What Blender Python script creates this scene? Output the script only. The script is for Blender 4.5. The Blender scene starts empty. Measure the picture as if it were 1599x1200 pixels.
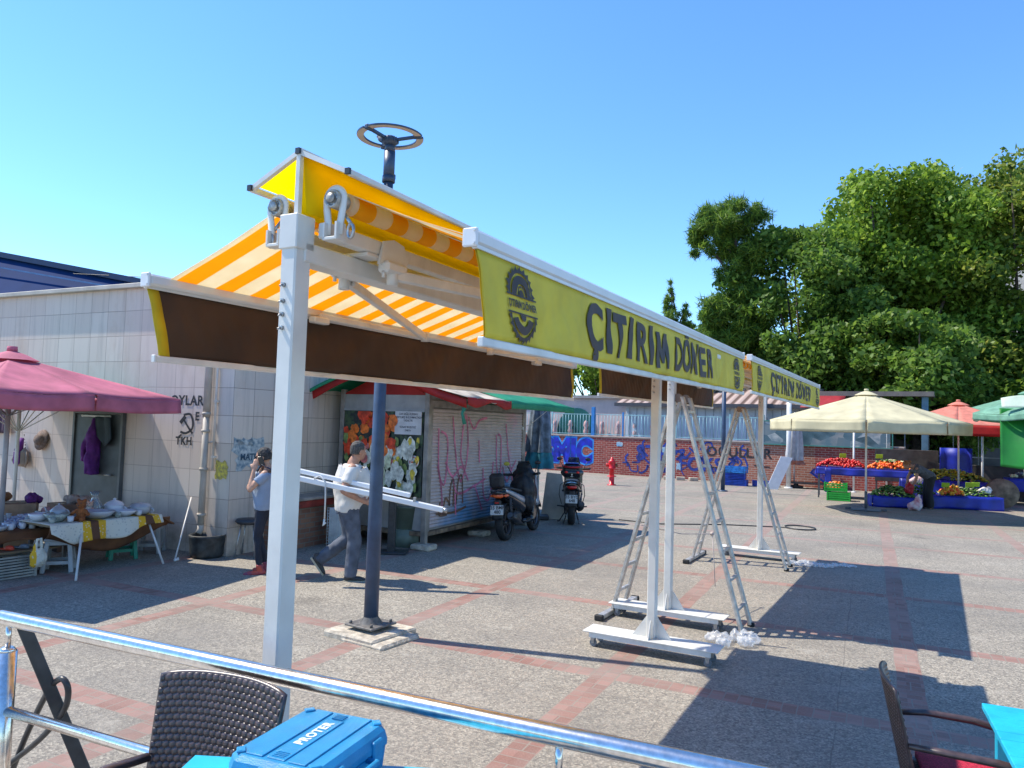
import bpy, bmesh, math, random
from mathutils import Vector, Matrix, noise as mnoise
import numpy as np

# ------------------------------------------------------------------ camera, world, sun, exposure
S = bpy.context.scene
COL = S.collection
cam = bpy.data.objects.new('camera', bpy.data.cameras.new('camera'))
COL.objects.link(cam)
cam.data.sensor_width = 36.0
cam.data.lens = 36.0 * 1160 / 1599
cam.data.clip_start = 0.05
cam.data.clip_end = 2000
_R = Matrix.Rotation(math.pi/2 + math.radians(3.1), 4, 'X') @ Matrix.Rotation(math.radians(1.75), 4, 'Z')
cam.matrix_world = Matrix.Translation((0, 0, 2.0)) @ _R
S.camera = cam

SUN = Vector((-0.678, 0.18, 1.0)).normalized()
w = bpy.data.worlds.new('World'); S.world = w; w.use_nodes = True
nt = w.node_tree
bg = nt.nodes['Background']
sky = nt.nodes.new('ShaderNodeTexSky'); sky.sky_type = 'NISHITA'; sky.sun_disc = False
sky.sun_elevation = math.asin(SUN.z); sky.sun_rotation = math.atan2(SUN.x, SUN.y)
sky.air_density = 1.0; sky.dust_density = 0.0; sky.ozone_density = 3.0; sky.altitude = 0
hs_ = nt.nodes.new('ShaderNodeHueSaturation'); hs_.inputs['Saturation'].default_value = 1.12; hs_.inputs['Value'].default_value = 1.0
tn_ = nt.nodes.new('ShaderNodeMix'); tn_.data_type = 'RGBA'; tn_.blend_type = 'MULTIPLY'; tn_.inputs[0].default_value = 1.0; tn_.inputs[7].default_value = (0.80, 0.98, 1.14, 1)
nt.links.new(sky.outputs[0], hs_.inputs['Color']); nt.links.new(hs_.outputs[0], tn_.inputs[6]); nt.links.new(tn_.outputs[2], bg.inputs[0])
bg.inputs[1].default_value = 0.150
sl = bpy.data.lights.new('sun', 'SUN'); sl.energy = 4.1; sl.angle = math.radians(0.5); sl.color = (1.0, 0.93, 0.80)
so = bpy.data.objects.new('sun', sl); COL.objects.link(so)
so.rotation_euler = SUN.to_track_quat('Z', 'Y').to_euler()
S.view_settings.view_transform = 'Standard'
S.view_settings.look = 'None'
S.view_settings.exposure = 0.80
S.view_settings.gamma = 1.0
S.cycles.max_bounces = 7
S.cycles.transparent_max_bounces = 8

rnd = random.Random(7)
PI = math.pi

# ------------------------------------------------------------------ materials
_mats = {}
def mat(name, col, rough=0.6, metal=0.0, var=0.12, scale=6.0, bump=0.0, bscale=60.0, trans=0.0, col2=None, dirt=0.0, spec=0.5, coat=0.0, emit=None, alpha=1.0, transm=0.0):
    if name in _mats: return _mats[name]
    m = bpy.data.materials.new(name); m.use_nodes = True
    n = m.node_tree.nodes; l = m.node_tree.links
    b = n['Principled BSDF']
    b.inputs['Roughness'].default_value = rough
    b.inputs['Metallic'].default_value = metal
    b.inputs['Specular IOR Level'].default_value = spec
    b.inputs['Coat Weight'].default_value = coat
    b.inputs['Transmission Weight'].default_value = transm
    b.inputs['Alpha'].default_value = alpha
    tc = n.new('ShaderNodeTexCoord')
    nz = n.new('ShaderNodeTexNoise'); nz.inputs['Scale'].default_value = scale; nz.inputs['Detail'].default_value = 6
    l.new(tc.outputs['Object'], nz.inputs['Vector'])
    cr = n.new('ShaderNodeValToRGB')
    c2 = col2 if col2 else tuple(c*(1-var*1.6) for c in col)
    c1 = col if col2 else tuple(min(1, c*(1+var*0.7)) for c in col)
    cr.color_ramp.elements[0].position = 0.32; cr.color_ramp.elements[0].color = (*c2, 1)
    cr.color_ramp.elements[1].position = 0.68; cr.color_ramp.elements[1].color = (*c1, 1)
    l.new(nz.outputs[0], cr.inputs[0])
    out = cr.outputs[0]
    if dirt > 0:
        nd = n.new('ShaderNodeTexNoise'); nd.inputs['Scale'].default_value = scale*0.35; nd.inputs['Detail'].default_value = 10; nd.inputs['Roughness'].default_value = 0.7
        mp = n.new('ShaderNodeMapping'); mp.inputs['Scale'].default_value = (1, 1, 0.35); mp.inputs['Location'].default_value = (3, 7, 1)
        l.new(tc.outputs['Object'], mp.inputs[0]); l.new(mp.outputs[0], nd.inputs['Vector'])
        mr = n.new('ShaderNodeMapRange'); mr.inputs[1].default_value = 0.52; mr.inputs[2].default_value = 0.75; mr.inputs[3].default_value = 0; mr.inputs[4].default_value = dirt
        l.new(nd.outputs[0], mr.inputs[0])
        mx = n.new('ShaderNodeMix'); mx.data_type = 'RGBA'
        l.new(mr.outputs[0], mx.inputs[0]); l.new(out, mx.inputs[6]); mx.inputs[7].default_value = (0.10, 0.085, 0.065, 1)
        out = mx.outputs[2]
    l.new(out, b.inputs['Base Color'])
    if bump > 0:
        nb = n.new('ShaderNodeTexNoise'); nb.inputs['Scale'].default_value = bscale; nb.inputs['Detail'].default_value = 4
        l.new(tc.outputs['Object'], nb.inputs['Vector'])
        bp = n.new('ShaderNodeBump'); bp.inputs['Strength'].default_value = bump; bp.inputs['Distance'].default_value = 0.01
        l.new(nb.outputs[0], bp.inputs['Height']); l.new(bp.outputs[0], b.inputs['Normal'])
    if emit:
        b.inputs['Emission Color'].default_value = (*emit, 1); b.inputs['Emission Strength'].default_value = 1
    if trans > 0:
        tr = n.new('ShaderNodeBsdfTranslucent'); l.new(out, tr.inputs[0])
        ms = n.new('ShaderNodeMixShader'); ms.inputs[0].default_value = trans
        l.new(b.outputs[0], ms.inputs[1]); l.new(tr.outputs[0], ms.inputs[2])
        l.new(ms.outputs[0], n['Material Output'].inputs[0])
    _mats[name] = m
    return m

class NB:                                  # small node helper
    def __init__(s, name):
        s.m = bpy.data.materials.new(name); s.m.use_nodes = True
        s.n = s.m.node_tree.nodes; s.l = s.m.node_tree.links; s.b = s.n['Principled BSDF']
        _mats[name] = s.m
    def new(s, t, **kw):
        o = s.n.new(t)
        for k, v in kw.items(): setattr(o, k, v)
        return o
    def val(s, sock, v):
        if hasattr(v, 'is_linked') or isinstance(v, bpy.types.NodeSocket): s.l.new(v, sock)
        else: sock.default_value = v
    def math(s, op, a, b=0.0, c=None):
        o = s.new('ShaderNodeMath', operation=op)
        s.val(o.inputs[0], a); s.val(o.inputs[1], b)
        if c is not None: s.val(o.inputs[2], c)
        return o.outputs[0]
    def noise(s, vec, scale, detail=5, rough=0.5):
        o = s.new('ShaderNodeTexNoise'); o.inputs['Scale'].default_value = scale; o.inputs['Detail'].default_value = detail; o.inputs['Roughness'].default_value = rough
        s.l.new(vec, o.inputs['Vector']); return o.outputs[0]
    def ramp(s, f, stops):
        o = s.new('ShaderNodeValToRGB'); e = o.color_ramp.elements
        while len(e) < len(stops): e.new(0.5)
        for i, (p, c) in enumerate(stops):
            e[i].position = p; e[i].color = (*c, 1) if len(c) == 3 else c
        s.l.new(f, o.inputs[0]); return o.outputs[0]
    def mix(s, f, a, b):
        o = s.new('ShaderNodeMix', data_type='RGBA')
        s.val(o.inputs[0], f)
        s.val(o.inputs[6], a if not isinstance(a, tuple) else (*a, 1)); s.val(o.inputs[7], b if not isinstance(b, tuple) else (*b, 1))
        return o.outputs[2]
    def remap(s, f, a, b, c=0.0, d=1.0):
        o = s.new('ShaderNodeMapRange'); s.l.new(f, o.inputs[0])
        for i, v in enumerate((a, b, c, d)): o.inputs[i+1].default_value = v
        return o.outputs[0]
    def coords(s, kind='Object', scale=(1,1,1), rot=(0,0,0), loc=(0,0,0)):
        t = s.new('ShaderNodeTexCoord'); mp = s.new('ShaderNodeMapping')
        mp.inputs['Scale'].default_value = scale; mp.inputs['Rotation'].default_value = rot; mp.inputs['Location'].default_value = loc
        s.l.new(t.outputs[kind], mp.inputs[0]); return mp.outputs[0]
    def bump(s, h, strength=0.3, dist=0.01):
        o = s.new('ShaderNodeBump'); o.inputs['Strength'].default_value = strength; o.inputs['Distance'].default_value = dist
        s.l.new(h, o.inputs['Height']); s.l.new(o.outputs[0], s.b.inputs['Normal'])

# ------------------------------------------------------------------ mesh builder
def V(*a): return Vector(a)
class MB:
    def __init__(s): s.v = []; s.f = []; s.mi = []; s.cur = 0; s.sm = []; s.smooth = False
    def add(s, vs, fs, smooth=None):
        o = len(s.v); s.v += [tuple(p) for p in vs]
        s.f += [tuple(i+o for i in f) for f in fs]; s.mi += [s.cur]*len(fs)
        s.sm += [s.smooth if smooth is None else smooth]*len(fs)
        return s
    def box(s, c, d, rot=None, rz=0.0, bev=0.0):
        x, y, z = d[0]/2, d[1]/2, d[2]/2
        R = rot if rot is not None else Matrix.Rotation(rz, 3, 'Z')
        c = Vector(c)
        if bev > 0:
            b = min(bev, x*.9, y*.9, z*.9)
            pts = []; idx = {}
            for sx in (-1, 1):
                for sy in (-1, 1):
                    for sz in (-1, 1):
                        for k, p in enumerate(((sx*(x-b), sy*(y-b), sz*z), (sx*(x-b), sy*y, sz*(z-b)), (sx*x, sy*(y-b), sz*(z-b)))):
                            idx[(sx, sy, sz, k)] = len(pts); pts.append(c + R @ Vector(p))
            I = idx; fs = []
            for sz in (-1, 1):
                q = [I[(-1,-1,sz,0)], I[(1,-1,sz,0)], I[(1,1,sz,0)], I[(-1,1,sz,0)]]; fs.append(q if sz > 0 else q[::-1])
            for sy in (-1, 1):
                q = [I[(-1,sy,-1,1)], I[(1,sy,-1,1)], I[(1,sy,1,1)], I[(-1,sy,1,1)]]; fs.append(q if sy < 0 else q[::-1])
            for sx in (-1, 1):
                q = [I[(sx,-1,-1,2)], I[(sx,1,-1,2)], I[(sx,1,1,2)], I[(sx,-1,1,2)]]; fs.append(q if sx > 0 else q[::-1])
            for sy in (-1, 1):
                for sz in (-1, 1):
                    q = [I[(-1,sy,sz,0)], I[(1,sy,sz,0)], I[(1,sy,sz,1)], I[(-1,sy,sz,1)]]; fs.append(q if sy*sz < 0 else q[::-1])
            for sx in (-1, 1):
                for sz in (-1, 1):
                    q = [I[(sx,-1,sz,0)], I[(sx,1,sz,0)], I[(sx,1,sz,2)], I[(sx,-1,sz,2)]]; fs.append(q if sx*sz > 0 else q[::-1])
                for sy in (-1, 1):
                    q = [I[(sx,sy,-1,1)], I[(sx,sy,1,1)], I[(sx,sy,1,2)], I[(sx,sy,-1,2)]]; fs.append(q if sx*sy < 0 else q[::-1])
                    for sz in (-1, 1):
                        q = [I[(sx,sy,sz,0)], I[(sx,sy,sz,1)], I[(sx,sy,sz,2)]]; fs.append(q if sx*sy*sz > 0 else q[::-1])
            return s.add(pts, [tuple(f) for f in fs])
        vs = [c + R @ Vector((a*x, b*y, e*z)) for a, b, e in ((-1,-1,-1),(1,-1,-1),(1,1,-1),(-1,1,-1),(-1,-1,1),(1,-1,1),(1,1,1),(-1,1,1))]
        return s.add(vs, [(0,3,2,1),(4,5,6,7),(0,1,5,4),(1,2,6,5),(2,3,7,6),(3,0,4,7)])
    def bar(s, a, b, wd, ht, up=(0,0,1), bev=0.0):      # box beam from a to b
        a, b = Vector(a), Vector(b); d = b-a; L = d.length; d.normalize()
        up = Vector(up)
        if abs(d.dot(up)) > .98: up = Vector((1,0,0))
        sd = d.cross(up).normalized(); u2 = sd.cross(d)
        R = Matrix((d, -sd, u2)).transposed()
        return s.box((a+b)/2, (L, wd, ht), rot=R, bev=bev)
    def tube(s, pts, r, n=10, cap=True, closed=False, flat=1.0):
        pts = [Vector(p) for p in pts]; N = len(pts)
        rs = r if isinstance(r, (list, tuple)) else [r]*N
        vs = []; prev = None
        for i, p in enumerate(pts):
            if closed: t = pts[(i+1) % N]-pts[i-1]
            else: t = pts[min(i+1, N-1)]-pts[max(i-1, 0)]
            t.normalize()
            if prev is None:
                a = Vector((0,0,1)) if abs(t.z) < .9 else Vector((1,0,0))
                u = t.cross(a).normalized()
            else:
                u = prev - t*prev.dot(t)
                if u.length < 1e-5: u = t.cross(Vector((0,0,1)))
                u.normalize()
            prev = u; w_ = t.cross(u)
            for k in range(n):
                a = 2*PI*k/n
                vs.append(p + (u*math.cos(a) + w_*math.sin(a)*flat)*rs[i])
        fs = []
        R = N if closed else N-1
        for i in range(R):
            for k in range(n):
                a = i*n+k; b = i*n+(k+1) % n; c = ((i+1) % N)*n+(k+1) % n; d = ((i+1) % N)*n+k
                fs.append((a, b, c, d))
        sm = [True]*len(fs)
        o = len(s.v)
        if cap and not closed:
            fs.append(tuple(range(n))[::-1]); fs.append(tuple(range((N-1)*n, N*n))); sm += [False, False]
        s.v += [tuple(p) for p in vs]; s.f += [tuple(i+o for i in f) for f in fs]; s.mi += [s.cur]*len(fs); s.sm += sm
        return s
    def lathe(s, prof, c=(0,0,0), n=20, rot=None, sx=1.0, sy=1.0, smooth=True):     # prof (r,z)
        c = Vector(c); R = rot if rot is not None else Matrix.Identity(3)
        vs = []
        for r_, z in prof:
            for k in range(n):
                a = 2*PI*k/n; vs.append(c + R @ Vector((r_*math.cos(a)*sx, r_*math.sin(a)*sy, z)))
        fs = []
        for i in range(len(prof)-1):
            for k in range(n):
                fs.append((i*n+k, i*n+(k+1) % n, (i+1)*n+(k+1) % n, (i+1)*n+k))
        return s.add(vs, fs, smooth)
    def ell(s, c, r, n=12, rot=None):
        r = (r, r, r) if isinstance(r, (int, float)) else r
        m = max(5, n//2+1)
        prof = [(math.sin(PI*i/m), -math.cos(PI*i/m)) for i in range(m+1)]
        c = Vector(c); R = rot if rot is not None else Matrix.Identity(3)
        vs = []
        for a_, z in prof:
            for k in range(n):
                a = 2*PI*k/n; vs.append(c + R @ Vector((a_*math.cos(a)*r[0], a_*math.sin(a)*r[1], z*r[2])))
        fs = []
        for i in range(m):
            for k in range(n):
                fs.append((i*n+k, i*n+(k+1) % n, (i+1)*n+(k+1) % n, (i+1)*n+k))
        return s.add(vs, fs, True)
    def prism(s, poly, z0, z1, f=None):      # poly in (a,b); f maps (a,b,z)->world
        f = f or (lambda a, b, z: (a, b, z)); n = len(poly)
        vs = [f(a, b, z0) for a, b in poly] + [f(a, b, z1) for a, b in poly]
        fs = [tuple(range(n))[::-1], tuple(range(n, 2*n))] + [(i, (i+1) % n, n+(i+1) % n, n+i) for i in range(n)]
        return s.add(vs, fs)
    def grid(s, fn, nu, nv, smooth=True):    # open sheet
        vs = [fn(i/nu, j/nv) for j in range(nv+1) for i in range(nu+1)]
        fs = [(j*(nu+1)+i, j*(nu+1)+i+1, (j+1)*(nu+1)+i+1, (j+1)*(nu+1)+i) for j in range(nv) for i in range(nu)]
        return s.add(vs, fs, smooth)
    def sheet(s, fn, nu, nv, th, smooth=True):     # closed thin sheet of thickness th
        P = [[Vector(fn(i/nu, j/nv)) for i in range(nu+1)] for j in range(nv+1)]
        top = []; bot = []
        for j in range(nv+1):
            for i in range(nu+1):
                du = P[j][min(i+1, nu)]-P[j][max(i-1, 0)]; dv = P[min(j+1, nv)][i]-P[max(j-1, 0)][i]
                nn = du.cross(dv)
                nn = nn.normalized() if nn.length > 1e-9 else Vector((0,0,1))
                top.append(P[j][i]+nn*th/2); bot.append(P[j][i]-nn*th/2)
        N = (nu+1)*(nv+1); W = nu+1; fs = []
        for j in range(nv):
            for i in range(nu):
                q = (j*W+i, j*W+i+1, (j+1)*W+i+1, (j+1)*W+i); fs.append(q); fs.append(tuple(N+k for k in q[::-1]))
        ring = [i for i in range(W)] + [j*W+nu for j in range(1, nv+1)] + [nv*W+i for i in range(nu-1, -1, -1)] + [j*W for j in range(nv-1, 0, -1)]
        for a, b in zip(ring, ring[1:]+ring[:1]): fs.append((b, a, N+a, N+b))
        return s.add(top+bot, fs, smooth)
    def quad(s, a, b, c, d): return s.add([a, b, c, d], [(0,1,2,3)])
    def build(s, name, m, parent=None, loc=None, rz=None):
        me = bpy.data.meshes.new(name); me.from_pydata(s.v, [], s.f)
        ms = m if isinstance(m, (list, tuple)) else [m]
        for q in ms: me.materials.append(q)
        if len(s.f):
            me.polygons.foreach_set('use_smooth', s.sm)
            me.polygons.foreach_set('material_index', s.mi)
        me.update()
        o = bpy.data.objects.new(name, me); COL.objects.link(o)
        if parent is not None: o.parent = parent
        if loc is not None: o.location = loc
        if rz is not None: o.rotation_euler = (0, 0, rz)
        return o

def tag(o, label=None, cat=None, group=None, kind=None):
    if label: o['label'] = label
    if cat: o['category'] = cat
    if group: o['group'] = group
    if kind: o['kind'] = kind
    return o
def thing(name, label, cat, loc=(0,0,0), rz=0.0, group=None):
    o = bpy.data.objects.new(name, None); COL.objects.link(o); o.empty_display_size = 0.1
    o.location = loc; o.rotation_euler = (0, 0, rz)
    return tag(o, label, cat, group)
_kids = {}
def dup(root, loc, rz, label=None, group=None, scale=None):
    def cp(o, par):
        c = o.copy(); COL.objects.link(c)
        if par is not None: c.parent = par
        for ch in list(o.children): cp(ch, c)
        return c
    bpy.context.view_layer.update()
    r = cp(root, None); r.location = loc; r.rotation_euler = (0, 0, rz)
    if scale: r.scale = scale
    if label: r['label'] = label
    if group: r['group'] = group
    return r
def az(a): return -math.radians(a)           # azimuth (clockwise from +Y) to rotation of local +Y
def text_verts(body, size=1.0, offset=0.0, shear=0.0, space=1.0, align='CENTER', res=3, depth=0.0, sub_len=0.0):
    cu = bpy.data.curves.new('txt', 'FONT'); cu.body = body; cu.size = size; cu.offset = offset; cu.shear = shear
    cu.space_character = space; cu.align_x = align; cu.align_y = 'CENTER'; cu.resolution_u = res; cu.extrude = depth
    cu.fill_mode = 'FRONT' if depth == 0 else 'BOTH'
    if depth == 0: cu.dimensions = '2D'
    o = bpy.data.objects.new('txt', cu); COL.objects.link(o)
    dg = bpy.context.evaluated_depsgraph_get(); dg.update()
    me = o.evaluated_get(dg).to_mesh()
    vs = [v.co.copy() for v in me.vertices]; fs = [tuple(p.vertices) for p in me.polygons]
    o.evaluated_get(dg).to_mesh_clear()
    if sub_len:
        bm = bmesh.new(); bv = [bm.verts.new(v) for v in vs]
        for f in fs:
            try: bm.faces.new([bv[i] for i in f])
            except ValueError: pass
        bmesh.ops.triangulate(bm, faces=bm.faces[:])
        for _ in range(6):
            lo = [e for e in bm.edges if e.calc_length() > sub_len]
            if not lo: break
            bmesh.ops.subdivide_edges(bm, edges=lo, cuts=1); bmesh.ops.triangulate(bm, faces=[f for f in bm.faces if len(f.verts) > 3])
        bm.verts.index_update(); vs = [v.co.copy() for v in bm.verts]; fs = [tuple(v.index for v in f.verts) for f in bm.faces]; bm.free()
    bpy.data.objects.remove(o); bpy.data.curves.remove(cu)
    return vs, fs
def put_text(mb, body, f, **kw):             # f maps (x,y) to 3D
    vs, fs = text_verts(body, **kw)
    mb.add([f(v.x, v.y) for v in vs], fs, False)
def ribbon(mb, pts, wd, f):                  # flat stroke laid on a surface; f maps (a,b)->3D
    pts = [Vector((p[0], p[1], 0)) for p in pts]
    # smooth
    q = []
    for i in range(len(pts)-1):
        p0 = pts[max(i-1, 0)]; p1 = pts[i]; p2 = pts[i+1]; p3 = pts[min(i+2, len(pts)-1)]
        for k in range(5):
            t = k/5; q.append(0.5*((2*p1)+(-p0+p2)*t+(2*p0-5*p1+4*p2-p3)*t*t+(-p0+3*p1-3*p2+p3)*t**3))
    q.append(pts[-1]); vs = []
    for i, p in enumerate(q):
        t = (q[min(i+1, len(q)-1)]-q[max(i-1, 0)]).normalized(); nn = Vector((-t.y, t.x, 0))*wd/2
        vs += [f((p+nn).x, (p+nn).y), f((p-nn).x, (p-nn).y)]
    mb.add(vs, [(2*i, 2*i+1, 2*i+3, 2*i+2) for i in range(len(q)-1)], False)
def voxel(mb, size, mats, name, parent, smooth_it=4, pick=None):
    """fuse the overlapping shapes of mb into one continuous skin"""
    me = bpy.data.meshes.new('tmp'); me.from_pydata(mb.v, [], mb.f)
    o = bpy.data.objects.new('tmp', me); COL.objects.link(o)
    md = o.modifiers.new('r', 'REMESH'); md.mode = 'VOXEL'; md.voxel_size = size; md.use_smooth_shade = True
    sm = o.modifiers.new('s', 'SMOOTH'); sm.factor = 0.5; sm.iterations = smooth_it
    dg = bpy.context.evaluated_depsgraph_get(); dg.update()
    m2 = bpy.data.meshes.new_from_object(o.evaluated_get(dg)); bpy.data.objects.remove(o)
    m2.name = name; m2.materials.clear()
    ms = mats if isinstance(mats, (list, tuple)) else [mats]
    for q in ms: m2.materials.append(q)
    for p in m2.polygons:
        p.use_smooth = True
        if pick: p.material_index = pick(p.center)
    r = bpy.data.objects.new(name, m2); COL.objects.link(r); r.parent = parent
    return r
# ------------------------------------------------------------------ ground
g = NB('plaza_paving')
c = g.coords('Object')
sp = g.new('ShaderNodeSeparateXYZ'); g.l.new(c, sp.inputs[0])
wob = g.noise(c, 1.3, 2); wob2 = g.math('MULTIPLY', g.math('SUBTRACT', wob, 0.5), 0.05)
U = g.math('ADD', g.math('SUBTRACT', g.math('MULTIPLY', sp.outputs[0], .900), g.math('MULTIPLY', sp.outputs[1], .435)), wob2)
Vv = g.math('ADD', g.math('ADD', g.math('MULTIPLY', sp.outputs[0], .435), g.math('MULTIPLY', sp.outputs[1], .900)), wob2)
def strip(co, cen, per, hw):
    f = g.math('FRACT', g.math('DIVIDE', g.math('ADD', g.math('SUBTRACT', co, cen), per/2 + per*40), per))
    d = g.math('MULTIPLY', g.math('ABSOLUTE', g.math('SUBTRACT', f, .5)), per)
    return d, g.math('LESS_THAN', d, hw)
dU, mU = strip(U, .30, 2.22, .105); dV, mV = strip(Vv, 3.55, 2.33, .105)
# joints between bricks: across each strip, every 10 cm, and a centre line now and then
def joint(co, per, hw):
    f = g.math('FRACT', g.math('DIVIDE', g.math('ADD', co, 60.0), per))
    return g.math('LESS_THAN', f, hw/per)
jU = joint(Vv, .105, .009); jV = joint(U, .105, .009)
alt = g.math('LESS_THAN', g.math('FRACT', g.math('DIVIDE', g.math('ADD', Vv, 60.0), .42)), .5)
altv = g.math('LESS_THAN', g.math('FRACT', g.math('DIVIDE', g.math('ADD', U, 60.0), .42)), .5)
cU = g.math('MULTIPLY', g.math('LESS_THAN', dU, .005), alt); cV = g.math('MULTIPLY', g.math('LESS_THAN', dV, .005), altv)
eU = g.math('MULTIPLY', g.math('GREATER_THAN', dU, .098), mU); eV = g.math('MULTIPLY', g.math('GREATER_THAN', dV, .098), mV)
J = g.math('MAXIMUM', g.math('MAXIMUM', g.math('MULTIPLY', g.math('MAXIMUM', jU, cU), mU), g.math('MULTIPLY', g.math('MAXIMUM', jV, cV), mV)), g.math('MAXIMUM', eU, eV))
mask = g.math('MAXIMUM', mU, mV)
# brick tint per brick
cell = g.new('ShaderNodeTexWhiteNoise', noise_dimensions='2D')
cb = g.new('ShaderNodeCombineXYZ')
g.l.new(g.math('FLOOR', g.math('DIVIDE', g.math('ADD', U, 60.0), .105)), cb.inputs[0]); g.l.new(g.math('FLOOR', g.math('DIVIDE', g.math('ADD', Vv, 60.0), .105)), cb.inputs[1])
g.l.new(cb.outputs[0], cell.inputs['Vector'])
wear = g.noise(c, .9, 8, .65)
brick = g.ramp(cell.outputs[0], [(0, (.185, .09, .07)), (.5, (.24, .122, .097)), (1, (.30, .165, .135))])
fine = g.noise(c, 90, 3)
brick = g.mix(g.remap(fine, .4, .75, 0, .35), brick, (.42, .27, .22))
brick = g.mix(g.remap(wear, .40, .66, .05, .6), brick, (.30, .25, .22))
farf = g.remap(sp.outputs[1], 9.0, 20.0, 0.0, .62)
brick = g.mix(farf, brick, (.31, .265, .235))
brick = g.mix(J, brick, (.25, .215, .18))
# exposed aggregate
vo = g.new('ShaderNodeTexVoronoi'); vo.inputs['Scale'].default_value = 85; g.l.new(c, vo.inputs['Vector'])
peb = g.new('ShaderNodeSeparateColor'); g.l.new(vo.outputs['Color'], peb.inputs[0])
vo2 = g.new('ShaderNodeTexVoronoi'); vo2.inputs['Scale'].default_value = 42; g.l.new(c, vo2.inputs['Vector'])
peb2 = g.new('ShaderNodeSeparateColor'); g.l.new(vo2.outputs['Color'], peb2.inputs[0])
ag = g.ramp(peb.outputs[0], [(0, (.095, .085, .075)), (.35, (.215, .19, .155)), (.7, (.34, .30, .24)), (1, (.56, .50, .40))])
ag2 = g.ramp(peb2.outputs[1], [(0, (.13, .12, .11)), (.5, (.26, .24, .20)), (1, (.42, .385, .32))])
ag = g.mix(.35, ag, ag2)
cs = g.new('ShaderNodeTexWhiteNoise', noise_dimensions='2D'); cbs = g.new('ShaderNodeCombineXYZ')
g.l.new(g.math('FLOOR', g.math('DIVIDE', g.math('ADD', U, 60.81), 1.11)), cbs.inputs[0]); g.l.new(g.math('FLOOR', g.math('DIVIDE', g.math('ADD', Vv, 61.1), 1.165)), cbs.inputs[1]); g.l.new(cbs.outputs[0], cs.inputs['Vector'])
ag = g.mix(g.remap(cs.outputs[0], 0, 1, 0, .32), ag, (.21, .19, .165))
n1 = g.noise(c, .55, 9, .62)
ag = g.mix(g.remap(n1, .42, .68, 0, .5), ag, (.15, .142, .13))
n2 = g.noise(g.coords('Object', loc=(11, 5, 0)), 2.2, 8, .7)
ag = g.mix(g.remap(n2, .56, .72, 0, .55), ag, (.40, .37, .315))
# slab joints and cracks
f1 = g.math('LESS_THAN', g.math('ABSOLUTE', g.math('SUBTRACT', g.math('FRACT', g.math('DIVIDE', g.math('ADD', U, 60.7), 1.11)), .5)), .004)
f2 = g.math('LESS_THAN', g.math('ABSOLUTE', g.math('SUBTRACT', g.math('FRACT', g.math('DIVIDE', g.math('ADD', Vv, 60.39), 1.165)), .5)), .004)
ag = g.mix(g.math('MULTIPLY', g.math('MAXIMUM', f1, f2), g.remap(n1, .40, .55, .05, .45)), ag, (.10, .09, .08))
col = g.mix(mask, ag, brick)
# stains
st = g.noise(g.coords('Object', loc=(2, 9, 0)), .28, 10, .7)
col = g.mix(g.remap(st, .52, .72, 0, .5), col, (.13, .118, .10))
sp1 = g.new('ShaderNodeTexVoronoi'); sp1.inputs['Scale'].default_value = 2.1; g.l.new(g.coords('Object', loc=(.3,.2,0)), sp1.inputs['Vector'])
col = g.mix(g.math('MULTIPLY', g.math('LESS_THAN', sp1.outputs['Distance'], .035), .7), col, (.07, .062, .055))
sp2 = g.new('ShaderNodeTexVoronoi'); sp2.inputs['Scale'].default_value = .55; g.l.new(g.coords('Object', loc=(7,3,0)), sp2.inputs['Vector'])
ringn = g.math('ADD', sp2.outputs['Distance'], g.math('MULTIPLY', g.math('SUBTRACT', g.noise(c, 3.5, 6, .7), .5), .5))
col = g.mix(g.remap(ringn, .02, .16, .45, 0), col, (.09, .08, .07))
ln = g.noise(g.coords('Object', scale=(.35, 2.2, 1), rot=(0,0,.5)), 1.2, 8, .75)
col = g.mix(g.remap(ln, .58, .74, 0, .35), col, (.42, .385, .33))
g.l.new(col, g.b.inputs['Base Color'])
g.b.inputs['Roughness'].default_value = .8
g.b.inputs['Specular IOR Level'].default_value = .25
g.bump(g.math('ADD', g.math('MULTIPLY', vo.outputs['Distance'], g.math('SUBTRACT', 1.0, mask)), g.math('MULTIPLY', J, -.6)), .55, .006)
mb = MB(); mb.quad((-120, -60, 0), (160, -60, 0), (160, 220, 0), (-120, 220, 0))
tag(mb.build('ground', g.m), kind='structure')

# terrace under the railing
mb = MB()
P0 = Vector((-4.2, 3.845, 0)); P1 = Vector((2.6, .94, 0)); dT = (P1-P0).normalized(); nT = Vector((dT.y, -dT.x, 0))
if nT.y > 0: nT = -nT
vs = [P0 + nT*-.12, P1 + nT*-.12, P1 + nT*4, P0 + nT*4]
mb.add([(p.x, p.y, .004) for p in vs] + [(p.x, p.y, .3) for p in vs], [(4,5,6,7), (0,1,5,4), (1,2,6,5), (2,3,7,6), (3,0,4,7)])
tag(mb.build('terrace', mat('terrace_stone', (.38, .35, .31), .7, var=.2, scale=9, bump=.3)), kind='structure')

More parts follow.
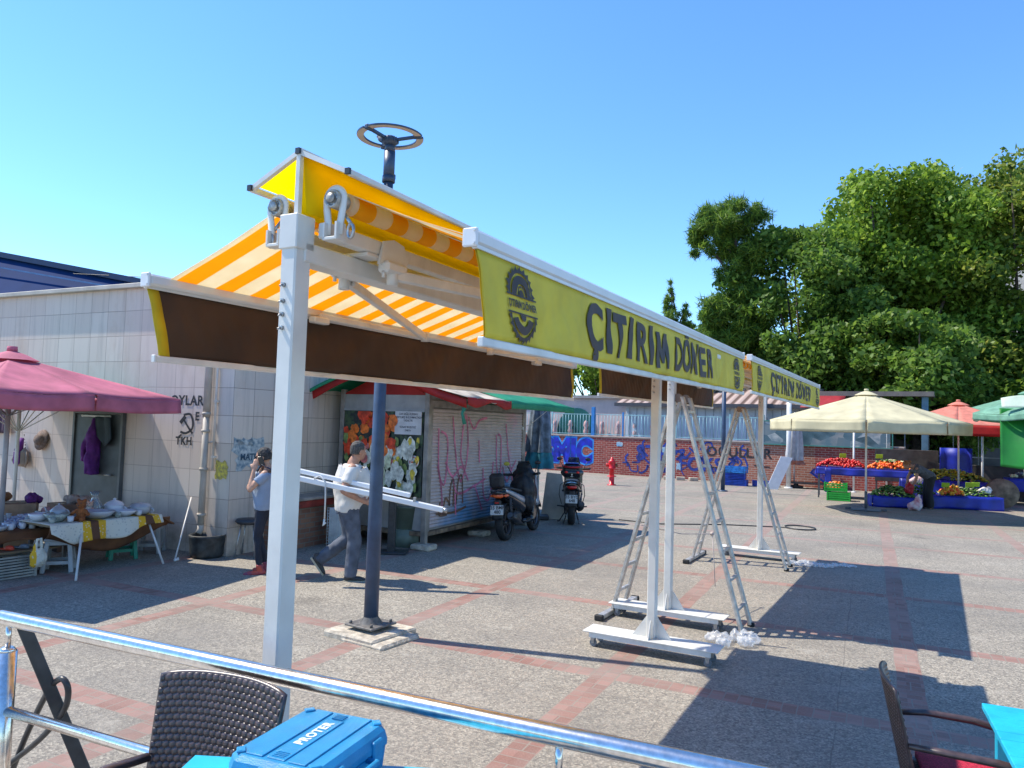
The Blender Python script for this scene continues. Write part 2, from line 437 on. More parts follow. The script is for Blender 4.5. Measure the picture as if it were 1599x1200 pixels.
# ------------------------------------------------------------------ left building
tile = NB('wall_tiles')
c = tile.coords('Object')
sp = tile.new('ShaderNodeSeparateXYZ'); tile.l.new(c, sp.inputs[0])
hx = tile.math('ADD', sp.outputs[0], tile.math('MULTIPLY', sp.outputs[1], 1.0))
cb = tile.new('ShaderNodeCombineXYZ'); tile.l.new(hx, cb.inputs[0]); tile.l.new(sp.outputs[2], cb.inputs[1])
br = tile.new('ShaderNodeTexBrick'); br.offset = 0.0; br.squash = 1.0
br.inputs['Scale'].default_value = 1.0; br.inputs['Brick Width'].default_value = .40; br.inputs['Row Height'].default_value = .40
br.inputs['Mortar Size'].default_value = .0045; br.inputs['Mortar Smooth'].default_value = 0.1; br.inputs['Bias'].default_value = 0.0
br.inputs['Color1'].default_value = (.57, .49, .41, 1); br.inputs['Color2'].default_value = (.66, .585, .50, 1); br.inputs['Mortar'].default_value = (.27, .225, .185, 1)
dw = tile.noise(c, 1.1, 3)
mp = tile.new('ShaderNodeVectorMath', operation='ADD'); tile.l.new(cb.outputs[0], mp.inputs[0])
cb2 = tile.new('ShaderNodeCombineXYZ'); tile.l.new(tile.math('MULTIPLY', tile.math('SUBTRACT', dw, .5), .03), cb2.inputs[0]); tile.l.new(tile.math('MULTIPLY', tile.math('SUBTRACT', dw, .5), .02), cb2.inputs[1])
tile.l.new(cb2.outputs[0], mp.inputs[1]); tile.l.new(mp.outputs[0], br.inputs['Vector'])
base = br.outputs['Color']
# rain streaks running down, rust tints, dark grime near the ground
sk = tile.noise(tile.coords('Object', scale=(5, 5, .35)), 1.6, 8, .65)
base = tile.mix(tile.remap(sk, .5, .72, 0, .55), base, (.27, .245, .21))
ru = tile.noise(tile.coords('Object', scale=(1, 1, .5), loc=(4, 1, 2)), 1.4, 8, .7)
base = tile.mix(tile.remap(ru, .55, .72, 0, .5), base, (.46, .31, .19))
pk = tile.noise(tile.coords('Object', loc=(8, 1, 2)), .35, 2)
base = tile.mix(tile.remap(pk, .4, .6, 0, .4), base, (.60, .45, .40))
gr = tile.math('MULTIPLY', tile.remap(sp.outputs[2], .0, .9, 1, 0), tile.remap(tile.noise(c, 3.0, 8, .7), .35, .65, 0, .8))
base = tile.mix(gr, base, (.20, .165, .12))
tile.l.new(base, tile.b.inputs['Base Color']); tile.b.inputs['Roughness'].default_value = .62
tile.b.inputs['Specular IOR Level'].default_value = .3
tile.bump(tile.math('SUBTRACT', tile.math('MULTIPLY', sk, .15), br.outputs['Fac']), .5, .006)

CL = Vector((-3.98, 10.65, 0))
bld = thing('market_building', 'long single storey building clad in stained cream stone tiles, at the left', 'building', CL, math.radians(180-25.4-.0))
# local +x runs leftwards along the front wall, local -y runs away along the side wall
# rotation: local x -> (-.903,.43)
mb = MB()
H = 3.95; LX = 16.0; LY = 8.0
z1 = H
mb.add([(0,0,0),(LX,0,0),(LX,0,z1),(0,0,z1)], [(0,1,2,3)])
front = mb.build('front_wall', tile.m, bld)
mb = MB(); mb.add([(0,0,0),(0,-LY,0),(0,-LY,z1),(0,0,z1)], [(3,2,1,0)])
mb.build('side_wall', tile.m, bld)
mb = MB(); mb.add([(LX,0,0),(LX,-LY,0),(LX,-LY,z1),(LX,0,z1)], [(0,1,2,3)]); mb.add([(0,-LY,0),(LX,-LY,0),(LX,-LY,z1),(0,-LY,z1)], [(3,2,1,0)])
mb.build('rear_wall', tile.m, bld)
mb = MB(); mb.box((LX/2, .03-.15, z1+.035), (LX+.16, .42, .07), bev=.008); mb.box((-.03+.10, -LY/2-.2, z1+.035), (.34, LY-.3, .0698), bev=.008)
mb.build('coping', mat('coping_stone', (.50, .46, .40), .7, dirt=.5, scale=3), bld)
mb = MB(); mb.quad((.2,-.3,z1-.1),(LX,-.3,z1-.1),(LX,-LY,z1-.1),(.2,-LY,z1-.1)); mb.build('roof', mat('roof_felt', (.25,.24,.23), .9), bld)
# door
mb = MB(); mb.box((2.82, .012, .98), (1.12, .05, 1.96), bev=.006)
dgrey = mat('door_paint', (.055, .07, .075), .5, var=.25, scale=4, dirt=.25)
door = mb.build('door', dgrey, bld)
mb = MB()
for a, b_ in (((2.25, .02, .98), (.05, .09, 2.0)), ((3.39, .02, .98), (.05, .09, 2.0)), ((2.82, .02, 1.99), (1.19, .09, .05))): mb.box(a, b_, bev=.005)
mb.build('door_frame', mat('door_frame_paint', (.10, .11, .11), .5), door)
mb = MB(); mb.tube([(2.42,.05,1.02),(2.42,.09,1.02),(2.54,.09,1.02)], .012); mb.build('handle', mat('worn_steel', (.45,.45,.44), .35, .9), door)
mb = MB(); mb.tube([(2.5,.085,1.93),(3.15,.085,1.93)], .014); mb.ell((2.5,.085,1.93), .02); mb.ell((3.15,.085,1.93), .02)
for x_ in (2.55, 3.1): mb.box((x_, .06, 1.93), (.03, .06, .03))
mb.build('hanging_rail', mat('white_enamel', (.75,.75,.72), .35), door)
# drain pipe
pm = mat('pipe_paint', (.48, .43, .37), .55, dirt=.5, scale=5)
mb = MB(); mb.tube([(.43,.08,.42),(.43,.08,2.0)], .046, 14); mb.tube([(.43,.08,1.97),(.43,.08,3.9)], .053, 14)
for z in (.55, 1.2, 1.75, 2.0, 2.9, 3.7): mb.tube([(.43,.08,z),(.43,.08,z+.04)], .062, 14)
mb.tube([(.43,.08,.45),(.43,.08,.36),(.43,.12,.30)], .046, 14)
mb.build('drainpipe', pm, bld)
mb = MB(); mb.tube([(.30,.04,1.2),(.30,.04,3.9)], .016, 8); mb.tube([(.30,.04,1.62),(.42,.05,1.60)], .012, 8)
for z in (1.4, 2.2, 3.1): mb.box((.30,.03,z), (.06,.05,.03))
mb.build('conduit', mat('conduit_white', (.62,.58,.52), .5), bld)
# wall graffiti: party stencil
blk = mat('spray_black', (.03, .03, .035), .7, var=.3, scale=30)
F = lambda a, b_: (a, .006, b_)
mb = MB()
def put(mb, body, cx, cz, size, off=.0, flip=-1, **k):
    put_text(mb, body, lambda x, y: (cx+flip*x, .006, cz+y), size=size, offset=off, **k)
put(mb, 'OYLAR', .93, 2.20, .20, .006, space=1.1); put(mb, "E", .70, 1.97, .17, .006); put(mb, 'TKH', .95, 1.60, .16, .006, space=1.1)
ribbon(mb, [(.98,1.99),(.84,2.00),(.78,1.88),(.80,1.78),(.92,1.72),(1.03,1.74)], .035, F)
ribbon(mb, [(.78,1.72),(.88,1.82),(.98,1.93)], .032, F); ribbon(mb, [(1.04,1.87),(.94,1.97)], .06, F)
ribbon(mb, [(1.0,1.70),(1.06,1.66)], .03, F)
mb.build('stencil', blk, bld)
# torn posters on both walls
mb = MB(); pf = lambda a, b_: (a, .005, b_)
def patch(mb, cx, cz, w_, h_, f, seed=1, n=22, jag=.25):
    r = random.Random(seed); pts = []
    for i in range(n):
        a = 2*PI*i/n; k = 1+r.uniform(-jag, jag*.3)
        ca, sa = math.cos(a), math.sin(a); m_ = max(abs(ca), abs(sa))
        pts.append(f(cx+ca/m_*w_/2*k, cz+sa/m_*h_/2*k))
    cen = f(cx, cz); mb.add([cen]+pts, [(0, i+1, (i+1) % n+1) for i in range(n)])
patch(mb, .17, 1.22, .26, .28, pf, 3)
mb.build('torn_poster', mat('poster_yellow', (.75, .62, .08), .7, col2=(.25,.2,.10), scale=22), bld)
mb = MB(); sf = lambda a, b_: (-.005, -a, b_)
patch(mb, .33, 1.42, .62, .5, sf, 5, jag=.45); patch(mb, .25, 1.62, .4, .12, sf, 8, jag=.5)
mb.build('torn_poster', mat('poster_pale', (.56, .60, .58), .7, col2=(.12,.2,.26), scale=16), bld)
mb = MB()
put_text(mb, 'MATIS', lambda x, y: (-.009, -(.35+x), 1.40+y), size=.13, offset=.004)
mb.build('poster_lettering', mat('poster_navy', (.03,.08,.13), .7), bld)
# small lower shelf/brick bench against the side wall
bn = thing('brick_bench', 'low brick counter with wooden top against the tiled side wall beside the kiosk', 'counter', (-3.20, 12.02, 0), az(25.4))
bricks = NB('bench_bricks')
def brick_mat(nb, c1, c2, mo, bw=.22, bh=.075, vert=True, vec=None, ms=.009):
    c = vec or nb.coords('Object'); sp = nb.new('ShaderNodeSeparateXYZ'); nb.l.new(c, sp.inputs[0])
    cb = nb.new('ShaderNodeCombineXYZ'); nb.l.new(nb.math('ADD', sp.outputs[0], sp.outputs[1]), cb.inputs[0]); nb.l.new(sp.outputs[2], cb.inputs[1])
    br = nb.new('ShaderNodeTexBrick'); br.inputs['Scale'].default_value = 1; br.inputs['Brick Width'].default_value = bw; br.inputs['Row Height'].default_value = bh
    br.inputs['Mortar Size'].default_value = ms; br.inputs['Color1'].default_value = (*c1, 1); br.inputs['Color2'].default_value = (*c2, 1); br.inputs['Mortar'].default_value = (*mo, 1)
    nb.l.new(cb.outputs[0], br.inputs['Vector'])
    n = nb.noise(c, 2.0, 8, .7); o = nb.mix(nb.remap(n, .5, .75, 0, .5), br.outputs['Color'], tuple(x*.45 for x in c1))
    nb.l.new(o, nb.b.inputs['Base Color']); nb.b.inputs['Roughness'].default_value = .75
    nb.bump(nb.math('MULTIPLY', br.outputs['Fac'], -1.0), .6, .006); return o
brick_mat(bricks, (.22,.10,.065), (.30,.15,.09), (.20,.17,.14))
mb = MB(); mb.box((0,0,.31), (.5, 1.7, .62)); mb.build('base', bricks.m, bn)
mb = MB(); mb.box((.02,0,.68), (.62,1.8,.11), bev=.01); mb.build('fascia', mat('red_fascia', (.26,.035,.025), .5, var=.3), bn)
mb = MB(); mb.box((.02,0,.76), (.70,1.86,.045), bev=.01); mb.build('top', mat('grey_top', (.33,.29,.25), .5, var=.25), bn)

# ------------------------------------------------------------------ blue roof behind, mast
mb = MB()
rb = thing('blue_roofed_hall', 'hall with a dark blue metal roof rising behind the tiled building', 'building', (0,0,0))
bl = NB('blue_roof_sheet'); c = bl.coords('Object', rot=(0,0,math.radians(-25)))
sp = bl.new('ShaderNodeSeparateXYZ'); bl.l.new(c, sp.inputs[0])
rib_ = bl.math('ABSOLUTE', bl.math('SUBTRACT', bl.math('FRACT', bl.math('MULTIPLY', sp.outputs[0], 1.8)), .5))
n = bl.noise(c, .6, 6, .6)
bl.l.new(bl.mix(bl.remap(n, .3, .7), (.004,.022,.085), (.008,.036,.13)), bl.b.inputs['Base Color']); bl.b.inputs['Roughness'].default_value = .8; bl.b.inputs['Specular IOR Level'].default_value = .1; bl.bump(rib_, .12, .02)
ROOFP = dict(a=(-15.65, 22.0, 6.62), b=(-10.6, 21.0, 5.72))
mb = MB()
A0 = Vector((-23.0, 24.0, 7.95)); B0 = Vector((-10.2, 21.0, 5.60))
mb.add([A0, B0, B0+Vector((-1.0,-1.4,-1.6)), A0+Vector((-1.5,-3.4,-4.2))], [(3,2,1,0)])
mb.add([A0, B0, B0+Vector((3,12,-.8)), A0+Vector((3,14,-1.5))], [(0,1,2,3)])
mb.build('roof', bl.m, rb)
mb = MB(); mb.bar(A0+Vector((0,0,.06)), B0+Vector((0,0,.06)), .3, .16); mb.build('ridge_cap', mat('navy_trim', (.012,.03,.09), .5), rb)
mb = MB(); mb.bar(A0+Vector((-.35,-.75,-.50)), B0+Vector((-.22,-.32,-.22)), .05, .04); mb.build('snow_rail', mat('roof_rail', (.10,.20,.38), .5), rb)
mb = MB(); mb.box((-17,27.0,2.4), (13,6,4.8), rz=math.radians(-10)); mb.build('wall', mat('far_plaster', (.42,.40,.37), .8), rb)
sp_ = thing('mast', 'thin grey green mast with pointed tip beyond the tiled building', 'mast', (-42.4, 60, 0))
mb = MB(); mb.tube([(0,0,0),(0,0,17.0)], .07, 8); mb.tube([(0,0,14.6),(0,0,16.4)], .15, 8); mb.lathe([(.15,16.4),(.02,18.6)], n=8); mb.build('shaft', mat('mast_metal', (.14,.20,.22), .5), sp_)

# ------------------------------------------------------------------ brick wall across the plaza
BA = Vector((-3.0, 36.42, 0)); BD = Vector((math.sin(math.radians(121.77)), math.cos(math.radians(121.77)), 0))
wall = thing('brick_wall', 'low red brick wall covered in blue graffiti across the far side of the plaza', 'wall', BA, math.atan2(BD.y, BD.x))
bw = NB('red_brick'); o = brick_mat(bw, (.24,.028,.022), (.33,.055,.04), (.36,.22,.18), .24, .085, ms=.012)
# right end bricks are orange, unpainted: paint (a real coat) stops at 9.2 m
c = bw.coords('Object'); sp = bw.new('ShaderNodeSeparateXYZ'); bw.l.new(c, sp.inputs[0])
bw2 = NB('orange_brick'); brick_mat(bw2, (.30,.095,.055), (.40,.15,.09), (.42,.31,.25), .24, .085, ms=.012)
WH = 1.56
mb = MB(); mb.box((6.2,.2,WH/2), (12.4,.4,WH)); mb.build('painted_section', bw.m, wall)
mb = MB(); mb.box((12.4+2.2,.2,WH/2), (4.4,.4,WH)); mb.build('bare_section', bw2.m, wall)
mb = MB(); mb.box((16.8+1.45,.2,WH/2), (2.9,.4,WH)); mb.build('far_section', bw.m, wall)
mb = MB(); mb.box((19.7+4.5,.25,.55), (9,.3,1.1), bev=.01); mb.build('dark_section', mat('dark_render', (.06,.055,.055), .8, var=.4, scale=2), wall)
mb = MB(); mb.box((9.85,.2,WH+.03), (19.8,.46,.06), bev=.01); mb.build('coping', mat('wall_coping', (.36,.30,.27), .7, dirt=.4), wall)
# graffiti (local y = -0.0x is towards the camera)
def wf(d): return lambda x, y: (x, -d, y)
mb = MB()
put_text(mb, 'SMIC', lambda x, y: (6.52+x*.80, -.006, .88+y*1.0), size=1.35, offset=.16, space=1.02)
mb.build('graffiti_halo', mat('spray_light_blue', (.04,.32,.85), .6, var=.3, scale=4), wall)
mb = MB()
put_text(mb, 'SMIC', lambda x, y: (6.52+x*.80, -.012, .88+y*1.0), size=1.35, offset=.085, space=1.02)
mb.build('graffiti_fill', mat('spray_blue', (.006,.025,.50), .6, var=.4, scale=3), wall)
mb = MB(); r = random.Random(4)
for (x0, x1, n_) in ((9.2, 11.9, 16), (11.2, 14.2, 16)):
    for i in range(n_):
        x = r.uniform(x0, x1); y = r.uniform(.35, 1.25)
        pts = [(x, y)]
        for k in range(r.randint(3, 5)): pts.append((pts[-1][0]+r.uniform(-.3,.3), min(1.5, max(.15, pts[-1][1]+r.uniform(-.3,.3)))))
        ribbon(mb, pts, r.uniform(.04, .09), wf(.006))
put_text(mb, 'STR', lambda x, y: (10.5+x, -.009, .95+y), size=.9, offset=.02)
put_text(mb, 'FOKS', lambda x, y: (12.5+x, -.009, .6+y), size=.75, offset=.02)
mb.build('graffiti_tag', mat('spray_navy', (.02,.05,.30), .7, var=.4, scale=5), wall)
mb = MB()
put_text(mb, 'OĞULLAR', lambda x, y: (14.0+x, -.008, 1.15+y), size=.52, offset=.012, space=1.1)
ribbon(mb, [(12.9,.55),(13.5,.5)], .05, wf(.008)); ribbon(mb, [(13.7,.62),(13.75,.4),(14.3,.36)], .05, wf(.008)); ribbon(mb, [(14.6,.7),(15.2,.66)], .04, wf(.008))
mb.build('graffiti_words', blk, wall)
mb = MB(); patch(mb, 11.0, 1.15, .22, .22, wf(.01), 2); patch(mb, 9.0, 1.3, .3, .2, wf(.01), 6); patch(mb, 11.6, .5, .2, .3, wf(.01), 9)
mb.build('paint_patch', mat('patch_pale', (.55,.55,.50), .7, col2=(.10,.35,.6), scale=3), wall)

# metal fence on the wall
fe = thing('railing_fence', 'pale blue and white metal bar fence standing on the brick wall', 'fence', BA, math.atan2(BD.y, BD.x))
fm = mat('fence_teal', (.30,.52,.55), .5, var=.25, scale=2); fb = mat('fence_blue', (.04,.22,.55), .5)
x = 0.3; 
def fpanel(x0, x1, m):
    mb = MB(); k = x0+.07
    while k < x1-.03: mb.tube([(k,.2,WH+.10),(k,.2,WH+1.0)], .013, 5); k += .145
    for z in (WH+.12, WH+.98): mb.bar((x0,.2,z),(x1,.2,z), .03, .03)
    mb.build('panel', m, fe)
fx = [.3, 3.6, 5.6, 7.65, 9.05, 11.4, 13.6, 14.9]
for a_, b_ in zip(fx, fx[1:]): fpanel(a_+.04, b_-.04, fm)
for i, a_ in enumerate(fx):
    mb = MB(); big = i in (3,)
    mb.box((a_,.2,WH+.06+(.62 if big else .52)), ((.14 if big else .06),)*2+((1.25 if big else 1.04),)); mb.build('post', fb if i in (3,4) else fm, fe)

# banner with market photographs hanging over the fence
bn = thing('market_banner', 'long blurred photo banner in a green frame above the brick wall behind the cream parasol', 'banner', BA + BD*14.95, math.atan2(BD.y, BD.x))
ph = NB('banner_print'); c = ph.coords('Object', scale=(1,1,1.4))
v1 = ph.new('ShaderNodeTexVoronoi'); v1.inputs['Scale'].default_value = 2.0; ph.l.new(c, v1.inputs['Vector'])
sc_ = ph.new('ShaderNodeSeparateColor'); ph.l.new(v1.outputs['Color'], sc_.inputs[0])
nn = ph.noise(c, 2.4, 6, .6)
ph.l.new(ph.mix(ph.remap(nn, .35, .65), ph.ramp(sc_.outputs[0], [(0,(.02,.05,.06)),(.45,(.06,.13,.16)),(.75,(.35,.33,.30)),(1,(.65,.66,.62))]), (.10,.17,.20)), ph.b.inputs['Base Color'])
mb = MB(); mb.box((2.15,-.04,WH+.42), (4.4,.03,.86)); mb.build('print', ph.m, bn)
mb = MB()
for z in (WH-.02, WH+.87): mb.bar((-.06,-.06,z),(4.42,-.06,z), .04,.04)
for x in (-.06, 4.42): mb.bar((x,-.06,WH-.02),(x,-.06,WH+.87), .04,.04)
mb.build('frame', mat('banner_green', (.05,.22,.18), .5), bn)

# buildings behind the brick wall
hs = thing('pale_outbuilding', 'pale building with a brown corrugated roof behind the fence', 'building', BA + BD*11.3 + Vector((.9,2.6,0)), math.atan2(BD.y, BD.x))
cor = NB('corrugated_brown'); c = cor.coords('Object'); sp = cor.new('ShaderNodeSeparateXYZ'); cor.l.new(c, sp.inputs[0])
rp = cor.math('ABSOLUTE', cor.math('SUBTRACT', cor.math('FRACT', cor.math('MULTIPLY', sp.outputs[0], 2.4)), .5))
cor.l.new(cor.mix(cor.remap(rp, .12, .3), (.10,.06,.05), (.40,.30,.27)), cor.b.inputs['Base Color']); cor.bump(rp, .8, .1); cor.b.inputs['Roughness'].default_value = .8
mb = MB(); mb.box((1.2,2.5,1.55), (8.0,4,3.1)); mb.build('wall', mat('pale_blue_wall', (.52,.57,.62), .7, dirt=.3, scale=1.5), hs)
mb = MB()
for k in range(22): mb.box((-2.6+k*.36, .49, 1.5), (.02,.03,2.9))
mb.build('panel_joints', mat('joint_grey', (.30,.34,.38), .7), hs)
mb = MB(); mb.add([(-3.1,0,3.15),(5.6,0,3.15),(5.6,2.6,3.95),(-3.1,2.6,3.95),(5.6,5.1,3.15),(-3.1,5.1,3.15)], [(0,1,2,3),(3,2,4,5)]); mb.build('roof', cor.m, hs)
mb = MB(); mb.box((1.25,0,3.08), (8.8,.08,.16)); mb.build('gutter', mat('dark_gutter', (.06,.06,.07), .6), hs)

hs2 = thing('pink_house', 'pale pink house with a dark green oval window behind the fence', 'building', BA + BD*4.0 + Vector((.8,3.0,0)), math.atan2(BD.y, BD.x))
mb = MB(); mb.box((1.6,2.5,1.7), (9.0,4,3.4)); mb.build('wall', mat('pink_wall', (.58,.47,.44), .8, dirt=.35, scale=1.2), hs2)
mb = MB(); mb.prism([(2.1+1.05*math.cos(a*PI/16), 1.75+1.15*math.sin(a*PI/16)) for a in range(32)], .44, .5, lambda a, b_, z: (a, z, b_)); mb.build('window', mat('teal_glass', (.03,.13,.12), .2), hs2)
for k in range(7): mb = MB(); mb.lathe([(.02,0),(.1,.1),(.13,.3),(.07,.42),(.13,.55),(.1,.72),(.02,.8)], (1.0+k*.85, .30, 1.5), n=8); mb.build('baluster', mat('baluster_pink', (.55,.33,.31), .8), hs2)
mb = MB(); mb.box((1.6,2.5,3.45), (9.3,4.3,.14)); mb.build('roof', mat('roof_grey', (.30,.28,.27), .8), hs2)

# market hall at the right, dark under its awnings
mh = thing('market_shed', 'dark open market shed with a small brown roof behind the cream parasol', 'building', BA + BD*17.9 + Vector((1.2,2.6,0)), math.atan2(BD.y, BD.x))
dk = mat('shed_dark', (.045,.05,.055), .8, var=.4, scale=1.5)
mb = MB(); mb.box((5.5,4.5,1.25), (14,.2,2.5)); mb.build('rear_wall', mat('shed_wall', (.16,.15,.14), .8, var=.3, scale=1), mh)
mb = MB(); mb.box((.7,2.2,3.60), (4.6,5.6,.18)); mb.build('roof', mat('shed_roof', (.16,.13,.115), .7), mh)
mb = MB(); mb.sheet(lambda a, b_: (-1.5+1.5*a, -.65-1.05*b_, 3.50-.50*b_), 6, 4, .02); mb.build('awning', mat('shed_red', (.30,.012,.02), .6), mh)
bluegrey = mat('post_blue', (.09,.17,.24), .5)
for k, (x, yy) in enumerate(((-3.2,-.2),(0.2,-.3),(2.7,-.3),(5.4,-.3),(8.4,-.3))):
    mb = MB(); mb.box((x,yy,1.75), (.22,.22,3.5), bev=.01); mb.build('column', bluegrey if k > 0 else mat('column_white', (.6,.58,.55), .6), mh)
mb = MB(); r = random.Random(2)
for k in range(16): mb.bar((-2+k*.8,.1,.2),(-2+k*.8,.1,2.9), .05, .03)
for z in (1.3, 2.3): mb.bar((-2,.1,z),(10,.1,z), .04, .04)
mb.build('grille', mat('grille_grey', (.25,.27,.28), .6), mh)
# ------------------------------------------------------------------ shared materials
white = mat('white_powder_coat', (.66,.65,.61), .4, var=.07, dirt=.40, scale=5, bump=.05)
alu = mat('aluminium', (.55,.55,.54), .38, .85, var=.15, scale=12)
dalu = mat('dull_aluminium', (.50,.475,.44), .45, .55, var=.2, scale=14, dirt=.25)
steel = mat('galvanised', (.45,.45,.45), .4, .8, var=.2, scale=30)
blackm = mat('black_metal', (.03,.032,.036), .4, var=.3, scale=15)
rubber = mat('rubber', (.02,.02,.021), .75, var=.3, scale=30)
chrome = mat('polished_steel', (.76,.73,.69), .21, 1.0, var=.12, scale=60, bump=.04, bscale=40)
plate_pl = mat('white_plastic', (.72,.73,.74), .35, var=.06)

def stripe_mat(name, ax, per, c1, c2, trans):
    s_ = NB(name); c = s_.coords('Object'); sp = s_.new('ShaderNodeSeparateXYZ'); s_.l.new(c, sp.inputs[0])
    f = s_.math('FRACT', s_.math('DIVIDE', s_.math('ADD', sp.outputs[ax], 20.03), per))
    st = s_.math('LESS_THAN', f, .5)
    nz = s_.noise(c, 8, 5); weave = s_.noise(c, 220, 2)
    o = s_.mix(st, c1, c2); o = s_.mix(s_.remap(nz, .3, .8, 0, .18), o, tuple(x*.6 for x in c2))
    s_.l.new(o, s_.b.inputs['Base Color']); s_.b.inputs['Roughness'].default_value = .75
    s_.bump(weave, .15, .002)
    tr = s_.new('ShaderNodeBsdfTranslucent'); s_.l.new(o, tr.inputs[0])
    ms = s_.new('ShaderNodeMixShader'); ms.inputs[0].default_value = trans
    s_.l.new(s_.b.outputs[0], ms.inputs[1]); s_.l.new(tr.outputs[0], ms.inputs[2]); s_.l.new(ms.outputs[0], s_.n['Material Output'].inputs[0])
    return s_.m
canopy_m = stripe_mat('striped_acrylic', 1, .21, (.90,.82,.64), (.98,.55,.008), .62)
yellow_m = mat('yellow_acrylic', (1.0,.84,.015), .7, var=.03, scale=5, trans=.80)
val_m = mat('valance_yellow', (.74,.60,.045), .6, var=.12, scale=4, trans=.18)
brown_m = mat('valance_lining', (.085,.045,.025), .7, var=.35, scale=3, col2=(.05,.028,.018), trans=.22)
print_m = mat('brown_print', (.045,.028,.028), .6, var=.25, scale=8)
hem_m = mat('yellow_hem', (.72,.52,.01), .6, trans=.3)

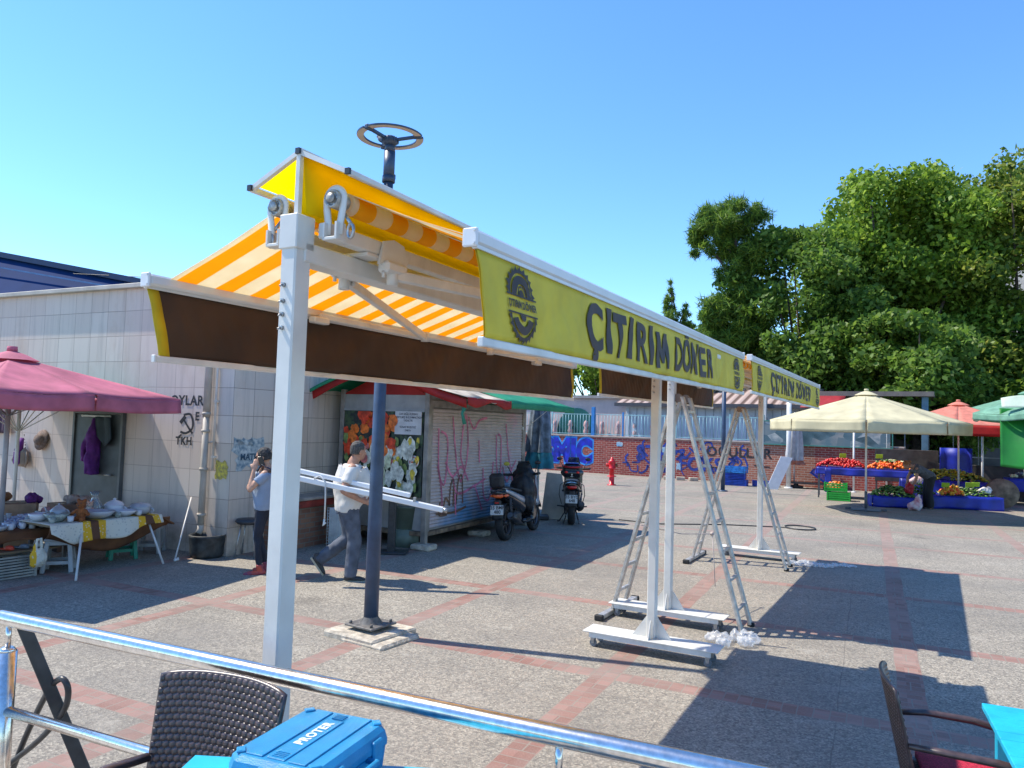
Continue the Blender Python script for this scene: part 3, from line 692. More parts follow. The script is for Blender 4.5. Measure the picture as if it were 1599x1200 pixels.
# ------------------------------------------------------------------ double awnings
def awning(name, label, loc, azm, L, WR, WL, ZR, ZL, HT, pa, pb, skew):
    r = thing(name, label, 'awning', loc, az(azm), 'double sided shop awnings on wheeled stands')
    lerp = lambda t, ab: ab[0]+(ab[1]-ab[0])*t
    zb = 2.66 if HT == 0 else 2.66+HT
    # posts and wheeled bases
    for yy in (pa, pb):
        mb = MB(); mb.box((0, yy, (zb+.14)/2), (.075,.082,zb-.14), bev=.006)
        po = mb.build('post', white, r)
        mb = MB(); mb.box((0, yy, zb+.03), (.090,.096,.13), bev=.004); mb.build('cap', white, po)
        for k, z in enumerate((.17,.23,.28,.33)):
            mb = MB(); zz = zb-z
            mb.tube([(-.012,yy-.041,zz),(-.012,yy-.052,zz)], .009, 8); mb.tube([(-.012,yy-.052,zz),(-.008,yy-.066,zz-.008)], .004, 6)
            mb.build('bolt', steel, po)
        mb = MB()
        mb.box((0, yy, .135), (1.22,.26,.012), bev=.003)
        for s in (-.115, .115): mb.box((0, yy+s, .108), (1.10,.012,.045))
        for s in (-1, 1):
            for t in (-1, 1):      # gussets
                if s > 0: mb.prism([(0.0475*t, .141), (.18*t, .141), (.0475*t, .33)], yy-.004, yy+.004, lambda a, b_, z: (a, z, b_))
            mb.prism([(yy+.0475*s, .141), (yy+.12*s, .141), (yy+.0475*s, .30)], -.004, .004, lambda a, b_, z: (z, a, b_))
        ba = mb.build('base_frame', white, r)
        for sx in (-.52, .52):
            for sy in (-.09, .09):
                mb = MB(); mb.cur = 0
                mb.tube([(sx, yy+sy-.010, .034), (sx, yy+sy+.010, .034)], .032, 16)
                mb.cur = 1
                mb.box((sx, yy+sy, .118), (.06,.06,.008)); 
                for t in (-.019, .019): mb.prism([(sx-.025,.114),(sx+.025,.114),(sx+.012,.032),(sx-.012,.032)], yy+sy+t-.002, yy+sy+t+.002, lambda a, b_, z: (a, z, b_))
                mb.build('caster', [mat('caster_grey', (.16,.17,.19), .5), steel], ba)
    # beams
    mb = MB(); mb.box((0, L/2, zb-.04), (.09, L, .075), bev=.005)
    for s in (-.09, .09): mb.box((s, L/2+.01, zb+.045), (.05, L-.06, .06), bev=.005)
    for yy in (.32, L-.32, L/2): mb.box((0, yy, zb+.006), (.23,.10,.015), bev=.002)
    beam = mb.build('beam', white, r)
    for s in (-1, 1):
        for yy in (.04, L-.04):       # end brackets hooping round the roller ends, open square tube below
            mb = MB()
            pts = []
            for k in range(15):
                a = PI*(k/14)
                pts.append((s*.145+.040*math.cos(a)*1, yy, zb+.155+.040*math.sin(a)))
            pts = [(s*.145+.028, yy, zb+.02), (s*.145+.030, yy, zb+.07), (s*.145+.038, yy, zb+.12)] + pts + [(s*.145-.038, yy, zb+.12), (s*.145-.030, yy, zb+.07), (s*.145-.028, yy, zb+.02)]
            mb.tube(pts, .0075, 6, flat=2.2)
            mb.box((s*.145, yy, zb+.005), (.068,.05,.012), bev=.002)
            for t in (-.029, .029): mb.box((s*.145+t, yy, zb+.035), (.009,.05,.06))
            mb.build('roller_bracket', white, r)
            mb = MB(); rr = Matrix.Rotation(-PI/2, 3, 'X')
            mb.lathe([(0,-.010),(.012,-.010),(.014,-.003),(.026,-.003),(.028,-.012),(.033,-.012),(.035,-.004),(.035,.05),(.030,.062),(0,.062)], (s*.145, yy-.01, zb+.155), 20, rr)
            mb.lathe([(0,-.02),(.018,-.02),(.02,-.012),(0,-.012)], (s*.145, yy-.012, zb+.155), 12, rr)
            for k in range(6):
                a = k*PI/3; mb.tube([(s*.145+.029*math.cos(a), yy-.024, zb+.155+.029*math.sin(a)), (s*.145+.029*math.cos(a), yy-.018, zb+.155+.029*math.sin(a))], .005, 6)
            mb.build('gear_housing', mat('gear_cast', (.42,.41,.38), .45, .35, var=.3, scale=40), r)
            if yy < 1:
                mb = MB(); x0 = s*.145; dx = .05 if s > 0 else -.02
                p0 = Vector((x0+dx*.3, yy+.03, zb+.115)); p1 = p0+Vector((dx*1.3, -.03, -.06))
                lp = [p0, (p0+p1)/2, p1]
                mb.tube(lp, .007, 8)
                mb.tube([p1+Vector((.017*math.sin(a)*1.0, -.004*math.sin(a), -.026+.026*math.cos(a))) for a in [k*2*PI/14 for k in range(14)]], .006, 8, closed=True)
                mb.build('crank_eye', steel, r)
        # fabric roll
        ZZ = zb+.155
        mb = MB(); ro = []
        for k in range(60): ro.append((s*.145, .10+(L-.20)*k/59, ZZ))
        mb.tube(ro, .040, 20); mb.build('fabric_roll', canopy_m, r)
        # canopy sheet
        W = WR if s > 0 else WL; Zr = ZR if s > 0 else ZL
        def cf(a, b_, s=s, W=W, Zr=Zr):
            yy = .10+(L-.20)*a; w1 = lerp(a, W)-.02; z1 = lerp(a, Zr)-.008
            x = .145+(w1-.145)*b_; z = (ZZ+.041)*(1-b_)+z1*b_ - .006*math.sin(PI*b_)*(.7+.3*math.sin(yy*2.1)) 
            return (s*x, yy, z+.004*math.sin(yy*23+b_*4)*math.sin(PI*b_))
        mb = MB(); mb.sheet(cf, 90, 14, .002); mb.build('canopy', canopy_m, r)
        # front rail
        mb = MB()
        a0 = (s*lerp(0, W), 0, lerp(0, Zr)-.026); a1 = (s*lerp(1, W), L, lerp(1, Zr)-.026)
        mb.bar(a0, a1, .050, .050, bev=.010)
        mb.bar((a0[0]+s*.012, .002, a0[2]-.031), (a1[0]+s*.012, L-.002, a1[2]-.031), .020, .012)
        fr = mb.build('front_rail', alu if False else mat('rail_white', (.70,.70,.68), .3, var=.05), r)
        for k, aa in ((0, a0), (1, a1)):
            mb = MB(); mb.box((aa[0], aa[1]+(-.006 if k == 0 else .006), aa[2]-.002), (.056,.014,.062), bev=.004)
            for t in (-.022, .020): mb.tube([(aa[0]+.018, aa[1]-(.018 if k == 0 else -.018), aa[2]+t), (aa[0]+.018, aa[1], aa[2]+t)], .005, 6)
            mb.build('end_cap', plate_pl, fr)
        # folding arms
        for k, (yb, ym, yf) in enumerate(((.42, 1.45, 2.15), (L-.42, L-1.45, L-2.15))):
            zf = Zr[0]-.085; xb = .13; mid = (.50, ym)
            mb = MB(); mb.bar((s*xb, yb, zb-.055), (s*(lerp(ym/L, W)-.13), yb+(yf-yb)*.86, zf+.035), .030, .046, bev=.006)
            mb.tube([(s*xb, yb, zb-.10),(s*xb, yb, zb-.01)], .024, 12)
            am = mb.build('folding_arm', white, r)
            mb = MB(); mb.bar((s*(lerp(ym/L, W)-.12), yb+(yf-yb)*.88, zf+.033), (s*(lerp(.3, W)-.05), yb+(yf-yb)*.35, zf+.045), .026, .034, bev=.005)
            mb.tube([(s*(lerp(ym/L, W)-.125), yb+(yf-yb)*.87, zf+.005),(s*(lerp(ym/L, W)-.125), yb+(yf-yb)*.87, zf+.065)], .026, 12)
            mb.build('forearm', white, am)
            mb = MB()
            mb.prism([(-.09,-.055),(.07,-.055),(.10,-.02),(.07,.05),(0,.062),(-.06,.045)], s*.118, s*.132, lambda a, b_, z, yb=yb: (z, yb+a, zb+.03+b_))
            mb.box((s*.13, yb, zb-.03), (.06,.14,.05), bev=.012)
            for t in (-.06, 0, .06): mb.tube([(s*.13, yb+t, zb-.075),(s*.13, yb+t, zb-.05)], .008, 6)
            mb.build('arm_bracket', white, r)
            mb = MB(); mb.box((s*(lerp(.2, W)-.045), yb+(yf-yb)*.35, zf+.02), (.05,.12,.035), bev=.006); mb.build('arm_shoe', white, r)
        # valance
        hv = .335 if HT == 0 else .345
        def vf(a, b_, off, s=s, W=W, Zr=Zr):
            sk0 = skew*b_ if a < 1 else 0
            yy = .012 + sk0*(1-a) + (L-.024)*a*(1) ; z = lerp(a, Zr)-.062-hv*.86*b_
            wv = .010*math.sin(yy*5.3+1+b_*1.8)*b_ + .006*math.sin(yy*13+b_*5)*b_ + .0035*math.sin(yy*21+7*b_)*min(1,b_*3)*(1.1-b_)*1.6 + .002*math.sin(yy*61-9*b_)*b_*(1-b_)*4
            return (s*(lerp(a, W)+.012+off)+wv+.012*b_*math.sin(b_*3), yy, z)
        hh = hv*.86
        mb = MB(); mb.sheet(lambda a, b_: vf(a, b_, .0022), 300, 12, .0015); vo_ = mb.build('valance', val_m, r)
        mb = MB(); mb.sheet(lambda a, b_: vf(.006+a*.988, b_, -.0022), 300, 12, .0015); mb.build('lining', brown_m, vo_)
        for e0 in (0.0, 1.0): mb = MB(); mb.sheet(lambda a, b_: vf(e0*(1-.011)+.011*a, b_, -.0045), 2, 10, .0015); mb.build('hem', hem_m, vo_)
        mb = MB(); b0 = Vector(vf(0, 1, 0)); b1 = Vector(vf(1, 1, 0))
        mb.bar(b0+Vector((0,-.02,-.012)), b1+Vector((0,.02,-.012)), .018, .030, bev=.004)
        for q in (b0+Vector((0,-.024,-.012)), b1+Vector((0,.024,-.012))): mb.box(q, (.024,.012,.034), bev=.003)
        mb.build('weight_bar', mat('bar_white', (.66,.66,.65), .35), vo_)
        if s > 0:
            def on(y, z, o=.0075):      # y metres along, z metres above valance middle
                a = min(1, max(0, (y-.012)/(L-.024))); b_ = min(1, max(0, .5 - z/hh))
                p = Vector(vf(a, b_, .0022)); return (p.x+o, y+skew*b_*(1-a), p.z)
            mb = MB()
            put_word(mb, L, on, HT)
            mb.build('lettering', print_m, vo_)
            mb = MB(); emblem(mb, .30 if HT == 0 else .36, on, 1.0); mb.build('emblem', print_m, vo_)
            mb = MB(); emblem(mb, L-.33, on, 1.0); mb.build('emblem', print_m, vo_)
    # little ridge roof
    zr_ = zb+.235
    for s in (-1, 1):
        mb = MB(); mb.sheet(lambda a, b_, s=s: (s*.235*b_, .0+L*a, zb+.232+.108*(1-b_)-.005*math.sin(PI*b_)+.012), 40, 4, .002); mb.build('ridge_cover', yellow_m, r)
        # inner cloth hanging from the eave to the beam
        mb = MB(); mb.sheet(lambda a, b_, s=s: (s*(.003+.028*b_), .012+(L-.024)*a, (zb+.335)-(.225)*b_), 40, 4, .002); mb.build('ridge_divider', yellow_m, r)
    mb = MB()
    for yy in (0, L):
        mb.bar((0,yy,zb+.342),(.245,yy,zb+.232), .018, .018); mb.bar((0,yy-.001,zb+.343),(-.245,yy-.001,zb+.233), .018, .018)
        mb.bar((0,yy-.002,zb+.09),(0,yy-.002,zb+.34), .019, .019)
    for s in (-1, 1): mb.bar((s*.248,-.01,zb+.230),(s*.248,L+.01,zb+.230), .018, .024, bev=.004)
    mb.bar((0,-.01,zb+.347),(0,L+.01,zb+.347), .018, .018)
    rf = mb.build('ridge_frame', mat('frame_white', (.64,.64,.61), .35), r)
    for q in ((0,-.014,zb+.343),(.247,-.014,zb+.232),(-.247,-.014,zb+.232)): mb = MB(); mb.box(q, (.020,.012,.022)); mb.build('end_plug', blackm, rf)
    return r

def put_word(mb, L, on, HT):
    word = 'ÇITIRIM DÖNER'; r = random.Random(3)
    y0 = .93; y1 = 3.47 if HT == 0 else 3.90
    adv = {'I': .62, ' ': .62, 'M': 1.25}
    ws = [adv.get(c, 1.0) for c in word]; tot = sum(ws); sc = (y1-y0)/tot; x = y0
    for ch, w_ in zip(word, ws):
        cx = x + w_*sc/2; x += w_*sc
        if ch == ' ': continue
        vs, fs = text_verts(ch, size=.285, offset=(.0105 if ch in 'ÇITİ' else .0075), shear=.16, res=4, sub_len=.022)
        if ch == 'M':
            bm = bmesh.new(); bm.faces.new([bm.verts.new((x*.235-.117+y*.03, y*.205-.1025, 0)) for x, y in ((0,0),(0,1),(.27,1),(.5,.50),(.73,1),(1,1),(1,0),(.76,0),(.755,.56),(.57,.14),(.43,.14),(.245,.56),(.24,0))])
            bmesh.ops.triangulate(bm, faces=bm.faces[:])
            for _ in range(5):
                lo = [e for e in bm.edges if e.calc_length() > .03]
                if not lo: break
                bmesh.ops.subdivide_edges(bm, edges=lo, cuts=1); bmesh.ops.triangulate(bm, faces=[f for f in bm.faces if len(f.verts) > 3])
            bm.verts.index_update(); vs = [v.co.copy() for v in bm.verts]; fs = [tuple(v.index for v in f.verts) for f in bm.faces]; bm.free()
        xs = [v.x for v in vs]; mid = (min(xs)+max(xs))/2; sx = 1.0
        wd = max(xs)-min(xs)
        if wd > w_*sc*.93: sx = w_*sc*.93/wd
        else: sx = min(1.25, w_*sc*.86/wd) if ch != 'I' else 1.35
        a = r.uniform(-.05, .05); dz = r.uniform(-.006, .006)
        pts = []
        for v in vs:
            px = (v.x-mid)*sx; pz = v.y
            if pz > 0: px *= 1.04
            pts.append(on(cx+px*math.cos(a)-pz*math.sin(a), dz+px*math.sin(a)+pz*math.cos(a)*1.0-.004))
        mb.add(pts, fs, False)

def emblem(mb, y0, on, k):
    R = .105*k
    def arc(r0, r1, a0, a1, n=28, teeth=0, dz=0):
        for i in range(n):
            t0 = a0+(a1-a0)*i/n; t1 = a0+(a1-a0)*(i+1)/n
            ro = r1
            mb.add([on(y0+r0*math.cos(t0)*1.15, dz+r0*math.sin(t0)), on(y0+ro*math.cos(t0)*1.15, dz+ro*math.sin(t0)), on(y0+ro*math.cos(t1)*1.15, dz+ro*math.sin(t1)), on(y0+r0*math.cos(t1)*1.15, dz+r0*math.sin(t1))], [(0,1,2,3)], False)
        if teeth:
            for i in range(teeth):
                t0 = a0+(a1-a0)*(i+.15)/teeth; t1 = a0+(a1-a0)*(i+.85)/teeth; tm = a0+(a1-a0)*(i+.3)/teeth
                ro = r1+.014
                mb.add([on(y0+r1*math.cos(t0)*1.15, dz+r1*math.sin(t0)), on(y0+ro*math.cos(tm)*1.15, dz+ro*math.sin(tm)), on(y0+r1*math.cos(t1)*1.15, dz+r1*math.sin(t1))], [(0,1,2)], False)
    d = .034
    arc(.080, .092, .0, PI, teeth=11, dz=d); arc(.042, .071, .0, PI, dz=d); arc(.0, .022, 0, PI, n=10, dz=d); arc(.030, .036, 0, PI, n=18, dz=d)
    arc(.080, .092, PI, 2*PI, teeth=11, dz=-d); arc(.040, .070, PI*1.08, PI*1.92, dz=-d); arc(.0, .022, PI, 2*PI, n=10, dz=-d)
    for z in (d-.003, -d+.003):
        mb.add([on(y0-.125, z-.003), on(y0+.125, z-.003), on(y0+.125, z+.003), on(y0-.125, z+.003)], [(0,1,2,3)], False)
    put_text(mb, 'ÇITIRIM DÖNER', lambda x, y: on(y0+x*.82, y*.9), size=.040, offset=.0012)

awn1 = awning('awning_stand', 'nearer yellow double awning on white posts, its front valance lettered large in brown', (-.825, 2.76, 0), 28.286, 4.744, (.77,.70), (.86,.92), (2.632,2.70), (2.60,2.63), 0, 0.0, 4.514, .075)
awn2 = awning('awning_stand', 'farther yellow double awning, its post standing between the ladder and the cream parasol', (1.633, 7.734, 0), 29.584, 4.867, (.82,.845), (.787,.777), (2.76,2.76), (2.725,2.745), .09, .116, 4.812, .04)

# ------------------------------------------------------------------ street lamp
lmp = thing('street_lamp', 'dark blue grey street lamp with a ring shaped head on a concrete footing', 'street lamp', (-1.25, 7.05, -.03), math.radians(-33))
lampm = mat('lamp_paint', (.035,.065,.125), .45, var=.2, scale=8, dirt=.2)
mb = MB(); r = random.Random(9)
mb.box((0,0,.045), (.62,.60,.09), bev=.015); mb.box((.18,-.05,.035), (.5,.52,.06), bev=.02)
mb.build('footing', mat('concrete', (.50,.44,.35), .85, var=.3, scale=14, bump=.8, dirt=.3), lmp)
mb = MB(); mb.box((0,0,.132), (.34,.34,.02), bev=.004); mb.lathe([(.11,.142),(.068,.20),(.066,.22)], n=16)
for s in (-1,1):
    for t in (-1,1): mb.tube([(s*.13,t*.13,.142),(s*.13,t*.13,.17)], .014, 8)
mb.build('base_plate', mat('weathered_plate', (.14,.13,.12), .6, var=.3, scale=20), lmp)
mb = MB(); mb.tube([(0,0,.2),(0,0,1.2),(0,0,4.36)], [.068,.064,.045], 18); mb.tube([(0,0,4.32),(0,0,4.38)], .062, 14); mb.tube([(0,0,4.36),(0,0,4.62)], .054, 14); mb.tube([(0,0,4.62),(0,0,4.70)], [.054,.042], 14)
mb.box((.0,.06,4.39), (.05,.03,.05), bev=.005)
mb.build('post', lampm, lmp)
mb = MB(); mb.lathe([(0,4.68),(.05,4.685),(.075,4.71),(.078,4.75),(.05,4.77),(0,4.775)], n=20)
for k in range(18):
    a = k*PI/9; mb.box((.078*math.cos(a), .078*math.sin(a), 4.732), (.012,.006,.045), rz=a)
mb.build('hub', lampm, lmp)
for k in range(3):
    a = k*2*PI/3+.45; mb = MB(); mb.bar((.06*math.cos(a),.06*math.sin(a),4.74),(.27*math.cos(a),.27*math.sin(a),4.765), .035, .022); mb.box((.27*math.cos(a),.27*math.sin(a),4.77), (.085,.05,.045), rz=a, bev=.008); mb.build('spoke', lampm, lmp)
for k in range(3):
    a0 = k*2*PI/3+.45+.1; a1 = a0+2*PI/3-.2; mb = MB()
    pts = [(.285*math.cos(a0+(a1-a0)*i/16), .285*math.sin(a0+(a1-a0)*i/16), 4.77) for i in range(17)]
    n_ = len(pts); vs = []
    for p in pts:
        d = Vector(p)-Vector((0,0,4.77)); d.normalize(); p = Vector(p)
        vs += [p-d*.034+Vector((0,0,-.008)), p+d*.034+Vector((0,0,-.008)), p+d*.034+Vector((0,0,.006)), p-d*.034+Vector((0,0,.006))]
    fs = [(i*4+j, i*4+(j+1)%4, (i+1)*4+(j+1)%4, (i+1)*4+j) for i in range(n_-1) for j in range(4)]
    mb.add(vs, fs, False); mb.add(vs[:4], [(3,2,1,0)]); mb.add(vs[-4:], [(0,1,2,3)])
    seg = mb.build('ring_segment', lampm, lmp)
    mb = MB(); vs = []
    for p in pts:
        d = (Vector(p)-Vector((0,0,4.77))).normalized(); p = Vector(p); vs += [p-d*.032+Vector((0,0,-.011)), p+d*.032+Vector((0,0,-.011))]
    mb.add(vs, [(2*i, 2*i+1, 2*i+3, 2*i+2) for i in range(n_-1)], False); mb.build('diffuser', mat('frosted_diffuser', (.80,.70,.60), .4, trans=.3), seg)
mb = MB()
pg = thing('pigeon', 'small pigeon perched on the rim of the street lamp ring', 'bird', (-1.36, 7.31, 4.752), math.radians(160))
mb.ell((0,0,.055), (.075,.035,.036), 12, Matrix.Rotation(-.35, 3, 'Y')); mb.ell((.062,0,.098), (.02,.018,.02), 10); mb.tube([(.03,0,.06),(.058,0,.092)], [.028,.018], 8); mb.tube([(-.05,0,.045),(-.12,0,.03)], [.022,.012], 8, flat=.5); mb.tube([(.078,0,.097),(.096,0,.093)], [.005,.001], 6)
for s in (-.014,.014): mb.tube([(0,s,.03),(0,s,0)], .004, 5)
voxel(mb, .006, mat('pigeon_grey', (.12,.13,.17), .7, var=.3, scale=40), 'body', pg, 2)

# ------------------------------------------------------------------ ladders
def make_ladder():
    H_ = 2.36; r = thing('step_ladder', 'nearer tall aluminium folding ladder beside the wheeled stands', 'ladder', (0,0,0), 0, 'folding aluminium ladders under the awnings')
    for s, sp_, wb, wt in ((1, .70, .40, .27), (-1, .66, .36, .25)):
        leg = None
        pts = {}
        for t in (-1, 1):
            b0 = Vector((s*sp_, t*wb/2, .02 if s > 0 else .05)); b1 = Vector((s*.045, t*wt/2, H_-.02))
            mb = MB(); mb.bar(b0, b1, .030, .078, up=(0,1,0), bev=.003)
            mb.build('rail', dalu, r); pts[t] = (b0, b1)
        for k in range(8):
            f = (k+.75)/8.3
            pa_ = pts[-1][0].lerp(pts[-1][1], f); pb_ = pts[1][0].lerp(pts[1][1], f)
            mb = MB(); mb.bar(pa_+Vector((0,-.012,0)), pb_+Vector((0,.012,0)), .034, .030, bev=.004); mb.build('rung', dalu, r)
        mb = MB()
        for k in range(8):
            f = (k+.75)/8.3
            for t in (-1, 1):
                p = pts[t][0].lerp(pts[t][1], f); mb.tube([p+Vector((0,t*.012,0)), p+Vector((0,t*.019,0))], .011, 8)
        mb.build('rivets', mat('rivet_dark', (.05,.045,.04), .5), r)
        if s < 0:
            mb = MB(); mb.bar((-sp_-.01,-.52,.035), (-sp_-.01,.52,.035), .075, .045, bev=.006); bar_ = mb.build('foot_bar', dalu, r)
            for t in (-1, 1):
                mb = MB(); mb.box((-sp_-.01, t*.535, .032), (.095,.05,.062), bev=.01); mb.build('rubber_foot', rubber, bar_)
        else:
            for t in (-1, 1):
                mb = MB(); mb.box((sp_+.005, t*wb/2, .02), (.07,.04,.04), bev=.006); mb.build('rubber_foot', rubber, r)
    for t in (-1, 1):
        mb = MB(); mb.tube([(0,t*.135-.02,H_-.03),(0,t*.135+.02,H_-.03)], .045, 14); mb.build('hinge', mat('hinge_grey', (.22,.17,.14), .5, .4), r)
    return r
l1 = make_ladder(); l1.location = (1.82, 7.93, 0); l1.rotation_euler = (0,0,math.radians(-29.5))
l2 = dup(l1, (3.52, 11.37, 0), math.radians(-28), 'farther tall aluminium folding ladder beside the post of the rear stand')
for l_, s_ in ((l1, 1.0),): pass

# ------------------------------------------------------------------ railing and black strut
RA = Vector((-1.93, 2.90, 0)); RD = Vector((2.16, -.97, 0)).normalized()
rl = thing('steel_railing', 'polished stainless steel railing with two tubes in the foreground', 'railing', RA, math.atan2(RD.y, RD.x))
mb = MB(); mb.tube([(-.02,0,1.2),(-.012,0,1.2)]+[(x*.1,0,1.2) for x in range(0,35)], [.018,.027]+[.0275]*35, 28); mb.build('top_rail', chrome, rl)
mb = MB(); mb.tube([(-1.2,0,.86),(3.4,0,.86)], .019, 20); mb.build('lower_rail', chrome, rl)
for x in (.045, 2.28):
    mb = MB(); mb.tube([(x,.0,.3),(x,.0,1.08)], .034 if x < 1 else .030, 20); mb.tube([(x,0,1.078),(x,0,1.095)], [.034,.020], 20); mb.tube([(x,0,1.09),(x,0,1.18)], .010, 10)
    mb.lathe([(.0,.30),(.06,.30),(.06,.312),(.036,.325)], (x,0,0), 20)
    mb.build('post', chrome, rl)
stt = thing('black_strut', 'black flat steel strut with a looped rod leaning by the railing', 'strut', (-1.78, 3.05, 0))
mb = MB(); mb.bar((-.13,-.06,1.16), (.32,.10,0.0), .014, .048, up=(1,.6,0), bev=.003); mb.build('bar', blackm, stt)
mb = MB()
lp = [Vector((-.62,.55,.0)), Vector((-.42,.35,.30)), Vector((-.22,.15,.62)), Vector((-.06,.02,.86)), Vector((.02,-.04,.935)), Vector((.055,-.055,.93)), Vector((.065,-.05,.88)), Vector((.03,-.02,.80)), Vector((-.10,.06,.66)), Vector((-.30,.2,.50)), Vector((-.62,.35,.25))]
q = []
for i in range(len(lp)-1):
    p0, p1, p2, p3 = lp[max(0,i-1)], lp[i], lp[i+1], lp[min(len(lp)-1,i+2)]
    for k in range(5):
        t = k/5; q.append(.5*((2*p1)+(p2-p0)*t+(2*p0-5*p1+4*p2-p3)*t*t+(3*p1-p0-3*p2+p3)*t**3))
mb.tube(q, .012, 10); mb.build('looped_rod', blackm, stt)

# ------------------------------------------------------------------ woven plastic chairs
wov = mat('woven_brown_plastic', (.070,.043,.040), .36, var=.25, scale=30, spec=.7)
def make_chair():
    r = thing('rattan_chair', 'dark brown woven plastic armchair behind the blue tool case', 'chair', (0,0,0), 0, 'brown woven plastic armchairs')
    def weave(a, b_, n, m):
        u = a*n; v = b_*m; k = int(v) % 2
        return .0068*abs(math.sin(PI*(u+.5*k)))**.8*(.25+.75*abs(math.sin(PI*v)))
    def back(a, b_, o=0.0):
        top = .90-.016*abs(a*2-1)**3-.012*(1-a)*0
        hw = .195+.03*b_
        x = (a*2-1)*hw; z = .40+(top-.40)*b_
        y = -.20-.10*b_-.035*(1-(a*2-1)**2)*1.0 + o
        return x, y, z
    mb = MB()
    def bf(a, b_):
        x, y, z = back(a, b_); return (x, y+weave(a, b_, 20, 26), z)
    mb.sheet(bf, 120, 130, .012, False)
    bk = mb.build('backrest', wov, r)
    mb = MB(); fr = [back(0, t/10, 0) for t in range(11)]+[back(t/16, 1, 0) for t in range(1, 17)]+[back(1, 1-t/10, 0) for t in range(1, 11)]
    mb.tube(fr, .0085, 10); mb.build('rim', wov, bk)
    mb = MB(); mb.sheet(lambda a, b_: ((a*2-1)*.215, -.20+.42*b_, .44-.02*math.sin(PI*b_)+weave(a, b_, 20, 18)), 80, 72, .03, False); mb.build('seat', wov, r)
    for s in (-1, 1):
        mb = MB(); mb.tube([(s*.215,-.245,.655),(s*.245,-.12,.662),(s*.25,.08,.655),(s*.245,.17,.64),(s*.24,.205,.60),(s*.235,.215,.45)], [.017,.02,.022,.022,.02,.02], 10, flat=.75)
        mb.build('armrest', wov, r)
        mb = MB(); mb.bar((s*.235,.215,.46),(s*.245,.235,0), .04,.035, bev=.006); mb.build('leg', wov, r)
        mb = MB(); mb.bar((s*.20,-.20,.46),(s*.21,-.27,0), .04,.035, bev=.006); mb.build('leg', wov, r)
    return r
ch = make_chair(); ch.location = (-.95, 2.02, .3); ch.rotation_euler = (0,0,math.radians(161))
ch2 = dup(ch, (2.08, 3.42, 0), math.radians(-111), 'dark brown woven plastic armchair with red seat beside the cyan table at the right edge')
mb = MB(); mb.sheet(lambda a, b_: ((a*2-1)*.19, -.17+.36*b_, .478+.012*(1-(2*a-1)**6)*(1-(2*b_-1)**6)), 24, 24, .03)
cu = thing('seat_cushion', 'red patterned cushion on the seat of the right hand armchair', 'cushion', (2.08, 3.42, 0), math.radians(-111))
redw = NB('red_woven'); c = redw.coords('Object'); v1 = redw.new('ShaderNodeTexVoronoi'); v1.inputs['Scale'].default_value = 120; redw.l.new(c, v1.inputs['Vector'])
redw.l.new(redw.ramp(v1.outputs['Distance'], [(0,(.75,.03,.10)),(.5,(.35,.01,.03)),(1,(.2,.0,.02))]), redw.b.inputs['Base Color']); redw.b.inputs['Roughness'].default_value = .8
mb.build('cover', redw.m, cu)

# ------------------------------------------------------------------ cyan wooden tables
cy = mat('cyan_paint', (.015,.42,.66), .45, var=.12, scale=8, dirt=.08)
cyd = mat('plank_gap', (.01,.09,.14), .8)
def table(label, loc, rz, wx, wy, npl):
    r = thing('wooden_table', label, 'table', loc, rz, 'cyan painted plank tables')
    mb = MB(); rr = random.Random(5)
    for k in range(npl):
        y0 = wy*k/npl; d = wy/npl; mb.box((wx/2, y0+d/2, .735+rr.uniform(-.0012,.0012)), (wx, d-.005, .028), bev=.003)
    mb.build('tabletop', cy, r)
    mb = MB()
    for a, b_, c_, d in ((.06,.06,wx-.06,.06),(.06,wy-.06,wx-.06,wy-.06),(.06,.06,.06,wy-.06),(wx-.06,.06,wx-.06,wy-.06)): mb.bar((a,b_,.68),(c_,d,.68), .03,.07)
    mb.build('apron', cy, r)
    for a in (.07, wx-.07):
        for b_ in (.07, wy-.07):
            mb = MB(); mb.box((a,b_,.33), (.05,.05,.66), bev=.004); mb.build('leg', cy, r)
    return r
E0 = Vector((-.02, 2.055, .0)); 
table('cyan painted plank table carrying the blue tool case', (-.88, 1.52, .31), math.radians(-3), .80, .60, 7)
table('cyan painted plank table at the right edge beside the armchair', (1.83, 2.60, 0), math.radians(-24), .8, 1.1, 12)

# ------------------------------------------------------------------ tool case
tc_ = thing('tool_case', 'bright blue plastic tool case lettered in white, lying on the cyan table', 'tool case', (-.49, 1.975, 1.06), math.atan2(.32, .12)-math.radians(0))
bp_ = mat('blue_plastic', (.012,.23,.46), .42, var=.10, scale=14, bump=.25, bscale=300)
a_, b_ = .345, .272    # local x = long side (reading direction), y across
mb = MB()
def rrect(hx, hy, ch):
    return [(-hx+ch,-hy),(hx-ch,-hy),(hx,-hy+ch),(hx,hy-ch),(hx-ch,hy),(-hx+ch,hy),(-hx,hy-ch),(-hx,-hy+ch)]
def slab(mb, prof):       # stack of chamfered outlines (hx,hy,ch,z)
    vs = []; n = 8
    for hx, hy, ch_, z in prof: vs += [(x, y, z) for x, y in rrect(hx, hy, ch_)]
    fs = [tuple(range(n))[::-1]]+[(i*n+k, i*n+(k+1)%n, (i+1)*n+(k+1)%n, (i+1)*n+k) for i in range(len(prof)-1) for k in range(n)]+[tuple(range((len(prof)-1)*n, len(prof)*n))]
    mb.add(vs, fs, False)
X, Y_ = a_/2, b_/2
slab(mb, [(X-.012,Y_-.012,.03,0),(X-.004,Y_-.004,.03,.01),(X,Y_,.03,.062)]); mb.build('base', bp_, tc_)
mb = MB(); slab(mb, [(X+.003,Y_+.003,.03,.066),(X+.003,Y_+.003,.03,.082),(X-.002,Y_-.002,.03,.104),(X-.014,Y_-.014,.03,.116)])
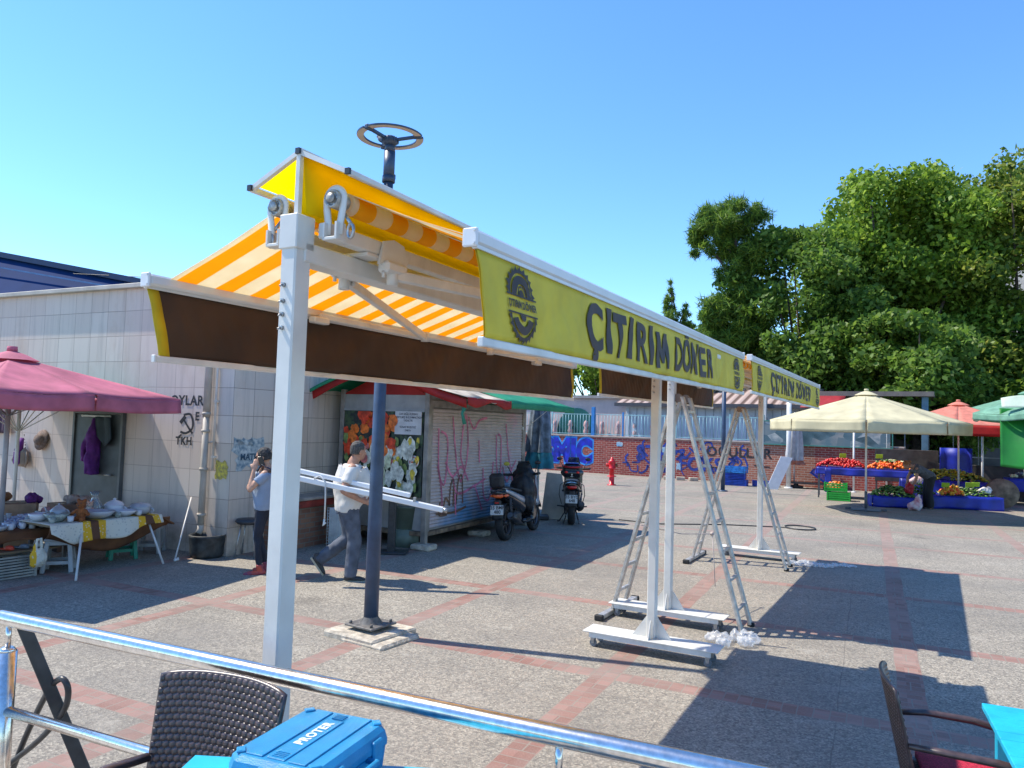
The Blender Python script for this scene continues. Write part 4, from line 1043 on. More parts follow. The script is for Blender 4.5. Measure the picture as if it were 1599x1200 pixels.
for y in (-.062, .062): mb.box((0,y,.1175), (.30,.050,.005), bev=.0015)
mb.box((-.02,0,.1172), (.255,.052,.004), bev=.0015)
for sx in (-1,1):
    for k in range(4): mb.box((sx*.138+k*.008*-sx, 0, .1195), (.003,.034,.004))
    for sy in (-1,1): mb.box((sx*(X-.032), sy*(Y_-.028), .118), (.028,.022,.006), rz=sx*sy*-.7, bev=.002)
    mb.box((sx*(X+.002),0,.08), (.014,.06,.05), bev=.004)
for sx in (-.09,.09): mb.box((sx,-Y_-.004,.07), (.045,.014,.055), bev=.004)
mb.build('lid', bp_, tc_)
mb = MB(); put_text(mb, 'PROTER', lambda x, y: (x+.01, y, .1204), size=.036, offset=.0014, space=1.15)
mb.build('lettering', mat('white_ink', (.75,.78,.80), .5), tc_)
mb = MB(); put_text(mb, 'PROTER', lambda x, y: (x*.6, -Y_-.0015, .035+y*.6), size=.036, offset=.001, space=1.1)
mb.build('side_lettering', mat('dark_blue_ink', (.01,.05,.12), .5), tc_)
mb = MB(); mb.tube([(-.05,-Y_-.0,.06),(-.05,-Y_-.03,.06),(.05,-Y_-.03,.06),(.05,-Y_,.06)], .008, 8); mb.build('handle', bp_, tc_)
# ------------------------------------------------------------------ kiosk
KC = Vector((-1.31, 11.78, 0))
ki = thing('flower_kiosk', 'closed flower kiosk with graffitied roller shutter and torn red, white and green awning', 'kiosk', KC, math.radians(-25.4))
# local +y runs away along the shutter side, local -x runs left along the flower poster side
KW, KL, KZ0, KZ = 1.66, 3.65, .26, 2.42
frame_m = mat('kiosk_frame', (.30,.27,.24), .55, .3, var=.25, dirt=.4, scale=6)
panel_m = mat('kiosk_panel', (.33,.32,.31), .6, var=.15, dirt=.4, scale=4)
mb = MB(); mb.box((-KW/2, KL/2, (KZ0+KZ)/2), (KW-.06, KL-.06, KZ-KZ0-.02)); mb.build('body', panel_m, ki)
mb = MB(); mb.box((-KW/2, KL/2, .23), (KW+.06, KL+.06, .07), bev=.006); mb.build('floor_frame', mat('old_wood', (.20,.14,.09), .8, var=.4, scale=9), ki)
for (x, y) in ((0,0),(0,KL),(-KW,0),(-KW,KL)):
    mb = MB(); mb.box((x,y,(KZ+.08)/2+.04), (.085,.085,KZ+.0), bev=.004); mb.build('corner_post', frame_m, ki)
for (x, y) in ((.0,-.02),(.0,KL),(-KW,-.0),(-.0,KL/2)):
    mb = MB(); mb.box((x+.03,y-.02,.045), (.34,.28,.09), bev=.02); mb.build('foot_block', mat('concrete', (.5,.44,.35)), ki)
mb = MB(); mb.box((-KW/2,-.015,2.30), (KW-.08,.03,.24), bev=.004); mb.box((-KW/2,-.03,2.17), (KW-.08,.04,.04)); mb.build('upper_panel', panel_m, ki)
# flower poster, painted blooms as real print shapes
post = NB('flower_poster_print')
c = post.coords('Object'); vv = post.new('ShaderNodeTexVoronoi'); vv.inputs['Scale'].default_value = 7; post.l.new(c, vv.inputs['Vector'])
nn = post.noise(c, 9, 6, .6)
post.l.new(post.mix(post.remap(nn, .45, .62), (.012,.02,.022), (.05,.085,.035)), post.b.inputs['Base Color']); post.b.inputs['Roughness'].default_value = .45
px0, px1, pz0, pz1 = -KW+.06, -.06, .80, 2.15
mb = MB(); mb.box(((px0+px1)/2,-.03,(pz0+pz1)/2), (px1-px0,.02,pz1-pz0)); po_ = mb.build('flower_poster', post.m, ki)
fl_cols = {'poster_red_bloom': (.75,.06,.015), 'poster_orange_bloom': (.80,.17,.02), 'poster_white_bloom': (.72,.70,.58), 'poster_yellow_bloom': (.72,.52,.05), 'poster_pale_tulip': (.60,.62,.40), 'poster_leaf': (.20,.26,.07), 'poster_pink_bloom': (.65,.18,.16)}
r = random.Random(11); cnt = 0
def bloom(mb, cx, cz, R, y, kind):
    n = 13; pts = []
    for i in range(n):
        a = 2*PI*i/n+r.uniform(-.15,.15); k = R*(1+r.uniform(-.28,.15))
        if kind == 'tulip': pts.append((cx+k*.62*math.cos(a), y, cz+k*1.15*math.sin(a)))
        else: pts.append((cx+k*math.cos(a), y, cz+k*math.sin(a)))
    pts = [(min(px1-.01,max(px0+.01,p[0])), p[1], min(pz1-.01,max(pz0+.01,p[2]))) for p in pts]
    mb.add([(cx,y,cz)]+pts, [(0,(i+1)%n+1,i+1) for i in range(n)], False)
plan = []
for i in range(46): plan.append(('poster_red_bloom' if r.random() < .5 else 'poster_orange_bloom', r.uniform(px0+.05,px0+1.0), r.uniform(1.5,2.12), r.uniform(.06,.12), 'r'))
for i in range(9): plan.append(('poster_pink_bloom', r.uniform(px0+.3,px0+1.1), r.uniform(1.3,1.7), r.uniform(.04,.08), 'r'))
for i in range(44): plan.append(('poster_white_bloom', r.uniform(px0+.25,px1-.08), r.uniform(.85,1.6), r.uniform(.07,.14), 'tulip'))
for i in range(10): plan.append(('poster_yellow_bloom', r.uniform(px0+.6,px1-.05), r.uniform(1.0,1.75), r.uniform(.04,.08), 'tulip'))
for i in range(14): plan.append(('poster_pale_tulip', r.uniform(px0+.05,px1-.3), r.uniform(.85,1.45), r.uniform(.06,.12), 'tulip'))
for i in range(26): plan.append(('poster_leaf', r.uniform(px0+.05,px1-.05), r.uniform(.85,1.8), r.uniform(.04,.09), 'tulip'))
r.shuffle(plan); groups = {}
for k, (m_, x, z, R, kd) in enumerate(plan):
    groups.setdefault(m_, MB()); bloom(groups[m_], x, z, R, -.042-.0004*k, kd)
for m_, q in groups.items(): q.build('printed_blooms', mat(m_, fl_cols[m_], .5, var=.35, scale=14), po_)
mb = MB(); mb.box((-.33,-.062,1.97), (.50,.012,.37)); nt_ = mb.build('notice', mat('notice_grey', (.55,.53,.52), .6), ki)
mb = MB()
for i, t in enumerate(('CAN SAĞLI KURBAN', 'KAPATILMIŞ BULUNMAKTADIR', 'YASAKTIR', '', 'KONAK BELEDİYESİ', 'ZABITA')):
    if t: put_text(mb, t, lambda x, y, i=i: (-.33+x*.8, -.0695, 2.11-.052*i+y), size=.042 if i > 2 else .048, offset=.0008)
mb.build('notice_text', mat('ink', (.04,.04,.05), .6), nt_)
mb = MB(); mb.lathe([(0,0),(.10,0),(.10,.006),(0,.006)], (-.20,-.066,1.36), 24, Matrix.Rotation(PI/2, 3, 'X')); bd = mb.build('round_badge', mat('badge_white', (.65,.63,.62), .5), ki)
mb = MB(); mb.lathe([(.066,0),(.078,0)], (-.20,-.0735,1.36), 24, Matrix.Rotation(PI/2, 3, 'X')); patch(mb, -.20, 1.34, .09, .06, lambda a, b_: (a, -.0735, b_), 3)
mb.build('badge_print', mat('badge_red', (.60,.12,.05), .5), bd)
# roller shutter
sh = NB('shutter_paint'); c = sh.coords('Object'); sp = sh.new('ShaderNodeSeparateXYZ'); sh.l.new(c, sp.inputs[0])
n1_ = sh.noise(c, 1.3, 6, .6); n2_ = sh.noise(sh.coords('Object', loc=(3,3,3)), 1.1, 5, .6)
base = sh.mix(sh.remap(sh.noise(c, 5, 8, .7), .4, .7, 0, .6), (.48,.41,.40), (.32,.26,.25))
hgt = sh.math('ADD', sh.remap(sp.outputs[2], .25, 1.25, 1.0, 0.0), sh.math('MULTIPLY', sh.math('SUBTRACT', n1_, .5), 1.5))
hgt = sh.math('MULTIPLY', hgt, sh.remap(sp.outputs[1], .2, 3.2, .35, 1.15))
bluep = sh.mix(sh.remap(hgt, .3, .62), base, (.10,.24,.42))
bluep = sh.mix(sh.remap(n2_, .58, .70, 0, .75), bluep, (.55,.27,.36))
sh.l.new(bluep, sh.b.inputs['Base Color']); sh.b.inputs['Roughness'].default_value = .5; sh.b.inputs['Metallic'].default_value = .15
mb = MB(); nsl = 34; z0 = .30; z1s = 2.22
vs = []; fs = []; N = nsl*6+1
for j in range(N):
    t = j/6; k = t % 1; bul = .020*math.sin(PI*k)
    z = z0+(z1s-z0)*j/(N-1)
    for y in (.10, KL-.08): vs.append((.0+bul+.002, y, z))
fs = [(2*j, 2*j+1, 2*j+3, 2*j+2) for j in range(N-1)]
mb.add(vs, fs, True); shu = mb.build('roller_shutter', sh.m, ki)
mb = MB(); mb.box((.012,.07,1.27), (.05,.06,2.0), bev=.004); mb.box((.012,KL-.055,1.27), (.05,.06,2.0), bev=.004); mb.box((.012,KL/2,2.29), (.05,KL,.12), bev=.01); mb.build('shutter_guides', frame_m, ki)
def onsh(a, b_): return (.026, a, b_)
pk_ = mat('spray_pink', (.58,.17,.28), .6, var=.35, scale=5); 
mb = MB(); r = random.Random(21)
def stroke(mb, pts, wd): ribbon(mb, pts, wd, lambda a, b_: (.0245, a, b_))
for pts in ([(.3,1.9),(.35,1.2),(.55,1.0),(.6,1.7),(.38,1.85)], [(.75,2.1),(.9,1.4),(1.1,1.0),(1.3,1.5),(1.2,2.15),(1.05,1.5),(1.2,1.2)], [(1.3,2.1),(1.5,1.9),(1.7,2.05),(2.0,2.1)], [(.3,1.3),(.45,.9),(.5,.5)], [(.8,1.1),(1.0,.8),(1.6,.9),(2.0,1.0)], [(1.7,1.7),(1.75,1.3)], [(2.4,1.8),(2.45,1.2),(2.6,1.0),(2.6,1.7),(2.45,1.8)], [(1.9,1.2),(1.95,.7),(2.2,.65),(2.3,1.3)], [(2.8,2.0),(2.95,1.4),(3.2,.8)], [(.55,1.35),(.8,1.1),(1.1,1.25),(1.35,1.0)], [(1.6,.9),(1.8,.6),(1.9,.45)], [(2.7,1.2),(2.9,.9),(3.1,1.1),(3.3,1.3)], [(.9,.8),(.95,.45)]):
    stroke(mb, pts, .042)
mb.build('graffiti', pk_, shu)
mb = MB()
for pts in ([(.25,.62),(.5,.60),(.6,.75),(.75,.62)], [(.72,.62),(.75,.95),(.85,1.02),(.85,.6)], [(.95,.62),(1.0,1.02),(1.12,1.08),(1.18,.62)], [(.42,.70),(.40,.50),(.65,.48)], [(.3,.52),(.9,.50),(1.3,.56)]): stroke(mb, pts, .040)
mb.build('graffiti_brown', mat('spray_brown', (.16,.085,.05), .7, var=.3, scale=10), shu)
# roof with coloured sheets
rg_ = mat('awning_green', (.03,.36,.18), .6, var=.15, scale=3, trans=.35, dirt=.2); rrd = mat('awning_red', (.50,.025,.02), .6, var=.2, scale=3, trans=.35); rwh = mat('awning_worn_white', (.72,.63,.50), .75, var=.25, scale=4, trans=.25, dirt=.6)
RZ, EZ = 2.92, 2.36
mb = MB()
def roofp(xa, xb, ya, yb, name, m, wob=.02, side=1):
    mb = MB()
    def f(a, b_):
        x = xa+(xb-xa)*a; y = ya+(yb-ya)*b_; xm = -KW/2
        t = abs(x-xm)/(abs((.95 if side > 0 else -KW-.5)-xm)); z = RZ+(EZ-RZ)*t
        return (x, y, z+wob*math.sin(y*4.1+x*3)*.5+wob*math.sin(y*9+1)*.4*a)
    mb.sheet(f, 10, 14, .008); return mb.build(name, m, ki)
roofp(-KW/2, .95, -.55, 1.05, 'roof_sheet', rwh, .05); roofp(-KW/2, .95, 1.055, KL+.35, 'roof_sheet', rg_, .02)
roofp(-KW/2, -KW-.5, -.50, 1.2, 'roof_sheet', rg_, .03, -1); roofp(-KW/2, -KW-.5, 1.21, KL+.3, 'roof_sheet', rrd, .02, -1)
mb = MB(); mb.sheet(lambda a, b_: (.952+.012*math.sin(a*19), -.45+a*1.5, EZ+.02-.15*b_*(.7+.3*math.sin(a*9))), 40, 3, .006); mb.build('roof_fringe', rrd, ki)
mb = MB(); mb.sheet(lambda a, b_: (.955+.006*math.sin(a*25), 1.055+a*(KL-.72), EZ+.01-.11*b_), 40, 3, .006); mb.build('roof_fringe', rg_, ki)
mb = MB()
def arch(a): x = -KW-.5+(KW+1.45)*a; xm = -KW/2; t = abs(x-xm)/((.95-xm) if x > xm else (KW/2+.5)); return x, RZ+(EZ-RZ)*t
mb.sheet(lambda a, b_: (arch(a)[0], -.50+.03*math.sin(a*20)*b_, arch(a)[1]-.015-.13*b_), 30, 2, .006); mb.build('front_fringe', rrd, ki)
mb = MB(); mb.sheet(lambda a, b_: (arch(a*.5+.0)[0], -.56+.01*math.sin(a*17), arch(a*.5)[1]+.02-.06*b_), 30, 2, .01); mb.build('green_piping', rg_, ki)
for gy in (-.02, KL): mb = MB(); mb.add([(-KW,gy,KZ),(0,gy,KZ),(-KW/2,gy,RZ-.12)], [(0,1,2)]); mb.build('gable', rrd, ki)
mb = MB()
for y in (-.45, 1.0, 2.4, KL+.25): mb.bar((-KW/2,y,RZ-.05),(.92,y,EZ-.04), .03,.04); mb.bar((-KW/2,y,RZ-.05),(-KW-.45,y,EZ-.03), .03,.04)
mb.bar((0,.0,KZ),(.88,-.4,EZ-.04), .025,.025); mb.build('roof_frame', frame_m, ki)
mb = MB(); r = random.Random(5)
for (x,y) in ((.85,-.38),(-KW-.45,-.42)): mb.tube([(x,y,EZ),(x+.02,y,EZ-.12),(x-.02,y-.01,EZ-.22),(x+.02,y,EZ-.38)], [.03,.04,.02,.03], 7)
mb.build('tied_rags', mat('rag_green', (.03,.22,.15), .8), ki)
mb = MB(); mb.tube([(.94,2.6,EZ-.1),(.6,2.62,2.0),(.45,2.62,1.95)], .006, 5); mb.box((.45,2.62,1.93), (.04,.04,.05)); mb.build('hanging_cord', mat('cord_white', (.6,.6,.58), .7), ki)
mb = MB(); mb.box((-.02,-.35,.89), (1.05,.62,.035), bev=.008)
sf_ = mb.build('counter_shelf', mat('shelf_wood', (.24,.11,.06), .6, var=.3, scale=6), ki); sf_.location = (-.75,.02,-.03)
# black flat post base stand in front of kiosk, green bin, blue box
bp2 = thing('black_pedestal', 'black steel pedestal foot standing before the flower kiosk', 'pedestal', (-1.75, 11.35, 0), 0)
mb = MB(); mb.box((0,0,.02), (.50,.34,.03), bev=.006); mb.build('plate', blackm, bp2); mb = MB(); mb.box((0,0,.44), (.11,.11,.82), bev=.006); mb.build('column', blackm, bp2)
wb = thing('wire_basket', 'white wire basket standing on end beside the brick bench', 'basket', (-2.62, 11.70, 0), math.radians(-20))
mb = MB()
for i in range(8): mb.tube([(-.16+i*.045,-.1,0),(-.16+i*.045,-.1,.62)], .004, 5)
for i in range(14): mb.tube([(-.17,-.1,.02+i*.046),(.17,-.1,.02+i*.046)], .004, 5)
mb.box((0,.06,.31), (.32,.26,.6), bev=.01); mb.build('frame', mat('basket_white', (.62,.62,.60), .5), wb)
gb = thing('green_tub', 'grey green plastic tub under the kiosk shelf', 'tub', (-1.62, 12.05, 0))
mb = MB(); mb.lathe([(0,.28),(.17,.28),(.21,.62),(.22,.62),(.22,.64),(.19,.64),(.16,.30),(0,.30)], n=20); mb.lathe([(0,0),(.2,0),(.2,.28),(0,.28)], n=18); mb.build('tub', mat('tub_green', (.13,.17,.14), .5), gb)
bd_ = thing('leaning_board', 'beige board leaning between the two scooters', 'board', (.98, 16.1, 0), math.radians(-15))
mb = MB(); mb.prism([(-.28,0),(.30,0),(.12,.95),(-.22,.97)], -.012, .012, lambda a, b_, z: (a, z+b_*.22, b_)); mb.build('panel', mat('board_beige', (.50,.44,.37), .7, dirt=.3), bd_)

# ------------------------------------------------------------------ parasols
def parasol(name, label, loc, rz, R, za, ze, nseg, mats, vh=.2, base='slab', pr=.025, sag=.06, group='open market parasols', tilt=0, vent=True, polem=None, drop=None, mids=True, vm=None):
    r = thing(name, label, 'parasol', loc, rz, group)
    A = [2*PI*i/nseg for i in range(nseg)]; vt = [Vector((R*math.cos(a), R*math.sin(a), ze)) for a in A]
    polem = polem or white
    top = Vector((0,0,za))
    for i in range(nseg):
        a_, b_ = vt[i], vt[(i+1) % nseg]
        halves = ((a_, (a_+b_)/2), ((a_+b_)/2, b_)) if (mids and nseg == 4) else ((a_, b_),)
        mb = MB()
        for p, q in halves:
            def f(u, v, p=p, q=q):
                e = p.lerp(q, u); o = top.lerp(e, max(v, .02)); s_ = sag*math.sin(PI*u)*v*(1.15-v*.6)*2.0
                return (o.x, o.y, o.z - s_ + .012*math.sin(v*9+i*2)*math.sin(PI*u))
            mb.sheet(f, 8, 10, .004)
        mb.build('canopy_panel', mats[i % len(mats)], r)
        mb = MB()
        for p, q in halves:
            out = ((p+q)/2); out.z = 0; out.normalize()
            def g_(u, v, p=p, q=q, out=out):
                e = p.lerp(q, u); s_ = sag*math.sin(PI*u)*1.0*(1.15-.6)*2.0
                sc = .5+.5*abs(math.cos(PI*u))**.3 if False else 1
                wv = .02*math.sin(u*11+i*3+p.x)*v
                uu = .5+(u-.5)*(1-.02)
                e = p.lerp(q, uu)
                return (e.x+out.x*(.012+wv), e.y+out.y*(.012+wv), e.z-s_-vh*v*sc*(1-.06*math.sin(PI*u)))
            mb.sheet(g_, 14, 4, .003)
        mb.build('valance', vm or mats[i % len(mats)], r)
    if vent:
        mb = MB(); mb.lathe([(.30,za-.05),(.16,za+.02),(.05,za+.06),(0,za+.07)], n=16); mb.lathe([(0,za+.06),(.06,za+.06),(.055,za+.12),(0,za+.125)], n=14); mb.build('top_cap', mats[0], r)
    mb = MB(); mb.tube([(0,0,.05),(0,0,za)], pr, 14); mb.build('pole', polem, r)
    ribs = list(vt)
    if mids and nseg == 4: ribs += [(vt[i]+vt[(i+1) % 4])/2 for i in range(4)]
    for v_ in ribs:
        mb = MB(); mb.tube([(0,0,za-.06), v_*.5+Vector((0,0,(za-.06)*.5-.03)), v_-Vector((0,0,.03))], .009, 6)
        mid = v_*.5; mid.z = (za+ze)/2-.07; mb.tube([(0,0,za-.75), mid], .008, 6); mb.build('rib', polem, r)
    if base == 'slab':
        mb = MB(); mb.box((0,0,.06), (.62,.62,.10), bev=.03); mb.tube([(0,0,.1),(0,0,.45)], pr+.012, 12); mb.build('base', mat('base_dark', (.07,.07,.075), .7), r)
    elif base == 'cross':
        mb = MB(); mb.box((0,0,.03), (1.0,.07,.05)); mb.box((0,0,.03), (.07,1.0,.051)); mb.tube([(0,0,.03),(0,0,.5)], pr+.012, 12); mb.build('base', mat('base_grey', (.12,.12,.13), .6, .3), r)
        for k in range(4):
            a = PI/4+k*PI/2; mb = MB(); mb.box((.27*math.cos(a), .27*math.sin(a), .04), (.34,.34,.06), rz=0, bev=.01); mb.build('ballast_slab', mat('slab_grey', (.18,.18,.19), .8), r)
    return r
maroon = mat('maroon_canvas', (.56,.16,.23), .8, var=.18, scale=3, trans=.22, bump=.2, bscale=12)
pr1 = parasol('parasol', 'faded maroon square parasol over the crockery stall', (-6.25, 9.25, 0), math.radians(27), 1.95, 2.66, 2.20, 4, [maroon], vh=.19, sag=.03, polem=mat('grey_pole', (.30,.31,.34), .45, .3), pr=.03)
greenc = mat('green_canvas', (.02,.26,.16), .7, var=.2, trans=.25)
pr1b = parasol('parasol', 'green parasol half hidden beneath the maroon one', (-7.16, 10.84, 0), math.radians(180-25.4+45), 1.68, 2.42, 2.12, 4, [greenc, mat('teal_canvas', (.03,.20,.22), .7, trans=.2)], vh=.05, vent=False, sag=.02)
cream = mat('cream_canvas', (.62,.56,.36), .8, var=.12, scale=2.5, trans=.18, dirt=.12)
creamv = mat('cream_canvas', (.62,.56,.36))
pr2 = parasol('parasol', 'large cream octagonal parasol over the tomato stall', (9.54, 19.96, 0), math.radians(64.5), 2.45, 3.12, 2.36, 8, [cream], vh=.30, base='cross', sag=.02)
redc = mat('red_canvas', (.62,.02,.015), .65, var=.15, scale=3, trans=.45)
pr3 = parasol('parasol', 'red parasol, its top coloured pink as if sunlit, with a bright red valance behind the cream one', (13.7, 22.76, 0), math.radians(-76), 2.4, 3.05, 2.40, 4, [mat('sunlit_red_canvas', (.78,.30,.22), .65, trans=.4)], vh=.32, sag=.03, vm=redc)  # pink top paints in the sunlight on red cloth; valance keeps the red
wgreen = mat('white_green_canvas', (.60,.70,.58), .7, var=.15, scale=2, trans=.3)
gcan = mat('mint_canvas', (.20,.42,.30), .7, var=.15, trans=.3)
pr4 = parasol('parasol', 'white and green parasol at the right edge with green cloth hanging', (13.3, 17.5, 0), math.radians(30), 2.15, 3.45, 2.62, 8, [wgreen, gcan], vh=.16, sag=.05, polem=mat('pole_white', (.7,.7,.68), .4))
pr5 = parasol('parasol', 'mint green parasol rising behind the bright red one', (17.4, 25.0, 0), math.radians(10), 2.8, 3.6, 2.7, 8, [gcan], vh=.2, sag=.03)
gc = thing('green_tarp', 'bright green tarpaulin hanging from the parasol at the right edge', 'tarpaulin', (11.2, 17.0, 0), math.radians(-30))
g2 = mat('tarp_green', (.02,.30,.04), .5, var=.2, scale=1.5, trans=.35, col2=(.01,.17,.03)); mb = MB(); mb.sheet(lambda a, b_: (a*1.6, .10*math.sin(a*7+b_*2)+.35*(1-b_)**3, 2.72-.10*a*a+.22*(1-b_)**2*0-1.34*b_*(1+.07*math.sin(a*3))+.12*(a)*b_), 30, 20, .008); mb.build('cloth', g2, gc)
mb = MB(); mb.sheet(lambda a, b_: (.02+a*1.6, .25*b_-.02, 2.73+.22*b_*(1+.3*math.sin(a*6))), 20, 6, .008); mb.build('top_fold', wgreen, gc)
mb = MB(); mb.tube([(.55,.35,0),(.42,.35,2.6)], .022, 10); mb.build('pole', mat('pole_white', (.7,.7,.68), .4), gc)
# closed parasols
def closed(name, label, loc, z0, z1, R0, R1, ms, polem, zc=None, foot=True):
    r = thing(name, label, 'parasol', loc, 0, 'folded parasols'); n = 48
    def prof(z0, z1, r0, r1, k):
        mb = MB(); vs = []; m = 14
        for j in range(m+1):
            t = j/m; z = z1+(z0-z1)*t; R = r1+(r0-r1)*t**.8
            for i in range(n):
                a = 2*PI*i/n; q = R*(1+.22*math.sin(a*8+t*1.2)*(.4+.6*t)+.05*math.sin(a*3+t*5)); vs.append((q*math.cos(a), q*math.sin(a), z))
        fs = [(j*n+i, j*n+(i+1)%n, (j+1)*n+(i+1)%n, (j+1)*n+i) for j in range(m) for i in range(n)]
        mb.add(vs, fs, True); mb.build('folded_canopy' if k == 0 else 'hem_band', ms[k], r)
    if zc: prof(zc, z1, R0*.82, R1, 0); prof(z0, zc+.002, R0, R0*.82, 1)
    else: prof(z0, z1, R0, R1, 0)
    mb = MB(); mb.tube([(0,0,.03),(0,0,z1+.15)], .024, 12); mb.build('pole', polem, r)
    if foot:
        mb = MB(); mb.box((0,0,.05), (.5,.5,.08), bev=.02); mb.build('base', mat('base_dark', (.07,.07,.075)), r)
    return r
closed('parasol', 'folded blue grey parasol with teal hem behind the first scooter', (.62, 16.0, 0), 1.08, 2.55, .30, .17, [mat('grey_blue_canvas', (.15,.20,.27), .8, var=.3, scale=9), mat('teal_hem', (.01,.16,.22), .7, var=.2, scale=8)], white, zc=1.42)
closed('parasol', 'folded white parasol by the brick wall left of the tomato stall', (10.42, 27.3, 0), .85, 2.6, .34, .22, [mat('grey_white_canvas', (.42,.42,.43), .8, var=.2, scale=5), mat('orange_hem', (.42,.14,.08), .7)], mat('pole_white', (.7,.7,.68), .4), zc=1.0)
# ------------------------------------------------------------------ trees
def leaf_mat(name, c1, c2, c3=None, tr=.5):
    m = NB(name); g_ = m.new('ShaderNodeNewGeometry'); rn = g_.outputs['Random Per Island']
    c = m.coords('Object'); nz = m.noise(c, .55, 4, .6)
    f = m.math('ADD', m.math('MULTIPLY', rn, .5), m.math('MULTIPLY', nz, .55))
    st = [(.25, c1), (.55, c2), (.85, c3 or tuple(min(1, x*1.5) for x in c2))]
    o = m.ramp(f, st); m.l.new(o, m.b.inputs['Base Color']); m.b.inputs['Roughness'].default_value = .5; m.b.inputs['Specular IOR Level'].default_value = .35
    t = m.new('ShaderNodeBsdfTranslucent'); m.l.new(o, t.inputs[0]); ms = m.new('ShaderNodeMixShader'); ms.inputs[0].default_value = tr
    m.l.new(m.b.outputs[0], ms.inputs[1]); m.l.new(t.outputs[0], ms.inputs[2]); m.l.new(ms.outputs[0], m.n['Material Output'].inputs[0]); return m.m
bark = mat('bark', (.10,.08,.065), .9, var=.4, scale=8, bump=.6, bscale=20)
def leaves(centers, radii, counts, size, rng, needle=False, up=.25, droop=0.0):
    P = []; 
    for (c, R, n) in zip(centers, radii, counts):
        d = rng.normal(size=(n, 3)); d /= np.linalg.norm(d, axis=1)[:, None]
        rr = rng.random(n)**.42
        P.append(np.array(c)+d*rr[:, None]*np.array(R))
    P = np.concatenate(P); n = len(P)
    a = rng.normal(size=(n, 3)); a[:, 2] += up; a /= np.linalg.norm(a, axis=1)[:, None]
    b = rng.normal(size=(n, 3)); b -= (b*a).sum(1)[:, None]*a; b /= np.linalg.norm(b, axis=1)[:, None]
    c = np.cross(a, b); s = size*(.6+.8*rng.random(n))[:, None]
    if needle: L, W = s*1.9, s*.16
    else: L, W = s, s*.62
    b[:, 2] -= droop
    v = np.stack([P-b*L*.5, P+c*W*.5+a*W*.15, P+b*L*.5, P-c*W*.5+a*W*.15], axis=1).reshape(-1, 3)
    return v
def leaf_obj(name, v, m, parent):
    n = len(v)//4; me = bpy.data.meshes.new(name); me.vertices.add(len(v)); me.vertices.foreach_set('co', v.astype(np.float32).ravel())
    me.loops.add(4*n); me.loops.foreach_set('vertex_index', np.arange(4*n, dtype=np.int32)); me.polygons.add(n)
    me.polygons.foreach_set('loop_start', np.arange(0, 4*n, 4, dtype=np.int32))
    me.materials.append(m); me.update(calc_edges=True); me.validate()
    o = bpy.data.objects.new(name, me); COL.objects.link(o); o.parent = parent; return o
def limbs(mb, base, h, r0, tips, rng):
    mb.tube([(0,0,0),(rng.normal()*.1,rng.normal()*.1,h*.3),(rng.normal()*.15,rng.normal()*.15,h*.6)], [r0*1.2,r0*.85,r0*.6], 12)
    for t in tips:
        t = Vector(t); s_ = Vector((0,0,h*rng.uniform(.2,.5))); mid = s_.lerp(t, .5)+Vector((0,0,-.06*h)); 
        mb.tube([s_, mid, t], [r0*.42, r0*.26, r0*.07], 7)
def tree(name, label, loc, h, spread, ncl, nleaf, size, m, seed, zlow=.22, shape=None, r0=.28, clr=(.13,.22), group=None):
    rng = np.random.default_rng(seed); r = thing(name, label, 'tree', loc, 0, group)
    cs, rs = [], []
    while len(cs) < ncl:
        a = rng.random()*2*PI; t = rng.random(); z = h*(zlow+(1-zlow)*t)
        prof = shape(t) if shape else math.sin(PI*min(1, .12+t*.80))**.6
        q = math.sqrt(rng.random())*.95
        R = spread*prof*q; cr = spread*rng.uniform(*clr)*(1.0 if t < .85 else .8)
        cs.append((R*math.cos(a), R*math.sin(a), min(z, h-cr*.7))); rs.append((cr, cr, cr*rng.uniform(.6,.85)))
    cnt = [int(nleaf/ncl*(x[0]/spread/np.mean(clr))**2)+20 for x in rs]
    v = leaves(cs, rs, cnt, size, rng); leaf_obj('crown', v, m, r)
    mb = MB(); rr = random.Random(seed); rr.normal = lambda: rr.gauss(0, 1)
    limbs(mb, None, h, r0, [cs[i] for i in range(0, min(ncl, 40), 2)], rr); mb.build('trunk', bark, r)
    return r
lg1 = leaf_mat('leaf_bright', (.07,.14,.016), (.20,.33,.035), (.36,.48,.08), .52)
lg2 = leaf_mat('leaf_dark', (.045,.10,.018), (.13,.24,.035), (.24,.35,.06), .52)
lg3 = leaf_mat('leaf_olive', (.06,.115,.016), (.19,.28,.035), (.36,.36,.08), .52)
lg4 = leaf_mat('needle_green', (.022,.06,.015), (.11,.22,.03), (.32,.45,.06), .45)
TG = 'trees beyond the brick wall'
tree('broadleaf_tree', 'huge bright green broadleaf tree, widest and tallest of the row', (18.8, 36.5, 0), 14.9, 7.0, 200, 78000, .27, lg1, 3, zlow=.10, shape=lambda t: (1-.55*max(0, t-.45)/.55)*(.82+.18*math.sin(t*9)), r0=.4, clr=(.15,.26), group=TG)
tree('broadleaf_tree', 'yellow green tinged broadleaf tree at the right edge', (24.6, 35.6, 0), 15.3, 6.2, 120, 56000, .26, lg3, 5, zlow=.12, r0=.3, clr=(.17,.28), group=TG)
tree('broadleaf_tree', 'dark lower broadleaf tree between the conifer and the huge tree', (14.2, 35.5, 0), 12.0, 4.3, 100, 34000, .25, lg2, 8, zlow=.12, r0=.25, clr=(.18,.30), group=TG)
tree('broadleaf_tree', 'dark broadleaf tree standing low behind the cream parasol', (17.4, 31.8, 0), 7.4, 4.0, 60, 20000, .26, lg2, 18, zlow=.18, r0=.22, clr=(.2,.3), group=TG)
tree('broadleaf_tree', 'green tree seen between the two brown valances', (5.0, 41.0, 0), 7.6, 3.4, 90, 34000, .22, lg1, 9, zlow=.30, r0=.18, clr=(.2,.3), group=TG)
